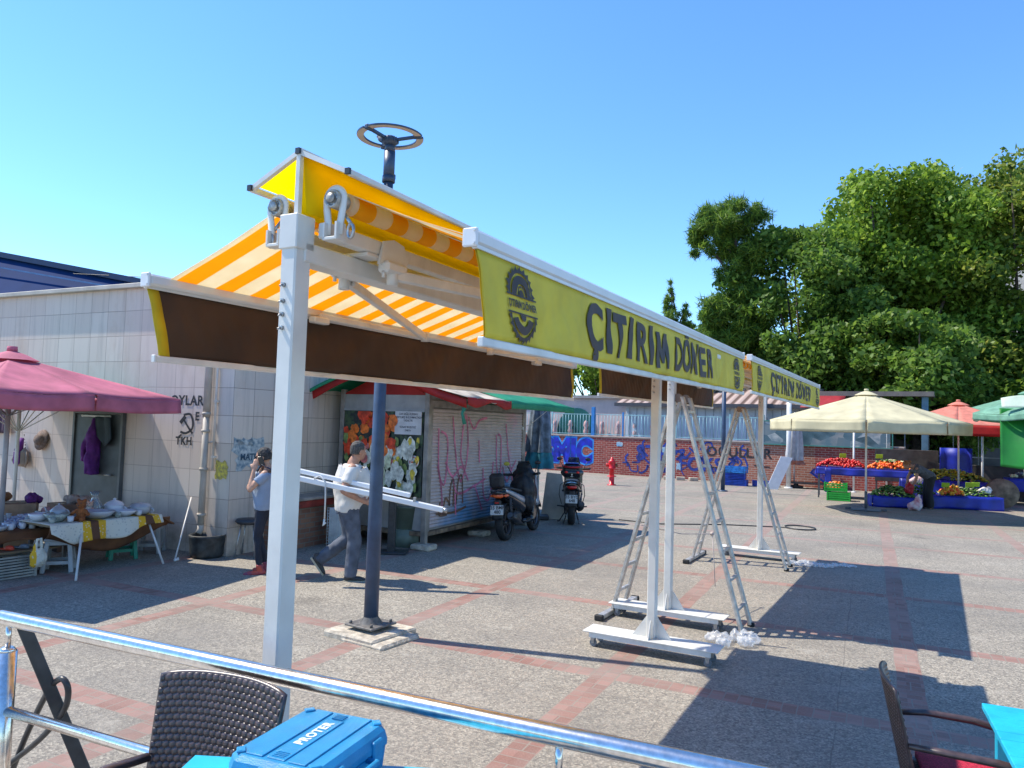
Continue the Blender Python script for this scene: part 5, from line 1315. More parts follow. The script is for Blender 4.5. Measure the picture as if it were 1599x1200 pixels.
tree('broadleaf_tree', 'low dark tree left of the conifer above the corrugated roof', (10.6, 39.5, 0), 7.6, 2.6, 46, 15000, .25, lg2, 12, zlow=.35, r0=.18, clr=(.22,.32), group=TG)
tree('broadleaf_tree', 'dark tree behind the market shed at the far right', (24.5, 31.5, 0), 7.6, 4.2, 60, 18000, .28, lg2, 22, zlow=.2, r0=.22, clr=(.2,.3), group=TG)
# the tall conifer: leaning bulky head, narrow waist, skirts
def blob_tree(name, label, loc, blobs, n, size, m, seed, needle=True, group=None, trunk_r=.25, path=None):
    rng = np.random.default_rng(seed); r = thing(name, label, 'tree', loc, 0, group)
    cs, rs, cn = [], [], []
    tot = sum(b[3]**2 for b in blobs)
    for (x, y, z, R) in blobs:
        k = max(6, int(16*R))
        for i in range(k):
            d = rng.normal(size=3); d /= np.linalg.norm(d); q = R*(.45+.5*rng.random()); cs.append((x+d[0]*q, y+d[1]*q, z+d[2]*q*.9)); cr = R*rng.uniform(.26,.42); rs.append((cr,cr,cr*.85)); cn.append(int(n*R*R/tot/k))
    v = leaves(cs, rs, cn, size, rng, needle=needle, up=.1, droop=.25); leaf_obj('crown', v, m, r)
    mb = MB(); path = path or [(0,0,0),(0,0,6),(0,0,11)]; mb.tube(path, [trunk_r*(1-.8*i/(len(path)-1)) for i in range(len(path))], 10)
    for b in blobs[::2]: mb.tube([(path[1][0], path[1][1], b[2]*.8), (b[0], b[1], b[2])], [.09,.03], 6)
    mb.build('trunk', bark, r); return r
blob_tree('conifer', 'tall leaning conifer with a heavy rounded head and shaggy skirts', (10.4, 35.2, 0), [(-.7,0,11.9,1.25),(.45,0,12.2,1.15),(-1.35,0,11.1,.95),(.0,0,11.0,1.15),(.75,0,10.6,.95),(.85,0,9.6,.9),(.15,0,9.5,.95),(.4,0,8.4,1.1),(-.9,0,7.6,.95),(-1.2,0,6.7,.85),(.2,0,7.1,1.3),(1.0,0,6.6,1.1),(-.3,0,5.7,1.4),(.8,0,5.2,1.3),(-.9,0,4.6,1.1),(.3,0,3.9,1.4),(0,0,2.8,1.2)], 60000, .26, lg4, 31, group=TG, path=[(0,0,0),(.3,0,4),(.5,0,8),(.0,0,12)])
blob_tree('conifer', 'small pointed dark conifer with two tips rising over the awning', (13.6, 62, .9), [(-.55,0,13.4,.22),(-.55,0,12.6,.42),(-.5,0,11.6,.62),(-.3,0,10.6,.85),(.8,0,11.4,.25),(.85,0,10.7,.5),(.9,0,9.8,.7),(.2,0,9.4,1.2),(.2,0,8.0,1.4),(.2,0,6.6,1.6)], 14000, .30, lg4, 33, group=TG, trunk_r=.2, path=[(0,0,0),(0,0,7),(-.5,0,13.5)])
# street light in the trees
sl2 = thing('street_light', 'grey pole light with a flat arm above the huge tree', 'street light', (20.9, 39, 0))
mb = MB(); mb.tube([(0,0,0),(0,0,15.55)], [.11,.06], 10); mb.tube([(0,0,15.5),(-1.2,0,15.4)], .045, 8); mb.build('pole', mat('pole_grey', (.42,.46,.48), .5), sl2)
mb = MB(); mb.box((-1.25,0,15.38), (.5,.2,.09), bev=.03); mb.build('lamp_head', mat('pole_grey', (.42,.46,.48)), sl2)
# pale apartment block glimpsed through the leaves
ab = thing('apartment_block', 'pale apartment block glimpsed through the leaves at the right', 'building', (36, 56, 0), math.radians(-30))
mb = MB(); mb.box((0,0,9), (16,10,18)); mb.build('wall', mat('apartment_wall', (.60,.52,.44), .8, var=.1), ab)
for i in range(5):
    for j in range(5):
        mb = MB(); mb.box((-6+i*3,-5.03,3+j*3.1), (1.3,.06,1.5)); mb.build('window', mat('apartment_glass', (.06,.08,.10), .2), ab)
# ------------------------------------------------------------------ people
def loft(mb, rings, n=20):       # rings: (centre, axisA*ra, axisB*rb)
    vs = []
    for c_, a_, b_ in rings:
        for k in range(n):
            t = 2*PI*k/n; vs.append(Vector(c_)+a_*math.cos(t)+b_*math.sin(t))
    m = len(rings)
    fs = [(i*n+k, i*n+(k+1)%n, (i+1)*n+(k+1)%n, (i+1)*n+k) for i in range(m-1) for k in range(n)]
    fs += [tuple(range(n))[::-1], tuple(range((m-1)*n, m*n))]
    mb.add(vs, fs, True)
def limb(mb, pts, rs):
    mb.tube(pts, rs, 12)
    for p, r_ in zip(pts, rs): mb.ell(p, r_, 10)
def wrinkle(o, amp, sc, seed=0):
    me = o.data; me.update(); co = [v.co.copy() for v in me.vertices]; no = [v.normal.copy() for v in me.vertices]
    for v, c_, n_ in zip(me.vertices, co, no):
        q = Vector((c_.x*sc, c_.y*sc, c_.z*sc*.6))+Vector((seed, seed, 0)); v.co = c_+n_*amp*(mnoise.noise(q)+.5*mnoise.noise(q*2.3))
    me.update()
skin = mat('skin', (.42,.22,.15), .5, var=.12, scale=30, spec=.4)
def head(mb, c_, f, u, s_, R=.098):
    """f facing, u up, s_ side; skull, jaw, nose, brow, lips, ears"""
    M_ = Matrix((f, s_, u)).transposed()
    P = lambda x, y, z: Vector(c_)+f*x+s_*y+u*z
    mb.ell(P(-.008,0,.025), (R*.98,R*.79,R*1.02), 16, M_); mb.ell(P(.022,0,-.040), (R*.68,R*.62,R*.72), 14, M_); mb.ell(P(.058,0,-.082), (.026,.028,.022), 10, M_)
    mb.tube([P(.082,0,.012),P(.103,0,-.018),P(.108,0,-.028)], [.008,.012,.011], 8); mb.ell(P(.105,0,-.030), (.012,.016,.010), 8, M_)
    mb.ell(P(.076,0,.030), (.020,.050,.012), 8, M_); mb.ell(P(.088,0,-.055), (.012,.024,.011), 8, M_)
    for t in (-1,1):
        mb.ell(P(.062,t*.036,-.020), (.026,.022,.022), 8, M_); mb.ell(P(-.008,t*.079,-.005), (.018,.010,.031), 8, M_)
def face(parent, c_, f, u, s_):
    P = lambda x, y, z: Vector(c_)+f*x+s_*y+u*z
    for t in (-1,1):
        mb = MB(); mb.ell(P(.079,t*.032,.010), .0115, 8); mb.build('eye', mat('eye_white', (.7,.7,.68), .3), parent)
        mb = MB(); mb.ell(P(.0885,t*.032,.010), .005, 8); mb.build('iris', mat('iris_dark', (.03,.02,.015), .3), parent)
        mb = MB(); mb.tube([P(.084,t*.014,.034),P(.088,t*.032,.040),P(.078,t*.050,.034)], [.003,.005,.003], 6); mb.build('eyebrow', mat('hair_dark', (.05,.045,.04), .7), parent)
    mb = MB(); mb.tube([P(.094,-.020,-.055),P(.101,0,-.053),P(.094,.020,-.055)], [.003,.005,.003], 6); mb.build('lips', mat('lips', (.30,.09,.08), .5), parent)
def hand(mb, w_, d, side, pal, curl=.9, L=.175, thumb=1):
    """wrist, direction, sideways (towards the thumb), palm normal (fingers curl to it)"""
    d = d.normalized(); side = (side-d*side.dot(d)).normalized(); pal = d.cross(side)*(1 if d.cross(side).dot(pal) > 0 else -1)
    M_ = Matrix((d, side, pal)).transposed(); w_ = Vector(w_)
    mb.ell(w_+d*.045, (.054,.041,.019), 12, M_)
    for k, (o, ln) in enumerate(((.029,.072),(.010,.080),(-.010,.075),(-.028,.058))):
        p = w_+d*.085+side*o; pts = [w_+d*.05+side*o*.9, p]; a = 0
        for j, fr in enumerate((.45,.32,.23)):
            a += curl*(.7 if j == 0 else .8); p = p+(d*math.cos(a)+pal*math.sin(a))*ln*fr; pts.append(p)
        mb.tube(pts, [.011,.0105,.0098,.009,.0075], 8); mb.ell(pts[-1], .0075, 6)
    t0 = w_+d*.022+side*.030; t1 = t0+(side*.6+d*.7+pal*.3).normalized()*.038; t2 = t1+(d*.8+side*.05+pal*.6).normalized()*.030
    mb.tube([w_+d*.015+side*.015, t0, t1, t2], [.015,.015,.012,.009], 8); mb.ell(t2, .009, 6)
def shoe(parent, ank, d, pitch, m, sole, L=.27):
    d = Vector(d); d.z = 0; d.normalize(); s_ = Vector((-d.y, d.x, 0)); u = Vector((0,0,1))
    dd = d*math.cos(pitch)+u*math.sin(pitch); uu = u*math.cos(pitch)-d*math.sin(pitch); a = Vector(ank)-uu*.05
    M_ = Matrix((dd, s_, uu)).transposed(); mb = MB()
    mb.ell(a-dd*.02+uu*.0, (.062,.042,.045), 12, M_); mb.ell(a+dd*.07-uu*.012, (.105,.044,.036), 12, M_); mb.ell(a+dd*.135-uu*.018, (.062,.046,.028), 12, M_); mb.tube([a, a+u*.10], [.042,.046], 10)
    o = voxel(mb, .008, m, 'shoe', parent, 3)
    mb = MB(); pts = [(-.085,-.03),(-.085,.03),(.02,.036),(.12,.05),(.185,.03),(.195,0),(.185,-.035),(.12,-.048),(.02,-.036)]
    mb.prism(pts, -.050, -.028, lambda x, y, z: a+dd*x+s_*y+uu*z); mb.build('sole', sole, o)
def person(label, loc, rz, J, shirt_m, pants_m, shoe_m, sole_m, hair_fn, cat='person', belly=.0, W=1.0, sleeve=.62, skinm=None, voxs=.011):
    r = thing('person', label, cat, loc, rz); sk_ = skinm or skin
    pel, che, nek = Vector(J['pel']), Vector(J['che']), Vector(J['nek']); ax = (che-pel).normalized(); side = Vector(J.get('side', (0,1,0))).normalized()
    side = (side-ax*side.dot(ax)).normalized(); fw = side.cross(ax).normalized()
    def torso(mb, e=0.0, low=-.06, top=.16, vneck=True):
        Ls = (che-pel).length; rings = []
        prof = [(-.09,.150,.105),(-.02,.168,.118),(.10,.165,.118+belly*.6),(.24,.158,.116+belly),(.38,.160,.116+belly*.7),(.50,.172,.115+belly*.2),(Ls-.03,.174,.108),(Ls+.03,.150,.092),(Ls+.075,.105,.074),(Ls+.115,.064,.058),(Ls+.15,.058,.054)]
        for z, a, b_ in prof:
            if z < low: continue
            if z > Ls+top: break
            rings.append((pel+ax*z+fw*(belly*.35 if .05 < z < .45 else 0), side*(a*W+e), fw*(b_*W+e)))
        loft(mb, rings)
    mb = MB(); torso(mb, -.034); limb(mb, [che+ax*.08, nek], [.062*W,.054*W]); limb(mb, [nek, Vector(J['head'])-Vector(J['hu'])*.05], [.054*W,.056])
    f, u = Vector(J['hf']).normalized(), Vector(J['hu']).normalized(); hs = u.cross(f).normalized(); u = f.cross(hs); hc = Vector(J['head']); head(mb, hc, f, u, hs)
    for s_ in 'LR':
        sh_, el, wr = (Vector(J[k+s_]) for k in ('sh','el','wr')); limb(mb, [sh_, sh_.lerp(el,.5), el], [.052*W,.045*W,.037*W]); limb(mb, [el, el.lerp(wr,.3), wr], [.037*W,.039*W,.025*W])
        hd = Vector(J.get('hd'+s_, wr-el)); hand(mb, wr, hd, Vector(J.get('ht'+s_, (0,0,1))), Vector(J.get('hp'+s_, (0,1,0))), J.get('curl'+s_, .5))
        hp, kn, an = (Vector(J[k+s_]) for k in ('hp_','kn','an')); q_ = [x*.80*W for x in J.get('pr', (.098,.082,.064,.060,.052))]; limb(mb, [hp, hp.lerp(kn,.5), kn], q_[:3]); limb(mb, [kn, kn.lerp(an,.5), an], [q_[2],q_[3],q_[4]])
    body = voxel(mb, voxs, sk_, 'body', r, 3)
    face(r, hc, f, u, hs)
    mb = MB(); torso(mb, .020, low=-.14, top=.09)
    for s_ in 'LR':
        sh_, el = Vector(J['sh'+s_]), Vector(J['el'+s_]); e2 = sh_.lerp(el, sleeve); sh_ = sh_-ax*.025; mb.ell(sh_, .064*W, 12); mb.tube([sh_, sh_.lerp(e2,.5), e2], [.064*W,.066*W,.064*W], 14)
    o = voxel(mb, voxs, shirt_m, 'shirt', r, 4); wrinkle(o, .007, 9, J.get('seed', 1)); wrinkle(o, .003, 26, 3)
    mb = MB(); rings = [(pel-ax*.12, side*(.150*W+.008), fw*(.105*W+.01)), (pel, side*(.168*W+.008), fw*(.118*W+.008)), (pel+ax*.08, side*(.160*W+.008), fw*(.115*W+.008))]; loft(mb, rings)
    for s_ in 'LR':
        hp, kn, an = (Vector(J[k+s_]) for k in ('hp_','kn','an')); a2 = kn.lerp(an, 1.09); pr_ = J.get('pr', (.098,.082,.064,.060,.052))
        limb(mb, [hp, hp.lerp(kn,.5), kn], [pr_[0]*W,pr_[1]*W,pr_[2]*W]); mb.tube([kn, kn.lerp(a2,.5), a2], [pr_[2]*W,pr_[3]*W,pr_[4]*W], 14)
    o = voxel(mb, voxs, pants_m, 'trousers', r, 4); wrinkle(o, .010, 10, 5)
    for s_ in 'LR': shoe(r, J['an'+s_], J.get('fd'+s_, (1,0,0)), J.get('fp'+s_, 0), shoe_m, sole_m)
    hair_fn(r, hc, f, u, hs)
    return r
def hair_short(m, thick=.010):
    def fn(r, c_, f, u, s_):
        M_ = Matrix((f, s_, u)).transposed(); P = lambda x, y, z: Vector(c_)+f*x+s_*y+u*z; mb = MB()
        mb.ell(P(-.016,0,.034), (.100,.085,.100), 16, M_); mb.ell(P(-.040,0,.0), (.074,.078,.085), 14, M_)
        o = voxel(mb, .009, m, 'hair', r, 3)
        me = o.data; bm = bmesh.new(); bm.from_mesh(me); kill = []
        for v in bm.verts:
            q = v.co-Vector(c_); x, z = q.dot(f), q.dot(u)
            if z < -.045 or (x > .050-.0 and z < .075) or (x > .015 and z < .02): kill.append(v)
        bmesh.ops.delete(bm, geom=kill, context='VERTS'); bm.to_mesh(me); bm.free(); wrinkle(o, .006, 60)
    return fn
def hair_bun(m):
    def fn(r, c_, f, u, s_):
        hair_short(m)(r, c_, f, u, s_)
        P = lambda x, y, z: Vector(c_)+f*x+s_*y+u*z; mb = MB(); mb.ell(P(-.125,0,.025), (.042,.045,.045), 12); mb.tube([P(-.07,0,.03),P(-.12,0,.03)], [.05,.03], 10)
        o = voxel(mb, .008, m, 'bun', r, 2); wrinkle(o, .008, 50)
    return fn
# man carrying profiles; local +x is his heading
man = dict(pel=(0,0,.93), che=(.035,0,1.36), nek=(.06,-.0,1.49), head=(.105,-.01,1.60), hf=(.95,.42,-.05), hu=(.10,0,1),
  shL=(.05,.20,1.385), elL=(.02,.27,1.12), wrL=(.18,.20,.98), shR=(.03,-.205,1.39), elR=(-.07,-.30,1.13), wrR=(.14,-.29,1.015),
  hdR=(.9,.1,-.25), htR=(.1,.3,.9), hpR=(0,1,0), curlR=.75, hdL=(.8,-.3,-.1), htL=(0,0,1), hpL=(0,-1,0),
  **{'hp_L': (0,.09,.90), 'hp_R': (0.01,-.09,.90)}, knR=(.10,-.10,.50), anR=(.06,-.11,.085), knL=(.04,.09,.50), anL=(-.30,.09,.24), fpL=-.95, fdL=(1,.0,0), fdR=(1,-.1,0), pr=(.102,.088,.074,.070,.062), seed=2)
person('stout man in white t-shirt and grey jeans carrying long white profiles under his arm', (-2.02, 9.43, 0), math.radians(14), man,
  mat('white_cotton', (.62,.60,.57), .85, var=.08, scale=5), mat('grey_denim', (.085,.10,.135), .85, var=.3, scale=7), mat('black_shoe', (.03,.03,.032), .5), mat('pale_sole', (.42,.38,.28), .7), hair_short(mat('hair_greying', (.075,.07,.065), .8, var=.4, scale=60)), belly=.07, W=1.20, sleeve=.70)
pf_ = thing('aluminium_profiles', 'two long white aluminium profiles with a dangling cord, carried under the man\'s arm', 'metal profiles', (0,0,0))
A_ = Vector((-2.80, 9.18, 1.30)); B_ = Vector((-.78, 9.02, .945)); wp_ = mat('profile_white', (.74,.75,.77), .3, var=.04); D_ = (B_-A_).normalized()
mb = MB(); mb.bar(A_, B_, .07, .065, bev=.008); mb.build('profile', wp_, pf_)
mb = MB(); mb.bar(A_+Vector((.0,.05,.085)), B_-D_*.42+Vector((0,.05,.080)), .06, .055, bev=.008); mb.build('profile', wp_, pf_)
mb = MB(); mb.tube([B_, B_+D_*.05], .03, 8); mb.box(B_-D_*.36+Vector((0,-.0,.05)), (.03,.08,.05)); mb.build('end_fitting', steel, pf_)
q0 = A_+D_*.56
mb = MB(); mb.tube([q0+Vector((-.13,-.02,.06)), q0+Vector((-.05,-.05,.10)), q0+Vector((.02,-.06,.03)), q0+Vector((.03,-.06,-.15)), q0+Vector((.03,-.06,-.42))], .010, 8); mb.tube([q0+Vector((.03,-.06,-.42)), q0+Vector((.02,-.06,-.50)), q0+Vector((.045,-.06,-.46))], .013, 8); mb.build('cord', mat('cord_white', (.6,.6,.58)), pf_)
# woman on the phone; local +x is her heading (she faces left)
wom = dict(pel=(0,0,.90), che=(-.02,0,1.25), nek=(-.01,0,1.37), head=(.035,.01,1.475), hf=(.96,-.05,-.22), hu=(.2,0,1),
  shL=(-.03,.165,1.275), elL=(.13,.22,1.075), wrL=(.115,.135,1.32), hdL=(-.15,-.28,.95), htL=(.5,.1,.2), hpL=(-.3,-1,0), curlL=.45,
  shR=(-.01,-.165,1.27), elR=(.10,-.21,1.03), wrR=(.17,.02,1.07), hdR=(.3,1,.35), htR=(0,0,1), hpR=(-1,0,0), curlR=.6,
  **{'hp_L': (0,.08,.86), 'hp_R': (0,-.08,.86)}, knL=(.05,.08,.47), anL=(.0,.085,.075), knR=(.08,-.09,.47), anR=(-.02,-.13,.075), fdL=(1,.25,0), fdR=(.95,-.35,0), pr=(.092,.074,.052,.047,.036), seed=4)
person('woman in pale blue t-shirt and navy leggings talking on her phone behind the post', (-3.14, 9.64, 0), math.radians(183), wom,
  mat('blue_grey_cotton', (.25,.31,.42), .85, var=.1, scale=5), mat('navy_leggings', (.012,.017,.035), .75, var=.3), mat('purple_orange_shoe', (.55,.07,.03), .5, col2=(.12,.03,.09), scale=9), mat('pink_sole', (.5,.2,.18), .6), hair_bun(mat('hair_dark_grey', (.045,.042,.042), .8, var=.5, scale=50)), belly=.035, W=.93, sleeve=.55, skinm=mat('skin_fair', (.50,.28,.19), .5, var=.1, scale=30))
tel = thing('phone', 'dark phone held at the ear of the woman in the pale blue t-shirt', 'phone', (-3.14, 9.64, 0), math.radians(183))
mb = MB(); mb.box((.025,.106,1.452), (.014,.010,.145), rot=Matrix.Rotation(.35, 3, 'Y'), bev=.004); mb.box((.035,.106,1.43), (.062,.008,.13), rot=Matrix.Rotation(.35, 3, 'Y'), bev=.004); mb.build('case', mat('phone_black', (.02,.02,.025), .2), tel)
gl = thing('sunglasses', 'dark sunglasses on the face of the phoning woman', 'sunglasses', (-3.14, 9.64, 0), math.radians(183))
mb = MB()
for t in (-1,1): mb.ell((.122,.01+t*.033,1.478), (.010,.028,.020), 10); mb.tube([(.118,.01+t*.06,1.485),(.03,.01+t*.082,1.485)], .0035, 6)
mb.build('frame', mat('glasses_dark', (.02,.015,.015), .15), gl)
bs = thing('shoulder_bag', 'small dark shoulder bag strapped across the phoning woman', 'bag', (-3.14, 9.64, 0), math.radians(183))
mb = MB(); mb.tube([(.09,.06,1.30),(.02,.13,1.39),(-.09,.10,1.33),(-.15,.0,1.15),(-.16,-.08,.98)], .016, 8, flat=.4); mb.tube([(.09,.06,1.30),(.13,.0,1.15),(.10,-.14,.98)], .014, 8, flat=.4); mb.build('strap', mat('bag_navy', (.02,.03,.06), .6), bs)
mb = MB(); mb.box((-.10,-.21,.92), (.24,.07,.18), bev=.02); mb.build('pouch', mat('bag_navy', (.02,.03,.06)), bs)
# shopper bending over the vegetables
sho = dict(pel=(-.05,0,.90), che=(.31,0,1.10), nek=(.44,0,1.17), head=(.55,0,1.19), hf=(.72,0,-.70), hu=(.70,0,.72), side=(0,1,0),
  shL=(.33,.17,1.10), elL=(.37,.19,.84), wrL=(.42,.12,.66), shR=(.33,-.17,1.09), elR=(.46,-.16,.86), wrR=(.52,-.08,.68), hdL=(.1,0,-1), hdR=(.1,0,-1), htL=(1,0,0), htR=(1,0,0),
  **{'hp_L': (-.05,.09,.86), 'hp_R': (-.05,-.09,.86)}, knL=(.01,.10,.47), anL=(-.03,.11,.075), knR=(.0,-.10,.47), anR=(-.03,-.12,.075), pr=(.115,.105,.095,.095,.092), seed=7)
person('shopper in grey top and black trousers bending over the greens beside the white bag', (11.72, 20.9, 0), math.radians(172), sho,
  mat('grey_print_cotton', (.12,.125,.14), .85, col2=(.06,.06,.07), scale=30), mat('black_trousers', (.012,.012,.015), .8), mat('black_shoe', (.03,.03,.032)), mat('black_sole', (.02,.02,.02), .7), hair_bun(mat('hair_auburn', (.30,.12,.045), .7, var=.4, scale=50)), W=1.05, sleeve=.5, voxs=.014)
rb_ = thing('red_bag', 'red plastic bag held by the bending shopper', 'bag', (11.18, 20.85, .40)); mb = MB(); mb.ell((0,0,.13), (.13,.10,.16), 14); mb.tube([(0,0,.22),(0,0,.34)], [.07,.02], 10); o = voxel(mb, .015, mat('bag_red', (.55,.03,.05), .35, trans=.3), 'bag', rb_, 2); wrinkle(o, .03, 9)

# ------------------------------------------------------------------ scooters
def scooter(label, loc, rz, lean, accent, plate, style):
    r = thing('scooter', label, 'scooter', loc, 0, 'parked scooters'); r.rotation_euler = (0, lean, rz)
    bk = mat('scooter_black', (.013,.014,.018), .25, var=.2, coat=.5); pl = mat('scooter_plastic', (.025,.026,.03), .55, var=.3, scale=20); ac = mat(*accent)
    red = mat('tail_red', (.60,.015,.01), .2, coat=.6); org = mat('lens_orange', (.85,.14,.03), .2, coat=.6)
    X90 = Matrix.Rotation(PI/2, 3, 'Y')
    for nm, y, R, w_ in (('rear', 0, .30, .075), ('front', 1.46, .29, .06)):
        mb = MB(); mb.lathe([(R-.085,-w_*.8),(R-.04,-w_),(R-.01,-w_*.75),(R,-w_*.3),(R,w_*.3),(R-.01,w_*.75),(R-.04,w_),(R-.085,w_*.8)], (0,y,R), 30, X90); wh = mb.build('wheel', rubber, r)
        mb = MB(); mb.lathe([(R-.085,-w_*.6),(R-.105,-w_*.6),(R-.11,0),(R-.105,w_*.6),(R-.085,w_*.6)], (0,y,R), 26, X90)
        for k in range(5):
            a = k*2*PI/5; mb.bar((0,y+.03*math.cos(a),R+.03*math.sin(a)),(0,y+(R-.1)*math.cos(a),R+(R-.1)*math.sin(a)), .03,.03)
        mb.tube([(-.06,y,R),(.06,y,R)], .04, 12); mb.build('rim', mat('rim_grey', (.10,.10,.11), .35, .6), wh)
    # engine and swing arm, exhaust
    mb = MB(); mb.box((-.10,.12,.34), (.10,.5,.16), bev=.04); mb.box((-.12,-.0,.32), (.06,.22,.22), bev=.03); mb.box((0,.42,.36), (.26,.28,.24), bev=.06); mb.tube([(-.12,.0,.4),(-.12,-.02,.72)], [.028,.024], 10); mb.tube([(.13,.0,.36),(.13,-.02,.72)], [.028,.024], 10)
    for k in range(6): mb.tube([(.13,0,.42+k*.04),(.13,0,.435+k*.04)], .036, 10)
    mb.build('engine', mat('engine_grey', (.07,.07,.075), .5, .5, var=.4, scale=20), r)
    mb = MB(); mb.tube([(.14,.45,.24),(.17,.2,.30),(.19,.0,.36),(.20,-.22,.44)], [.025,.05,.065,.062], 14); mb.tube([(.20,-.20,.435),(.205,-.26,.455)], .045, 12); mb.build('exhaust', mat('exhaust_dark', (.06,.06,.065), .4, .6), r)
    # tail body
    mb = MB(); loft(mb, [((0,-.28,.83), Vector((.07,0,0)), Vector((0,0,.04))), ((0,-.15,.80), Vector((.145,0,0)), Vector((0,0,.085))), ((0,.10,.72), Vector((.175,0,0)), Vector((0,0,.13))), ((0,.40,.62), Vector((.185,0,0)), Vector((0,0,.17))), ((0,.68,.52), Vector((.17,0,0)), Vector((0,0,.16)))])
    mb.box((0,.80,.27), (.36,.50,.10), bev=.04); mb.prism([(.95,.22),(1.12,.30),(1.22,.62),(1.16,.98),(1.06,1.0),(1.04,.62),(.93,.40)], -.20, .20, lambda a, b_, z: (z, a, b_))
    mb.ell((0,1.22,.74), (.20,.14,.34), 16); bo = voxel(mb, .018, bk, 'body', r, 5)
    mb = MB()
    for s_ in (-1,1):
        for y0 in (0,): mb.sheet(lambda a, b_, s_=s_: (s_*(.178+.014*math.sin(PI*b_)-.02*a*(1-a)*0-.10*max(0,.35-a)), -.24+a*.80, .86-a*.22+(.07-.03*a)*(b_-.5)*2*(.35+a)), 14, 5, .008)
    mb.build('side_trim', ac, r)
    mb = MB()
    for s_ in (-1,1): mb.sheet(lambda a, b_, s_=s_: (s_*(.205-.05*b_), 1.14+.17*a+.05*b_, .50+.55*b_), 4, 8, .01)
    mb.build('shield_trim', ac, r)
    mb = MB(); loft(mb, [((0,-.10,.875), Vector((.10,0,0)), Vector((0,0,.025))), ((0,.10,.875), Vector((.15,0,0)), Vector((0,0,.045))), ((0,.40,.82), Vector((.15,0,0)), Vector((0,0,.045))), ((0,.66,.80), Vector((.12,0,0)), Vector((0,0,.03)))]); voxel(mb, .014, pl, 'seat', r, 4)
    mb = MB(); mb.prism([(1.13,.95),(1.02,1.05),(1.10,1.13),(1.24,1.08),(1.28,.9)], -.15, .15, lambda a, b_, z: (z, a, b_)); mb.tube([(-.34,.98,1.09),(-.2,1.08,1.07),(.2,1.08,1.07),(.34,.98,1.09)], .017, 10); mb.tube([(0,1.10,1.0),(0,1.36,.40)], [.03,.025], 10)
    for s_ in (-1,1): mb.tube([(s_*.36,.95,1.09),(s_*.22,1.06,1.075)], .024, 10); mb.tube([(s_*.30,.93,1.10),(s_*.22,1.02,1.10)], .006, 6); mb.tube([(s_*.085,1.28,.70),(s_*.075,1.44,.30)], .026, 10)
    mb.build('handlebar', pl, r)
    mb = MB(); mb.sheet(lambda a, b_: ((a-.5)*(.34-.12*b_), 1.21-.10*b_+.09*(1-(2*a-1)**2)*.6, 1.06+.26*b_), 10, 6, .005); mb.build('windscreen', mat('tinted_screen', (.03,.035,.04), .1, alpha=.75), r)
    mb = MB(); mb.sheet(lambda a, b_: (.09*(2*b_-1)*(.9), 1.46+.33*math.cos(PI*(.12+a*.62)), .29+.33*math.sin(PI*(.12+a*.62))), 14, 4, .01); mb.build('front_mudguard', bk, r)
    mb = MB(); mb.sheet(lambda a, b_: (.10*(2*b_-1), -.05-.26*math.sin(PI*.5*a+.1), .30+.33*math.cos(PI*.42*a)), 10, 4, .01); mb.box((0,-.28,.60), (.13,.05,.22), bev=.02); mb.build('rear_mudguard', pl, r)
    for s_ in (-1,1):
        mc = mat('mirror_glass_yellow', (.62,.60,.10), .25) if (style == 1 and s_ < 0) else mat('mirror_back', (.03,.03,.035), .3)
        mb = MB(); mb.tube([(s_*.22,1.06,1.08),(s_*.30,1.04,1.24)], .007, 6); m0 = mb.build('mirror', blackm, r)
        mb = MB(); mb.ell((s_*.31,1.03,1.285), (.062,.014,.038), 12); mb.build('mirror_head', mc, m0)
    if style == 1:      # black winter apron and seat cover draped over the front
        mb = MB(); mb.ell((0,.98,.80),(.235,.20,.30),16); mb.ell((0,1.10,1.04),(.22,.15,.17),14); mb.ell((.0,.92,.58),(.24,.16,.20),14); mb.ell((0,1.12,1.20),(.15,.07,.12),12)
        o = voxel(mb, .018, mat('apron_black', (.012,.013,.018), .6, var=.4, scale=6), 'leg_cover', r, 3); wrinkle(o, .03, 6)
    # lights
    mb = MB(); mb.ell((0,-.235,.775), (.105,.05,.042), 14); mb.build('tail_light', red if style == 2 else org, r)
    if style == 1:
        for s_ in (-1,1):
            mb = MB(); mb.ell((s_*.125,-.16,.775), (.035,.10,.028), 12); mb.build('indicator', org, r)
        mb = MB(); mb.box((0,-.305,.665), (.07,.012,.025)); mb.build('reflector', red, r)
    else:
        mb = MB(); mb.box((0,-.275,.665), (.07,.012,.025)); mb.build('reflector', red, r)
        for s_ in (-1,1):
            mb = MB(); mb.ell((s_*.17,-.20,.70), (.035,.03,.022), 10); mb.build('indicator', pl, r)
    # number plate
    mb = MB(); mb.box((0,-.325,.545), (.235,.010,.165), rot=Matrix.Rotation(-.18, 3, 'X'), bev=.003); np_ = mb.build('number_plate', mat('plate_white', (.62,.63,.62), .4), r)
    mb = MB(); mb.box((-.098,-.3305,.51), (.032,.008,.085), rot=Matrix.Rotation(-.18, 3, 'X')); mb.build('plate_band', mat('plate_blue', (.01,.05,.42), .4), np_)
    mb = MB()
    for t_, zz in ((plate[0], .583), (plate[1], .512)): put_text(mb, t_, lambda x, y, zz=zz: (x+.01, -.332+(zz+y-.545)*.18-.0025, zz+y), size=.082, offset=.0016)
    mb.build('plate_text', mat('ink', (.04,.04,.05)), np_)
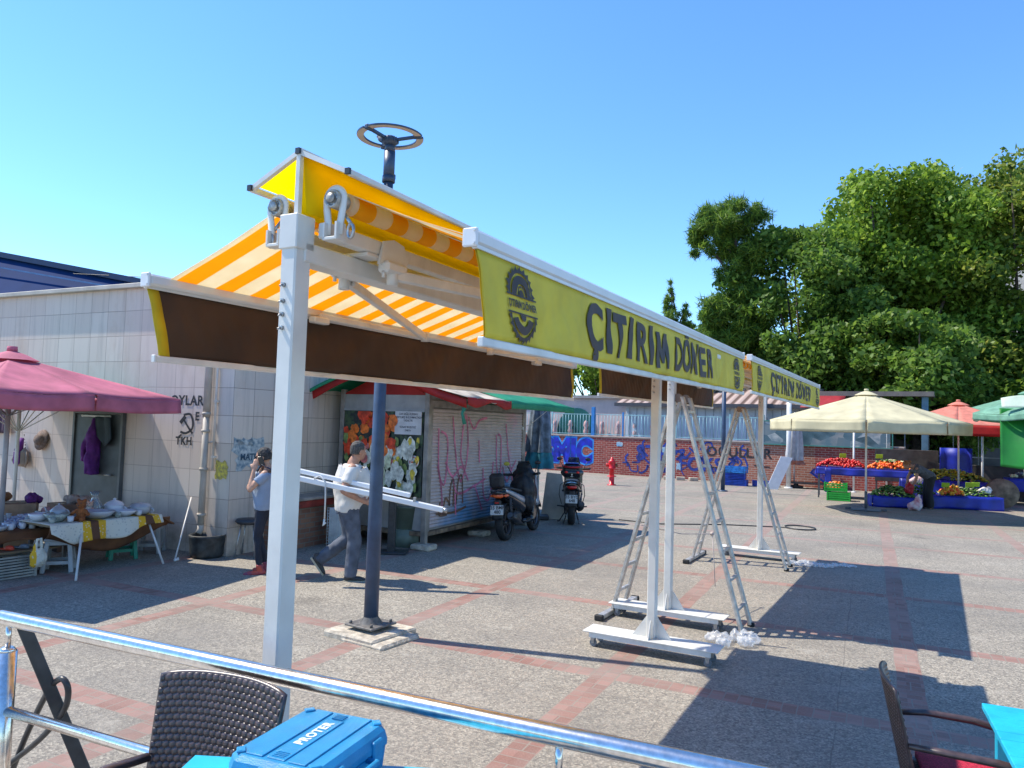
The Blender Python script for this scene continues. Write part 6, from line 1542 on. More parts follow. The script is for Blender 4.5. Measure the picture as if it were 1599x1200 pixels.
    # top box
    if style == 1:
        mb = MB(); mb.box((0,-.26,1.03), (.27,.13,.27), rot=Matrix.Rotation(.10, 3, 'X'), bev=.05); voxel(mb, .012, pl, 'backrest', r, 5)
        mb = MB(); mb.tube([(-.12,.05,.86),(-.12,-.22,.90),(.12,-.22,.90),(.12,.05,.86)], .013, 8); mb.build('grab_rail', mat('rim_grey', (.10,.10,.11)), r)
    else:
        mb = MB(); mb.box((0,-.27,1.07), (.46,.38,.20), bev=.08); mb.box((0,-.27,1.17), (.42,.35,.16), bev=.07); tb = voxel(mb, .014, bk, 'top_box', r, 6)
        mb = MB(); mb.sheet(lambda a, b_: ((a-.5)*.40, -.462-.006*b_+.10*(2*a-1)**4, 1.165+.035*b_+.02*(2*a-1)**2), 14, 2, .008); mb.build('reflector_band', mat('band_red', (.40,.01,.02), .2), tb)
        mb = MB(); mb.box((0,-.30,1.258), (.26,.22,.02), bev=.008); mb.build('lid_panel', mat('lid_blue', (.02,.05,.40), .35), tb)
        for s_ in (-1,1):
            mb = MB(); mb.ell((s_*.115,-.458,1.085), (.034,.014,.021), 12); mb.build('lamp', mat('lamp_red_lit', (.80,.03,.02), .2), tb)
        mb = MB(); mb.box((0,-.465,1.04), (.03,.01,.03)); mb.box((0,-.465,1.0), (.05,.01,.012)); mb.build('lock', steel, tb)
        for s_ in (-1,1):
            mb = MB(); mb.tube([(s_*.17,-.02,.86),(s_*.24,-.08,.80),(s_*.26,-.02,.60),(s_*.21,.10,.40)], .009, 7); mb.build('crash_bar', mat('rim_grey', (.10,.10,.11)), r)
            mb = MB(); mb.tube([(s_*.16,.30,.33),(s_*.31,.28,.345)], .014, 8); mb.build('footpeg', blackm, r)
    mb = MB(); mb.tube([(-.12,.45,.25),(-.26,.42,.01)], .012, 8); mb.tube([(-.26,.42,.012),(-.30,.42,.012)], .018, 8)
    if style == 2:
        for s_ in (-1,1): mb.tube([(s_*.08,.25,.28),(s_*.16,.02,.015)], .013, 8)
    mb.build('stand', blackm, r)
    return r
scooter('dark scooter with silver side panels and orange tail light parked beside the roller shutter', (-.03, 12.93, 0), math.radians(-21), math.radians(5)*-1, ('silver_panel', (.42,.46,.52), .3, .5), ('35 BMP', '480'), 1)
scooter('black scooter with a red banded top box parked facing the brick wall', (1.29, 15.25, 0), math.radians(-6), 0, ('dark_panel', (.03,.03,.04), .3, .2), ('35 BYC', '648'), 2)

# hydrant
hy = thing('fire_hydrant', 'red fire hydrant standing alone on the plaza before the blue graffiti', 'fire hydrant', (3.55, 25.86, 0), math.radians(-10))
hr = mat('hydrant_red', (.62,.012,.02), .35, var=.12, scale=10)
mb = MB(); mb.lathe([(.15,0),(.15,.03),(.09,.035),(.085,.55),(.13,.56),(.13,.60),(.115,.61),(.12,.78),(.13,.80),(.09,.86),(.05,.90),(.045,.96),(0,.965)], n=20); mb.build('barrel', hr, hy)
for s_ in (-1,1):
    mb = MB(); mb.tube([(s_*.10,0,.69),(s_*.17,0,.69)], .055, 12); mb.tube([(s_*.165,0,.69),(s_*.20,0,.69)], .068, 8); mb.build('outlet', hr if s_ < 0 else mat('brass_dark', (.25,.10,.05), .5, .3), hy)
mb = MB(); mb.lathe([(.16,0),(.16,.02),(.12,.03)], (0,0,.30), 16); mb.build('flange', hr, hy)

# market side: poles, crates, boards, stalls
def crate(name, label, loc, rz, m, d=(.5,.32,.16), grp=None, slats=4):
    r = thing(name, label, 'crate', loc, rz, grp); mb = MB(); x, y, z = d
    for k in range(slats):
        zz = z*(k+.5)/slats; h = z/slats*.62
        for s_ in (-1,1): mb.box((0,s_*y/2,zz), (x,.012,h)); mb.box((s_*x/2,0,zz), (.012,y-.014,h))
    for sx in (-1,1):
        for sy in (-1,1): mb.box((sx*(x/2),sy*(y/2),z/2), (.03,.03,z+.01))
    mb.box((0,0,.012), (x-.02,y-.02,.012)); mb.build('frame', m, r); return r
gcr = mat('crate_green', (.02,.42,.05), .5); bcr = mat('crate_blue', (.01,.06,.42), .5, var=.3); gycr = mat('crate_grey', (.30,.30,.27), .6, var=.2, dirt=.3)
crate('plastic_crate', 'lower of the two green crates beside the cream parasol', (9.98, 22.6, 0), math.radians(-27), gcr, (.62,.42,.26), 'green produce crates')
crate('plastic_crate', 'upper green crate holding orange vegetables, beside the cream parasol', (9.93, 22.7, .27), math.radians(-24), gcr, (.62,.42,.26), 'green produce crates')
def pile(name, label, loc, rz, w_, d, h, m, n, R, seed=1, flat=False, ms=None):
    o_ = MB(); rr = random.Random(seed); ms = ms or [m]
    for i in range(n):
        u, v_ = rr.uniform(-1,1), rr.uniform(-1,1); q = max(0, 1-max(abs(u),abs(v_))**2.2); z = h*q*rr.uniform(.55,1)
        if flat and rr.random() < .5: pass
        o_.cur = rr.randrange(len(ms)); s_ = R*rr.uniform(.75,1.15)
        if flat: o_.ell((u*w_/2,v_*d/2,z), (s_*1.5,s_*.6,s_*.45), 6, Matrix.Rotation(rr.uniform(0,6),3,'Z')@Matrix.Rotation(rr.uniform(-.6,.6),3,'Y'))
        else: o_.ell((u*w_/2,v_*d/2,z+s_), s_, 8)
    o = o_.build(name, ms, None, loc, rz); tag(o, label, None, None, 'stuff'); return o
tom = mat('tomato', (.62,.015,.01), .25); tom2 = mat('tomato_dark', (.45,.02,.01), .3); orn = mat('orange_fruit', (.80,.20,.01), .4); orn2 = mat('orange_red', (.78,.10,.01), .35); gre = mat('greens', (.08,.20,.02), .6, var=.4, scale=20); gre2 = mat('greens_dark', (.03,.09,.015), .6, var=.4, scale=20); yel = mat('banana_yellow', (.42,.36,.02), .5, var=.3); pale = mat('pale_veg', (.5,.52,.30), .6)
pile('orange_vegetables', 'orange vegetables heaped in the upper green crate', (9.93,22.7,.34), math.radians(-24), .5, .3, .18, orn, 60, .045, 2, ms=[orn, mat('onion', (.45,.22,.10), .5)])
tarp = mat('blue_tarp', (.007,.022,.34), .5, var=.3, scale=3, bump=.5, bscale=5)
def stall(label, loc, rz, w_, d, h, drop, skirt_m=tarp, legs=True, top=True):
    r = thing('market_stall', label, 'stall', loc, rz, 'market stalls with blue tarpaulins')
    mb = MB(); mb.box((0,0,h-.03), (w_,d,.03)); mb.build('tabletop', mat('ply', (.20,.14,.08), .8), r)
    mb = MB(); n = 60; P = []
    def f(a, b_):
        s_ = a*2*(w_+d); 
        if s_ < w_: p = Vector((-w_/2+s_, -d/2, 0)); o = Vector((0,-1,0))
        elif s_ < w_+d: p = Vector((w_/2, -d/2+s_-w_, 0)); o = Vector((1,0,0))
        elif s_ < 2*w_+d: p = Vector((w_/2-(s_-w_-d), d/2, 0)); o = Vector((0,1,0))
        else: p = Vector((-w_/2, d/2-(s_-2*w_-d), 0)); o = Vector((-1,0,0))
        q = p+o*(.012+.03*b_*(1+math.sin(s_*9+loc[0]))); return (q.x, q.y, h+.006-drop*b_*(1+.05*math.sin(s_*3.1+loc[1])))
    mb.sheet(f, 120, 5, .006); mb.build('skirt', skirt_m, r)
    mb = MB(); mb.box((0,0,h+.0), (w_+.02,d+.02,.012)); mb.build('cover', skirt_m, r)
    if legs:
        for sx in (-1,1):
            for sy in (-1,1):
                mb = MB(); mb.box((sx*(w_/2-.06),sy*(d/2-.06),(h-.04)/2), (.045,.045,h-.04)); mb.build('leg', mat('leg_grey', (.12,.12,.13), .5, .4), r)
    return r
RZM = math.radians(-27)
stall('tall stall with a short blue skirt displaying red tomatoes and oranges', (11.15, 23.5, 0), RZM+.06, 2.7, 1.1, .94, .22)
mb = MB(); 
lt = thing('blue_cloth', 'blue tarpaulin hanging down the left end of the tomato stall', 'tarpaulin', (9.98, 23.55, 0), RZM); mb.sheet(lambda a, b_: (.03*math.sin(a*9), -.2+a*.5, .94-.72*b_), 14, 6, .01); mb.sheet(lambda a, b_: (a*.18, -.21+.02*math.sin(b_*6), .94-.75*b_), 6, 6, .01); mb.build('cloth', tarp, lt)
pile('tomatoes', 'red tomatoes heaped on the left half of the tall stall', (10.55,23.75,.95), RZM, 1.35, .9, .26, tom, 320, .042, 3, ms=[tom, tom2])
pile('oranges', 'orange fruit heaped on the right half of the tall stall', (11.85,23.15,.95), RZM, 1.30, .9, .25, orn, 300, .042, 4, ms=[orn, orn2])
pile('green_bunches', 'bright green bunches lying among the oranges', (11.8,23.0,1.16), RZM, .9, .2, .10, gre, 40, .05, 5, flat=True, ms=[gre, pale])
stall('low ground stall wrapped in blue with greens left of the shopper', (10.92, 21.25, 0), RZM+.15, 1.15, .9, .30, .30, legs=False)
stall('low ground stall wrapped in blue with peppers and greens right of the shopper', (12.85, 21.35, 0), RZM+.32, 1.95, .95, .36, .36, legs=False)
pile('leafy_greens', 'pale leafy greens heaped left of the shopper', (10.92,21.25,.32), RZM, 1.05, .8, .28, gre, 260, .05, 6, flat=True, ms=[gre, gre2, mat('cabbage', (.22,.33,.08), .6)])
pile('peppers', 'yellow orange peppers on the low stall beside the shopper', (12.50,21.10,.38), RZM, .55, .6, .24, orn, 90, .045, 7, ms=[mat('pepper_yellow', (.75,.34,.01), .35), orn2, mat('pepper_yellow', (.75,.34,.01))])
pile('dark_greens', 'dark green vegetables filling the right of the low stall', (13.05,21.4,.38), RZM+.3, 1.2, .8, .24, gre2, 220, .05, 8, flat=True, ms=[gre2, gre, gre2, mat('pale_veg', (.5,.52,.30))])
pile('dark_greens', 'dark green vegetables right behind the shopper', (12.0,21.7,.36), RZM, .6, .6, .28, gre2, 90, .05, 9, flat=True, ms=[gre2, gre])
for (x, y, z, m, lab) in ((11.95,21.9,.62,'pale_wrap','pinkish bag of vegetables behind the shopper'), (13.55,21.25,.42,'white_wrap','white bag at the right end of the low stall')):
    b_ = thing('plastic_bag', lab, 'bag', (x,y,z)); mb = MB(); mb.ell((0,0,.08), (.20,.14,.12), 12); mb.ell((.08,0,.12), (.12,.1,.1), 10); o = voxel(mb, .02, mat(m, (.6,.42,.42) if m[0] == 'p' else (.6,.6,.6), .4), 'bag', b_, 2); wrinkle(o, .035, 9)
stall('rear stall covered in blue carrying green bananas', (14.2, 24.3, 0), RZM, 2.6, 1.0, .62, .60)
pile('green_bananas', 'yellow green bananas on the rear stall', (14.2,24.3,.64), RZM, 2.3, .9, .34, yel, 260, .075, 10, flat=True, ms=[yel, mat('banana_green', (.16,.20,.02), .5), yel])
stall('blue covered stall at the right edge of the photo', (16.2, 22.9, 0), RZM, 1.6, 1.0, .80, .40)
pile('bottles_and_jars', 'pale packed goods on the stall at the right edge', (16.2,22.9,.82), RZM, 1.4, .8, .16, pale, 90, .05, 11, ms=[pale, mat('dark_goods', (.1,.12,.14), .4)])
lime = mat('lime_card', (.42,.62,.03), .6)
for i_, (x_, y_, z_, l_) in enumerate(((12.25,20.95,.60,'lime price card behind the peppers'),(12.95,21.0,.62,'lime price card in the dark greens right of the peppers'),(13.25,21.2,.62,'rightmost lime price card on the low stall'),(11.5,23.2,1.28,'lime price card among the oranges'),(10.5,23.5,1.26,'lime price card among the tomatoes'))):
    pc_ = thing('price_card', l_, 'price card', (x_,y_,z_), RZM+.1*i_, 'lime price cards on the stalls'); mb = MB(); mb.box((0,0,.07), (.20,.012,.13), rot=Matrix.Rotation(.25,3,'X'), bev=.002); mb.build('card', lime, pc_); mb = MB(); mb.tube([(0,0,-.12),(0,0,.02)], .006, 6); mb.build('stick', blackm, pc_)
wbg = thing('plastic_bag', 'white and red plastic bag on the ground before the shopper', 'bag', (11.05,20.3,0), .3); mb = MB(); mb.ell((0,0,.12), (.22,.16,.14), 14); mb.ell((.10,.02,.24), (.12,.1,.13), 12); mb.tube([(.12,.02,.3),(.14,.02,.42)], [.07,.02], 8); o = voxel(mb, .016, mat('bag_white_red', (.70,.68,.70), .4, col2=(.55,.18,.20), scale=5), 'bag', wbg, 2); wrinkle(o, .04, 8)
cr_ = thing('cable_reel', 'wooden cable reel standing on edge under the parasol at the right', 'cable reel', (14.45,21.9,0), RZM)
mb = MB(); Y90 = Matrix.Rotation(PI/2,3,'X')
for s_ in (-.16,.16): mb.lathe([(0,s_-.02),(.42,s_-.02),(.42,s_+.02),(0,s_+.02)], (0,0,.42), 28, Y90)
mb.build('flanges', mat('reel_wood', (.26,.19,.13), .8, var=.4, scale=5), cr_); mb = MB(); mb.lathe([(.20,-.14),(.20,.14)], (0,0,.42), 20, Y90); mb.lathe([(0,-.20),(.10,-.20),(.10,-.18)], (0,0,.42), 16, Y90); mb.build('drum', mat('reel_dark', (.10,.08,.06), .8), cr_)
dp = thing('dark_board', 'dark freestanding board behind the bending shopper', 'board', (13.4,25.2,0), RZM); mb = MB(); mb.box((0,0,1.0), (1.9,.08,1.1), bev=.01); mb.box((-.9,0,.25),(.06,.06,.5)); mb.box((.9,0,.25),(.06,.06,.5)); mb.build('panel', mat('board_dark', (.05,.045,.045), .7, var=.3), dp)
bbk = thing('blue_screen', 'blue plastic screen beside the dark board', 'screen', (15.0,25.2,0), RZM); mb = MB(); mb.sheet(lambda a, b_: (a*.95-.4, .05*math.sin(a*9), .5+1.15*b_), 16, 4, .01); mb.box((-.4,0,.3),(.03,.03,.6)); mb.box((.52,0,.3),(.03,.03,.6)); mb.build('sheet', tarp, bbk)
for (x, y, h, lab) in ((13.3,26.3,2.4,'thin pale pole behind the shopper'),(12.0,26.0,2.4,'pale pole right of the tomato stall'),(15.6,24.6,2.3,'thin pole behind the dark board')):
    q_ = thing('awning_pole', lab, 'pole', (x,y,0)); mb = MB(); mb.tube([(0,0,0),(0,0,h)], .035, 10); mb.lathe([(.09,0),(.09,.02),(.035,.03)], n=12); mb.build('pole', mat('pole_white', (.7,.7,.68)), q_)
dpl = thing('dark_pole', 'slim dark pole between the ladders and the rear stand', 'pole', (7.07,24.7,0)); mb = MB(); mb.tube([(0,0,0),(0,0,3.9)], .07, 12); mb.lathe([(.16,0),(.16,.03),(.07,.05)], n=14); mb.build('pole', lampm, dpl)
wpl = thing('white_pole', 'white pole rising beside the folded white parasol', 'pole', (10.1,27.0,0)); mb = MB(); mb.tube([(0,0,0),(0,0,3.35)], .085, 12); mb.lathe([(.15,0),(.15,.03),(.09,.05)], n=14); mb.build('pole', mat('pole_white', (.7,.7,.68)), wpl)
wbd = thing('white_board', 'white board leaning by the folded white parasol', 'board', (9.45,26.2,0), math.radians(-8)); mb = MB(); mb.prism([(-.42,0),(-.02,0),(.50,1.12),(.10,1.16)], -.02, .02, lambda a, b_, z: (a, z+b_*.12, b_)); mb.build('panel', plate_pl, wbd)
crate('plastic_crate', 'blue crate on the ground by the brick wall left of the white post', (8.35,27.6,0), -.45, bcr, (.85,.5,.22), 'blue crates by the brick wall')
crate('plastic_crate', 'blue crate stacked second by the brick wall', (8.3,27.65,.23), -.4, bcr, (.85,.5,.22), 'blue crates by the brick wall')
crate('plastic_crate', 'topmost blue crate in the stack by the brick wall', (8.32,27.6,.46), -.5, mat('crate_lightblue', (.02,.20,.55), .5, var=.4, scale=9), (.85,.5,.25), 'blue crates by the brick wall')
crate('plastic_crate', 'flat blue crate beside the stack at the brick wall', (9.45,27.6,0), -.3, bcr, (.85,.5,.20), 'blue crates by the brick wall')
tr_ = crate('plastic_crate', 'blue crate tipped on the flat cart by the white parasol', (11.3,27.0,.30), -.5, bcr, (.9,.45,.2), 'blue crates by the brick wall'); tr_.rotation_euler = (0,.6,-.5)
ct_ = thing('flat_cart', 'low dark flat cart below the folded white parasol', 'cart', (10.9,27.0,0), -.45); mb = MB(); mb.box((0,0,.20), (1.5,.6,.05)); mb.box((-.7,0,.34), (.04,.5,.3))
mb.build('deck', blackm, ct_)
for s_ in (-.5,.5):
    for t in (-.22,.22):
        mb = MB(); mb.tube([(s_,t-.03,.08),(s_,t+.03,.08)], .08, 12); mb.build('wheel', rubber, ct_)
for i, (x, y) in enumerate(((6.3,29.6),(6.75,29.4),(7.2,29.2))):
    b_ = thing('loose_block', ('left','middle','right')[i]+'most pale block lying at the foot of the brick wall', 'block', (x,y,0), -.5+i*.3, 'pale blocks at the wall foot'); mb = MB(); mb.box((0,0,.07), (.34,.2,.14), bev=.02); mb.build('block', mat('block_pale', (.42,.36,.28), .8), b_)
# things under the awnings
def wrap(label, loc, rz, w_, d, h, seed):
    b_ = thing('plastic_wrap', label, 'plastic wrap', loc, rz, 'crumpled clear wrap'); rr = random.Random(seed); mb = MB()
    for i in range(9): mb.ell((rr.uniform(-.5,.5)*w_, rr.uniform(-.5,.5)*d, h*.35), (w_*rr.uniform(.14,.25), d*rr.uniform(.2,.35), h*rr.uniform(.3,.6)), 10)
    o = voxel(mb, .012, mat('clear_wrap', (.82,.84,.86), .12, var=.05, spec=.9, alpha=.34), 'film', b_, 1); wrinkle(o, .035, 22, seed)
wrap('crumpled clear plastic wrap at the wheel of the nearer stand beside the ladder foot', (2.16,7.12,0), .2, .36, .22, .12, 3)
wrap('flat strip of clear plastic wrap behind the farther ladder foot', (4.72,11.35,0), -.2, .85, .22, .06, 4)
cb_ = thing('cable', 'thin black cable ending in a coil on the ground beyond the stands', 'cable', (0,0,0)); mb = MB()
pts = [(2.4,16.2,.012),(3.2,15.7,.012),(4.6,15.9,.012),(5.5,15.8,.012)]+[(6.15+.30*math.cos(a*.5+PI)*(1+.04*math.sin(a*3)), 15.75+.34*math.sin(a*.5+PI), .012+.0005*a) for a in range(26)]
mb.tube(pts, .012, 6); mb.build('cable', blackm, cb_)
cd2 = thing('rope', 'thin white rope tied between the posts with its end hanging down', 'rope', (0,0,0)); mb = MB(); mb.tube([(1.35,7.6,1.02),(1.9,8.2,.86),(2.35,8.7,.80),(2.38,8.72,.78)], .006, 6); mb.tube([(2.38,8.72,.80),(2.40,8.7,.5),(2.42,8.7,.2)], .005, 6); mb.ell((2.38,8.72,.80), .025, 8); mb.build('rope', mat('rope_pale', (.5,.42,.38), .8), cd2)
hk = thing('white_hose', 'short white hose hooked behind the nearer stand post', 'hose', (1.42,7.05,0)); mb = MB(); mb.tube([(.02,.3,1.75),(.0,.32,1.0),(-.02,.32,.95),(.03,.3,.90),(.06,.3,.95)], .014, 8); mb.build('hose', mat('cord_white', (.6,.6,.58)), hk)
# power lines
wl = thing('overhead_wire', 'thin overhead wire running down to the blue roof at the left', 'wire', (0,0,0)); mb = MB(); mb.tube([(-12.6,21.0,5.9),(-8,22,6.0),(2,26,6.3)], .012, 5); mb.build('wire', blackm, wl)
# ------------------------------------------------------------------ crockery stall at the left
EV = Vector((.50,.865,0)).normalized()      # along the visible long edge of the table
NV = Vector((EV.y,-EV.x,0))                 # outwards, towards the camera
t1_ = thing('crockery_table', 'folding table with thin white legs carrying crockery by the grey door', 'table', (-5.12, 9.62, 0), math.atan2(EV.y, EV.x))
mb = MB(); mb.box((0,.32,.60), (1.42,.66,.03), bev=.006); mb.build('tabletop', mat('ply', (.20,.14,.08)), t1_)
for (x0, y0, x1, y1) in ((-.30,.05,-.62,-.42),(.55,.02,.62,-.28),(-.5,.6,-.6,.7),(.5,.6,.6,.7)):
    mb = MB(); mb.tube([(x0,y0,.59),(x1,y1,.0)], .014, 10); mb.build('leg', mat('leg_white', (.62,.60,.58), .4), t1_)
cloth = NB('printed_cloth'); c = cloth.coords('Object'); sp = cloth.new('ShaderNodeSeparateXYZ'); cloth.l.new(c, sp.inputs[0])
f = cloth.math('FRACT', cloth.math('MULTIPLY', cloth.math('ADD', sp.outputs[0], 10.02), 1.35))
bandy = cloth.math('MULTIPLY', cloth.math('GREATER_THAN', f, .06), cloth.math('LESS_THAN', f, .46)); bandb = cloth.math('MULTIPLY', cloth.math('GREATER_THAN', f, .19), cloth.math('LESS_THAN', f, .33))
v1 = cloth.new('ShaderNodeTexVoronoi'); v1.inputs['Scale'].default_value = 26; cloth.l.new(c, v1.inputs['Vector']); dots = cloth.math('LESS_THAN', v1.outputs['Distance'], .28)
o = cloth.mix(cloth.math('MULTIPLY', dots, .5), (.60,.57,.48), (.30,.30,.28)); o = cloth.mix(bandy, o, cloth.mix(dots, (.66,.36,.015), (.62,.50,.30))); o = cloth.mix(bandb, o, (.11,.045,.02))
cloth.l.new(o, cloth.b.inputs['Base Color']); cloth.b.inputs['Roughness'].default_value = .85
tc2 = thing('tablecloth', 'white cloth with yellow and brown bands draped over the crockery table', 'tablecloth', (-5.12, 9.62, 0), math.atan2(EV.y, EV.x))
mb = MB(); mb.sheet(lambda a, b_: (-.74+1.48*a, -.02+.70*b_, .622+.003*math.sin(a*21+b_*5)), 30, 14, .004)
mb.sheet(lambda a, b_: (-.74+1.48*a, -.022-.03*b_*(1+math.sin(a*22))-.02*b_, .622-(.20+.05*math.sin(a*5)+.03*math.sin(a*13))*b_*(.5+.5*min(1,a*5))*(.6+.4*min(1,(1-a)*4))), 60, 8, .004); mb.build('cloth', cloth.m, tc2)
bc = thing('brown_cloth', 'brown cloth sagging below the printed tablecloth', 'cloth', (-5.12, 9.62, 0), math.atan2(EV.y, EV.x)); brc = mat('cloth_rust', (.16,.065,.025), .85, var=.3, scale=4)
mb = MB(); mb.sheet(lambda a, b_: (-.72+1.62*a, .02-.01*math.sin(a*17)-.03*b_+.1*b_*b_, .58-(.13+.24*math.sin(PI*min(1,a*1.02))**1.4)*b_), 50, 8, .006); mb.sheet(lambda a, b_: (.72+.22*a, -.02+.5*b_, .60-.03*math.sin(a*3)-.12*a*a), 8, 8, .02); mb.build('cloth', brc, bc)
# crockery: every piece its own thing
def pot(name, label, prof, m, handles=0, lid=None, n=18, group='crockery on the stall', spout=False):
    r = thing(name, label, name.replace('_',' '), (0,0,0), 0, group); mb = MB(); mb.lathe(prof, n=n); mb.build('body', m, r)
    R = max(p[0] for p in prof); H_ = max(p[1] for p in prof)
    for k in range(handles):
        s_ = 1 if k == 0 else -1; mb = MB(); mb.tube([(s_*(R-.004)+s_*R*.35*math.sin(a*PI/6)*1.0, 0, H_*.5+H_*.3*math.cos(a*PI/6)) for a in range(7)], R*.09, 6); mb.build('handle', m, r)
    if lid:
        mb = MB(); mb.lathe(lid, n=n); mb.build('lid', m, r)
    if spout: mb = MB(); mb.tube([(-R*.8,0,H_*.35),(-R*1.5,0,H_*.6),(-R*1.8,0,H_*.95)], [.018,.013,.009], 8); mb.build('spout', m, r)
    return r
cer = mat('white_glaze', (.55,.57,.62), .2, var=.05, coat=.4); cer2 = mat('grey_glaze', (.36,.38,.42), .22, var=.15, coat=.4); cer3 = mat('green_grey_glaze', (.30,.34,.31), .25, var=.3, scale=30); glass_ = mat('clear_glass', (.75,.78,.80), .08, var=.02, transm=.85); brn = mat('brown_plush', (.28,.09,.025), .95, var=.3, scale=40, bump=.6, bscale=90); navy_ = mat('cobalt_glass', (.01,.02,.22), .1)
TO = Vector((-5.12, 9.62, .628)); 
def P2(a, b_, z=0): q = TO+EV*a-NV*b_; return (q.x, q.y, q.z+z)
t_ = pot('tureen', 'white lidded tureen at the right of the crockery table before the door edge', [(0,0),(.07,0),(.075,.015),(.13,.05),(.15,.10),(.14,.13)], cer, 2, [(.15,.13),(.12,.165),(.06,.19),(.02,.20),(.025,.22),(0,.23)]); t_.location = P2(.33,.42); t_.scale = (.85,.85,.95); 
t_ = pot('glass_vase', 'clear glass vase with a flared rim behind the tureen', [(0,0),(.05,0),(.09,.06),(.10,.11),(.05,.20),(.035,.24),(.07,.31),(.066,.31),(.03,.24),(.045,.20),(.094,.11),(.08,.06),(.0,.01)], glass_); t_.location = P2(.12,.52)
t_ = pot('casserole', 'grey lidded casserole at the far right corner of the table', [(0,0),(.12,0),(.15,.04),(.16,.10),(.155,.11)], cer2, 2, [(.165,.11),(.14,.15),(.07,.165),(0,.17)]); t_.location = P2(.58,.22); t_.scale = (.85,.85,.9)
t_ = pot('oval_dish', 'long grey oval dish in the middle of the crockery table', [(0,0),(.12,0),(.20,.04),(.25,.10),(.24,.10),(.18,.045),(0,.02)], cer2); t_.location = P2(-.06,.20); t_.scale = (1.0,.7,1)
t_ = pot('oval_dish', 'second pale dish right of the long oval dish', [(0,0),(.10,0),(.17,.04),(.21,.08),(.20,.08),(.15,.045),(0,.02)], cer); t_.location = P2(.28,.18); t_.scale = (1.0,.7,1)
t_ = pot('soup_bowl', 'green grey bowl at the left end of the crockery table', [(0,0),(.07,0),(.10,.03),(.15,.10),(.14,.10),(.09,.035),(0,.02)], cer3); t_.location = P2(-.52,.24)
t_ = pot('teapot', 'pale teapot with spout at the left end of the crockery table', [(0,0),(.06,0),(.10,.05),(.10,.11),(.06,.15),(.05,.155)], cer2, 1, [(.05,.155),(.03,.175),(.01,.18),(.015,.20),(0,.205)], spout=True); t_.location = P2(-.40,.42)
t_ = pot('soup_bowl', 'white stacked bowl beside the teapot', [(0,0),(.06,0),(.10,.03),(.12,.09),(.11,.09),(.08,.035),(0,.02)], cer); t_.location = P2(-.62,.45)
for i_, (a_, b__, lb_) in enumerate(((-.64,.12,'small white cup at the near left corner of the crockery table'),(-.44,.08,'second small white cup before the green grey bowl'),(.16,.06,'small white cup before the two long dishes'),(.46,.07,'small white cup by the casserole'),(.50,.45,'small white cup behind the casserole near the wall'),(-.18,.45,'small white cup behind the long oval dish'),(-.10,.56,'white cup at the back of the crockery table'))):
    q_ = pot('coffee_cup', lb_, [(0,0),(.026,0),(.034,.012),(.040,.07),(.037,.07),(.030,.012),(0,.008)], cer if i_ % 2 else cer3, 1, n=14); q_.location = P2(a_, b__); q_.rotation_euler = (0,0,i_*1.3)
def plush(label, loc, s_, m, lie=0):
    r = thing('plush_toy', label, 'plush toy', loc, 0, 'plush toys'); mb = MB(); mb.ell((0,0,.10*s_), (.07*s_,.06*s_,.10*s_), 12); mb.ell((0,-.01*s_,.24*s_), .065*s_, 12)
    for t in (-1,1): mb.ell((t*.05*s_,0,.30*s_), .025*s_, 8); mb.tube([(t*.05*s_,0,.16*s_),(t*.12*s_,-.03*s_,.10*s_)], .026*s_, 8); mb.ell((t*.12*s_,-.03*s_,.10*s_), .028*s_, 8); mb.tube([(t*.04*s_,0,.03*s_),(t*.07*s_,-.10*s_,.03*s_)], .032*s_, 8); mb.ell((t*.07*s_,-.11*s_,.035*s_), .035*s_, 8)
    mb.ell((0,-.06*s_,.225*s_), .03*s_, 8); voxel(mb, .008, m, 'body', r, 2)
    mb = MB(); mb.ell((0,-.088*s_,.23*s_), .010*s_, 6); mb.build('nose', blackm, r)
    for t in (-1,1): mb = MB(); mb.ell((t*.025*s_,-.062*s_,.262*s_), .008*s_, 6); mb.build('eye', blackm, r)
    return r
plush('brown plush toy sitting at the front edge between bowl and oval dish', P2(-.30,.10), .85, brn); plush('small orange and white plush toy in front of the glass vase', P2(.02,.46), .62, mat('orange_plush', (.50,.16,.04), .95, col2=(.55,.5,.45), scale=12))
# second stall: cups on a brown cloth
t2_ = thing('cup_table', 'low table under brown cloth crowded with cups at the left edge', 'table', (-6.35, 9.45, 0), math.atan2(EV.y, EV.x))
mb = MB(); mb.box((0,0,.50), (1.35,1.0,.03)); mb.build('tabletop', mat('ply', (.20,.14,.08)), t2_)
for x in (-.55,.55):
    for y in (-.4,.4): mb = MB(); mb.box((x,y,.24), (.04,.04,.48)); mb.build('leg', mat('leg_grey', (.12,.12,.13)), t2_)
bc2 = thing('brown_cloth', 'rust brown cloth covering the low cup table', 'cloth', (-6.35, 9.45, 0), math.atan2(EV.y, EV.x))
mb = MB(); mb.sheet(lambda a, b_: (-.70+1.4*a, -.53+1.06*b_, .522), 10, 8, .006); mb.sheet(lambda a, b_: (-.70+1.44*a, -.535-.04*b_*(1+math.sin(a*15)), .522-(.13+.06*math.sin(a*8+1)+.07*a)*b_), 50, 5, .006); mb.sheet(lambda a, b_: (.70+.03*math.sin(a*9)*b_+.02*b_, -.53+1.06*a, .522-.16*b_), 20, 4, .006); mb.build('cloth', brc, bc2)
cup_p = [(0,0),(.028,0),(.034,.012),(.040,.075),(.037,.075),(.030,.012),(0,.008)]; bowl_p = [(0,0),(.035,0),(.055,.02),(.075,.06),(.070,.06),(.05,.022),(0,.01)]; jar_p = [(0,0),(.036,0),(.038,.06),(.03,.075),(.03,.085),(.033,.088),(.033,.10),(0,.102)]
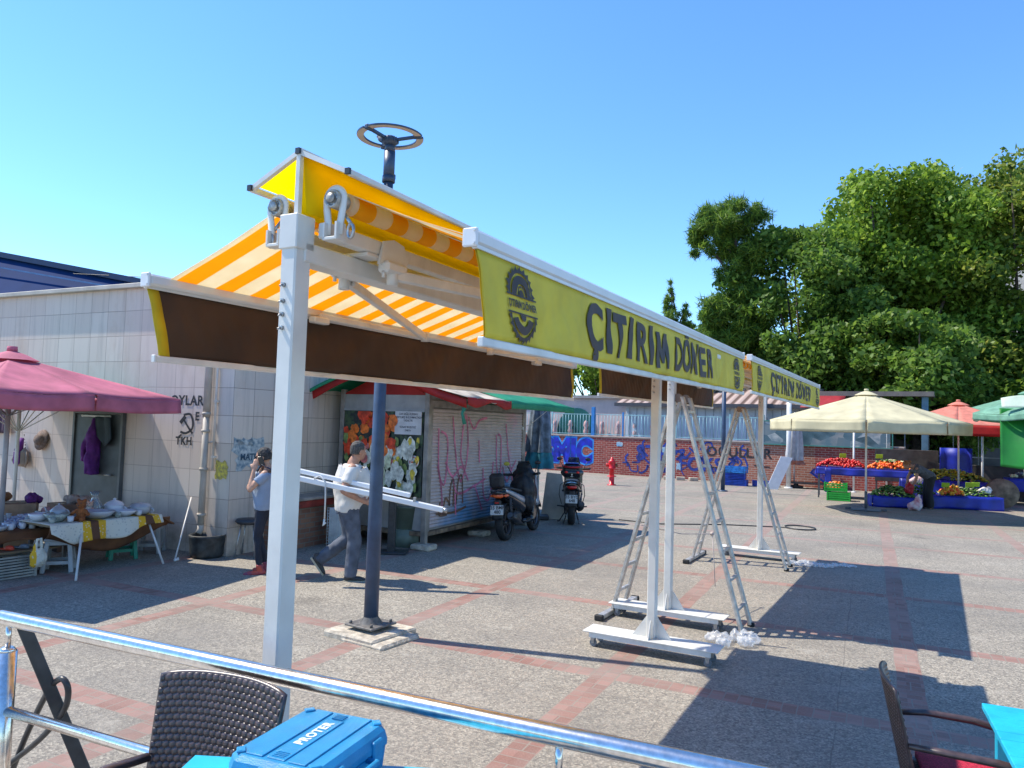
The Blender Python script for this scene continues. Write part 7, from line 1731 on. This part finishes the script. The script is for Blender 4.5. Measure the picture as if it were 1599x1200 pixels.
cup = pot('coffee_cup', 'x', cup_p, cer, 1, group='cups and jars on the low table', n=14); cup2 = pot('coffee_cup', 'x', cup_p, mat('cup_blue', (.10,.15,.32), .25, col2=(.5,.52,.56), scale=40), 1, group='cups and jars on the low table', n=14); bwl = pot('small_bowl', 'x', bowl_p, cer2, 0, group='cups and jars on the low table', n=16); jar = pot('glass_jar', 'x', jar_p, mat('jar_glass', (.45,.47,.48), .15), 0, group='cups and jars on the low table', n=14); lblu = pot('blue_glass', 'x', [(0,0),(.026,0),(.034,.10),(.031,.10),(.024,.005)], navy_, 0, group='cups and jars on the low table', n=12)
r = random.Random(17); protos = [cup, cup2, bwl, jar]; T2 = Vector((-6.35,9.45,.528)); used2 = set(); k = 0
lab = {0: 'white coffee cup among the crowded cups on the low table', 1: 'blue patterned cup among the crowded cups on the low table', 2: 'small grey bowl among the cups on the low table', 3: 'small glass jar among the cups on the low table', 4: 'cobalt blue glass near the right edge of the low table'}
for i in range(11):
    for j in range(6):
        if r.random() < .12: continue
        a = -.60+i*.122+r.uniform(-.02,.02); b_ = .42-j*.165+r.uniform(-.03,.03); p = T2+EV*a+NV*b_; q = 4 if (i, j) == (10, 1) else r.choices([0,1,2,3],[5,2,2,3])[0]
        pr_ = (protos+[lblu])[q]
        if q not in used2: used2.add(q); o = pr_; o.location = p; o.rotation_euler = (0,0,r.uniform(0,6)); o['label'] = lab[q]
        else: o = dup(pr_, p, r.uniform(0,6), lab[q])
for q in range(5):
    if q not in used2:
        o = (protos+[lblu])[q]; o.location = T2+EV*.62+NV*.1; o['label'] = lab[q]
# boxes and goods behind, lower tray, crate, stools, bag
bxm = mat('cardboard', (.30,.20,.13), .85, var=.25, scale=6)
def bx(label, loc, rz, d, m, flap=True):
    r_ = thing('cardboard_box', label, 'box', loc, rz); mb = MB(); x, y, z = d; mb.box((0,0,z/2), (x,y,z), bev=.004); mb.build('carton', m, r_)
    mb = MB(); mb.box((0,0,z+.002), (x*.98,.05,.003)); mb.build('tape', mat('tape', (.40,.28,.16), .3), r_)
bx('wide cardboard box with goods on top behind the cups', (-6.88,10.25,.0), .5, (.75,.5,.72), bxm); bx('second cardboard box right of the wide one by the wall', (-6.35,10.95,.0), .9, (.55,.45,.66), mat('cardboard_dark', (.20,.12,.08), .85))
r = random.Random(5)
for (nm, lb, lc, sc_, cl) in (('folded_cloth','purple folded cloth on the wide cardboard box',(-6.60,10.42,.76),(.16,.10,.07),(.12,.02,.16)),('folded_cloth','dark folded cloth at the left on the cardboard box',(-7.05,10.05,.76),(.22,.14,.06),(.05,.05,.07)),('folded_cloth','pink cloth draped over the rear cups',(-6.25,10.32,.60),(.22,.14,.05),(.36,.20,.20)),('stuffed_bag','pale bag of goods on the second cardboard box',(-6.30,10.95,.70),(.20,.16,.06),(.35,.26,.22)),('stuffed_bag','brown stuffed bag left of the purple cloth',(-6.85,10.15,.82),(.12,.1,.07),(.24,.11,.05))):
    b_ = thing(nm, lb, nm.split('_')[1], lc, r.uniform(0,3)); mb = MB(); mb.ell((0,0,0), sc_, 14); mb.ell((.04,.02,.02), (sc_[0]*.7,sc_[1]*.8,sc_[2]), 12); o = voxel(mb, .013, mat(lb.replace(' ','_')[:18], cl, .85, var=.3, scale=12), 'cloth', b_, 2); wrinkle(o, .04, 12)
ty = thing('shoe_tray', 'low shelf of slippers in front of the cup table', 'shelf', (-6.02,8.92,0), math.atan2(EV.y, EV.x)); mb = MB(); mb.box((.1,.02,.30), (1.05,.32,.02)); mb.build('shelf_board', mat('ply', (.20,.14,.08)), ty); mb = MB(); mb.box((-.3,.02,.15),(.3,.28,.28)); mb.build('support', mat('cardboard_dark', (.20,.12,.08)), ty); mb = MB(); mb.box((.5,.1,.15),(.04,.04,.29)); mb.build('leg', mat('leg_grey', (.12,.12,.13)), ty)
slc = [(.10,.10,.11),(.55,.55,.53),(.50,.05,.02),(.12,.15,.18),(.45,.42,.36)]
for k in range(5):
    p = Vector((-6.02,8.92,0))+EV*(-.28+k*.17)+NV*.02; s_ = thing('slipper', ('dark','white','red','grey blue','beige')[k]+' slipper on the low shelf before the cups', 'slipper', (p.x,p.y,.318), math.atan2(NV.y,NV.x)+.3, 'slippers on the low shelf'); mb = MB(); mb.ell((0,0,.012),(.12,.045,.015),12); mb.ell((.05,0,.03),(.06,.045,.03),12); voxel(mb, .008, mat('slipper_%s' % 'abcde'[k], slc[k], .6), 'slipper', s_, 2)
cg = crate('plastic_crate', 'grey slatted plastic crate on the ground under the cup table', (-5.98,8.93,0), math.atan2(EV.y,EV.x), gycr, (.56,.36,.27), slats=8)
def stool(label, loc, rz, m, h=.42, grp='plastic stools'):
    r_ = thing('plastic_stool', label, 'stool', loc, rz, grp); mb = MB(); mb.box((0,0,h-.02), (.32,.32,.035), bev=.012); mb.box((0,0,h-.06), (.29,.29,.05)); mb.build('seat', m, r_)
    for sx in (-1,1):
        for sy in (-1,1): mb = MB(); mb.bar((sx*.12,sy*.12,h-.05),(sx*.155,sy*.155,0), .07,.05, bev=.006); mb.build('leg', m, r_)
    mb = MB()
    for sx in (-1,1): mb.bar((sx*.145,-.14,.12),(sx*.145,.14,.12), .02,.04); mb.bar((-.14,sx*.145,.121),(.14,sx*.145,.121), .02,.04)
    mb.build('stretcher', m, r_)
gst = mat('stool_grey', (.36,.37,.37), .5, dirt=.2)
stool('grey plastic stool between the crate and the patterned bag', (-5.60,9.42,0), .4, gst); stool('grey plastic stool under the right end of the crockery table', (-5.15,10.85,0), .2, gst); stool('green plastic stool under the middle of the crockery table', (-5.30,10.35,0), .6, mat('stool_green', (.01,.22,.14), .5))
bg_ = thing('patterned_bag', 'white bag with yellow flowered bands hanging at the near corner of the crockery table', 'bag', P2(-.82,.04,-.60), math.atan2(EV.y,EV.x)); bg_.scale = (.85,.85,.85); mb = MB(); mb.ell((0,0,.26),(.12,.07,.13),14); mb.box((0,0,.22),(.20,.10,.20),bev=.04); mb.tube([(-.05,0,.36),(-.02,0,.52),(.02,0,.52),(.05,0,.36)], .02, 8); o = voxel(mb, .012, cloth.m, 'bag', bg_, 2); wrinkle(o, .02, 10)
# things hanging on the tiled wall (local frame of the building)
def hang(name, label, cat_, x, z): return thing(name, label, cat_, bld.matrix_basis @ Vector((x, .03, z)) if False else (CL + Matrix.Rotation(math.radians(180-25.4),3,'Z') @ Vector((x,.03,0)) + Vector((0,0,z))), math.radians(180-25.4))
pur = mat('purple_fabric', (.13,.02,.20), .8, var=.25, scale=8)
h1 = hang('hanging_coat', 'purple coat hanging on the rail of the grey door', 'coat', 2.80, 0); mb = MB()
mb.tube([(.0,.09,1.90),(.0,.09,1.78),(.05,.10,1.60),(.14,.10,1.40),(.22,.10,1.22)], [.03,.07,.10,.10,.04], 12, flat=.55); mb.tube([(.0,.09,1.86),(-.02,.10,1.6),(-.03,.11,1.3),(-.02,.11,1.02)], [.05,.10,.13,.12], 14, flat=.5)
o = voxel(mb, .014, pur, 'fabric', h1, 2); wrinkle(o, .03, 9)
h2 = hang('dark_shirt', 'dark shirt hanging beside the purple coat on the door rail', 'shirt', 2.62, 0); mb = MB(); mb.sheet(lambda a, b_: (-.16+.34*a-(.05*b_), .075+.02*math.sin(a*9), 1.92-.46*b_*(.75+.25*math.sin(a*4))), 14, 8, .015); mb.build('fabric', mat('dark_teal_cloth', (.04,.06,.07), .8), h2)
h3 = hang('straw_hat', 'brown brimmed hat hanging on the tiled wall', 'hat', 4.23, 1.50); mb = MB(); mb.lathe([(0,.10),(.07,.095),(.095,.06),(.10,.01),(.17,0),(.175,.006),(.10,.022)], (0,.0,0), 24, Matrix.Rotation(-PI/2+.2,3,'X')); mb.build('hat', mat('hat_brown', (.17,.12,.10), .9, var=.3, scale=30), h3)
h4 = hang('backpack', 'purple and beige backpack hanging on the tiled wall', 'backpack', 4.62, 1.02); mb = MB(); mb.box((0,.07,.17),(.26,.14,.30),bev=.05); mb.tube([(-.07,.06,.30),(0,.05,.56),(.07,.06,.30)], .015, 8, flat=.5); o = voxel(mb, .012, mat('pack_beige', (.28,.22,.18), .85), 'pack', h4, 3); mb = MB(); mb.box((0,.15,.17),(.15,.05,.22),bev=.02); mb.tube([(0,.13,.28),(0,.08,.50)], [.07,.03], 8); mb.build('pocket', pur, h4)
for s_ in (-1,1): mb = MB(); mb.tube([(s_*.13,.08,.28),(s_*.19,.10,.12),(s_*.12,.08,.02)], .018, 8); mb.build('strap', mat('pack_beige', (.28,.22,.18)), h4)
h5 = hang('dark_jacket', 'dark jacket hanging on the tiled wall at the left edge', 'jacket', 5.35, 0); mb = MB(); mb.sheet(lambda a, b_: (-.30+.6*a, .05+.03*math.sin(a*11), 2.0-.42*b_), 16, 6, .03); mb.build('fabric', mat('dark_plum', (.06,.025,.05), .8), h5)
# tub, stick, stool by the woman
tb_ = thing('rubber_tub', 'round black rubber tub at the foot of the drainpipe', 'tub', (-4.24,10.62,0)); mb = MB(); mb.lathe([(0,0),(.20,0),(.225,.05),(.23,.16),(.245,.28),(.255,.31),(.24,.32),(.22,.28),(.20,.06),(0,.04)], n=26); mb.build('tub', mat('tub_black', (.035,.04,.042), .6, var=.5, scale=9, dirt=.3), tb_)
stc = thing('white_stick', 'thin white stick leaning against the wall beside the black tub', 'stick', (-4.50,10.20,0)); mb = MB(); mb.tube([(0,0,.02),(-.10,.66,.80)], .011, 8); mb.tube([(-.0,-.03,.02),(.05,.01,.04)], .022, 8); mb.build('stick', mat('leg_white', (.62,.60,.58)), stc)
sw = thing('metal_stool', 'round stool with dark seat and thin metal legs behind the phoning woman', 'stool', (-3.70,10.75,0)); mb = MB(); mb.lathe([(0,.47),(.17,.465),(.20,.50),(.18,.53),(0,.535)], n=22); mb.build('seat', mat('seat_black', (.03,.032,.04), .5), sw)
for k in range(4): a = PI/4+k*PI/2; mb = MB(); mb.tube([(.12*math.cos(a),.12*math.sin(a),.47),(.20*math.cos(a),.20*math.sin(a),0)], .011, 8); mb.build('leg', steel, sw)
sm_ = thing('small_dark_bag', 'small black lidded pot standing on the brick bench top', 'pot', (-3.35,11.5,.785)); mb = MB(); mb.lathe([(0,0),(.07,0),(.10,.05),(.09,.12),(.05,.14),(.02,.16),(0,.165)], n=16); mb.build('pot', blackm, sm_)
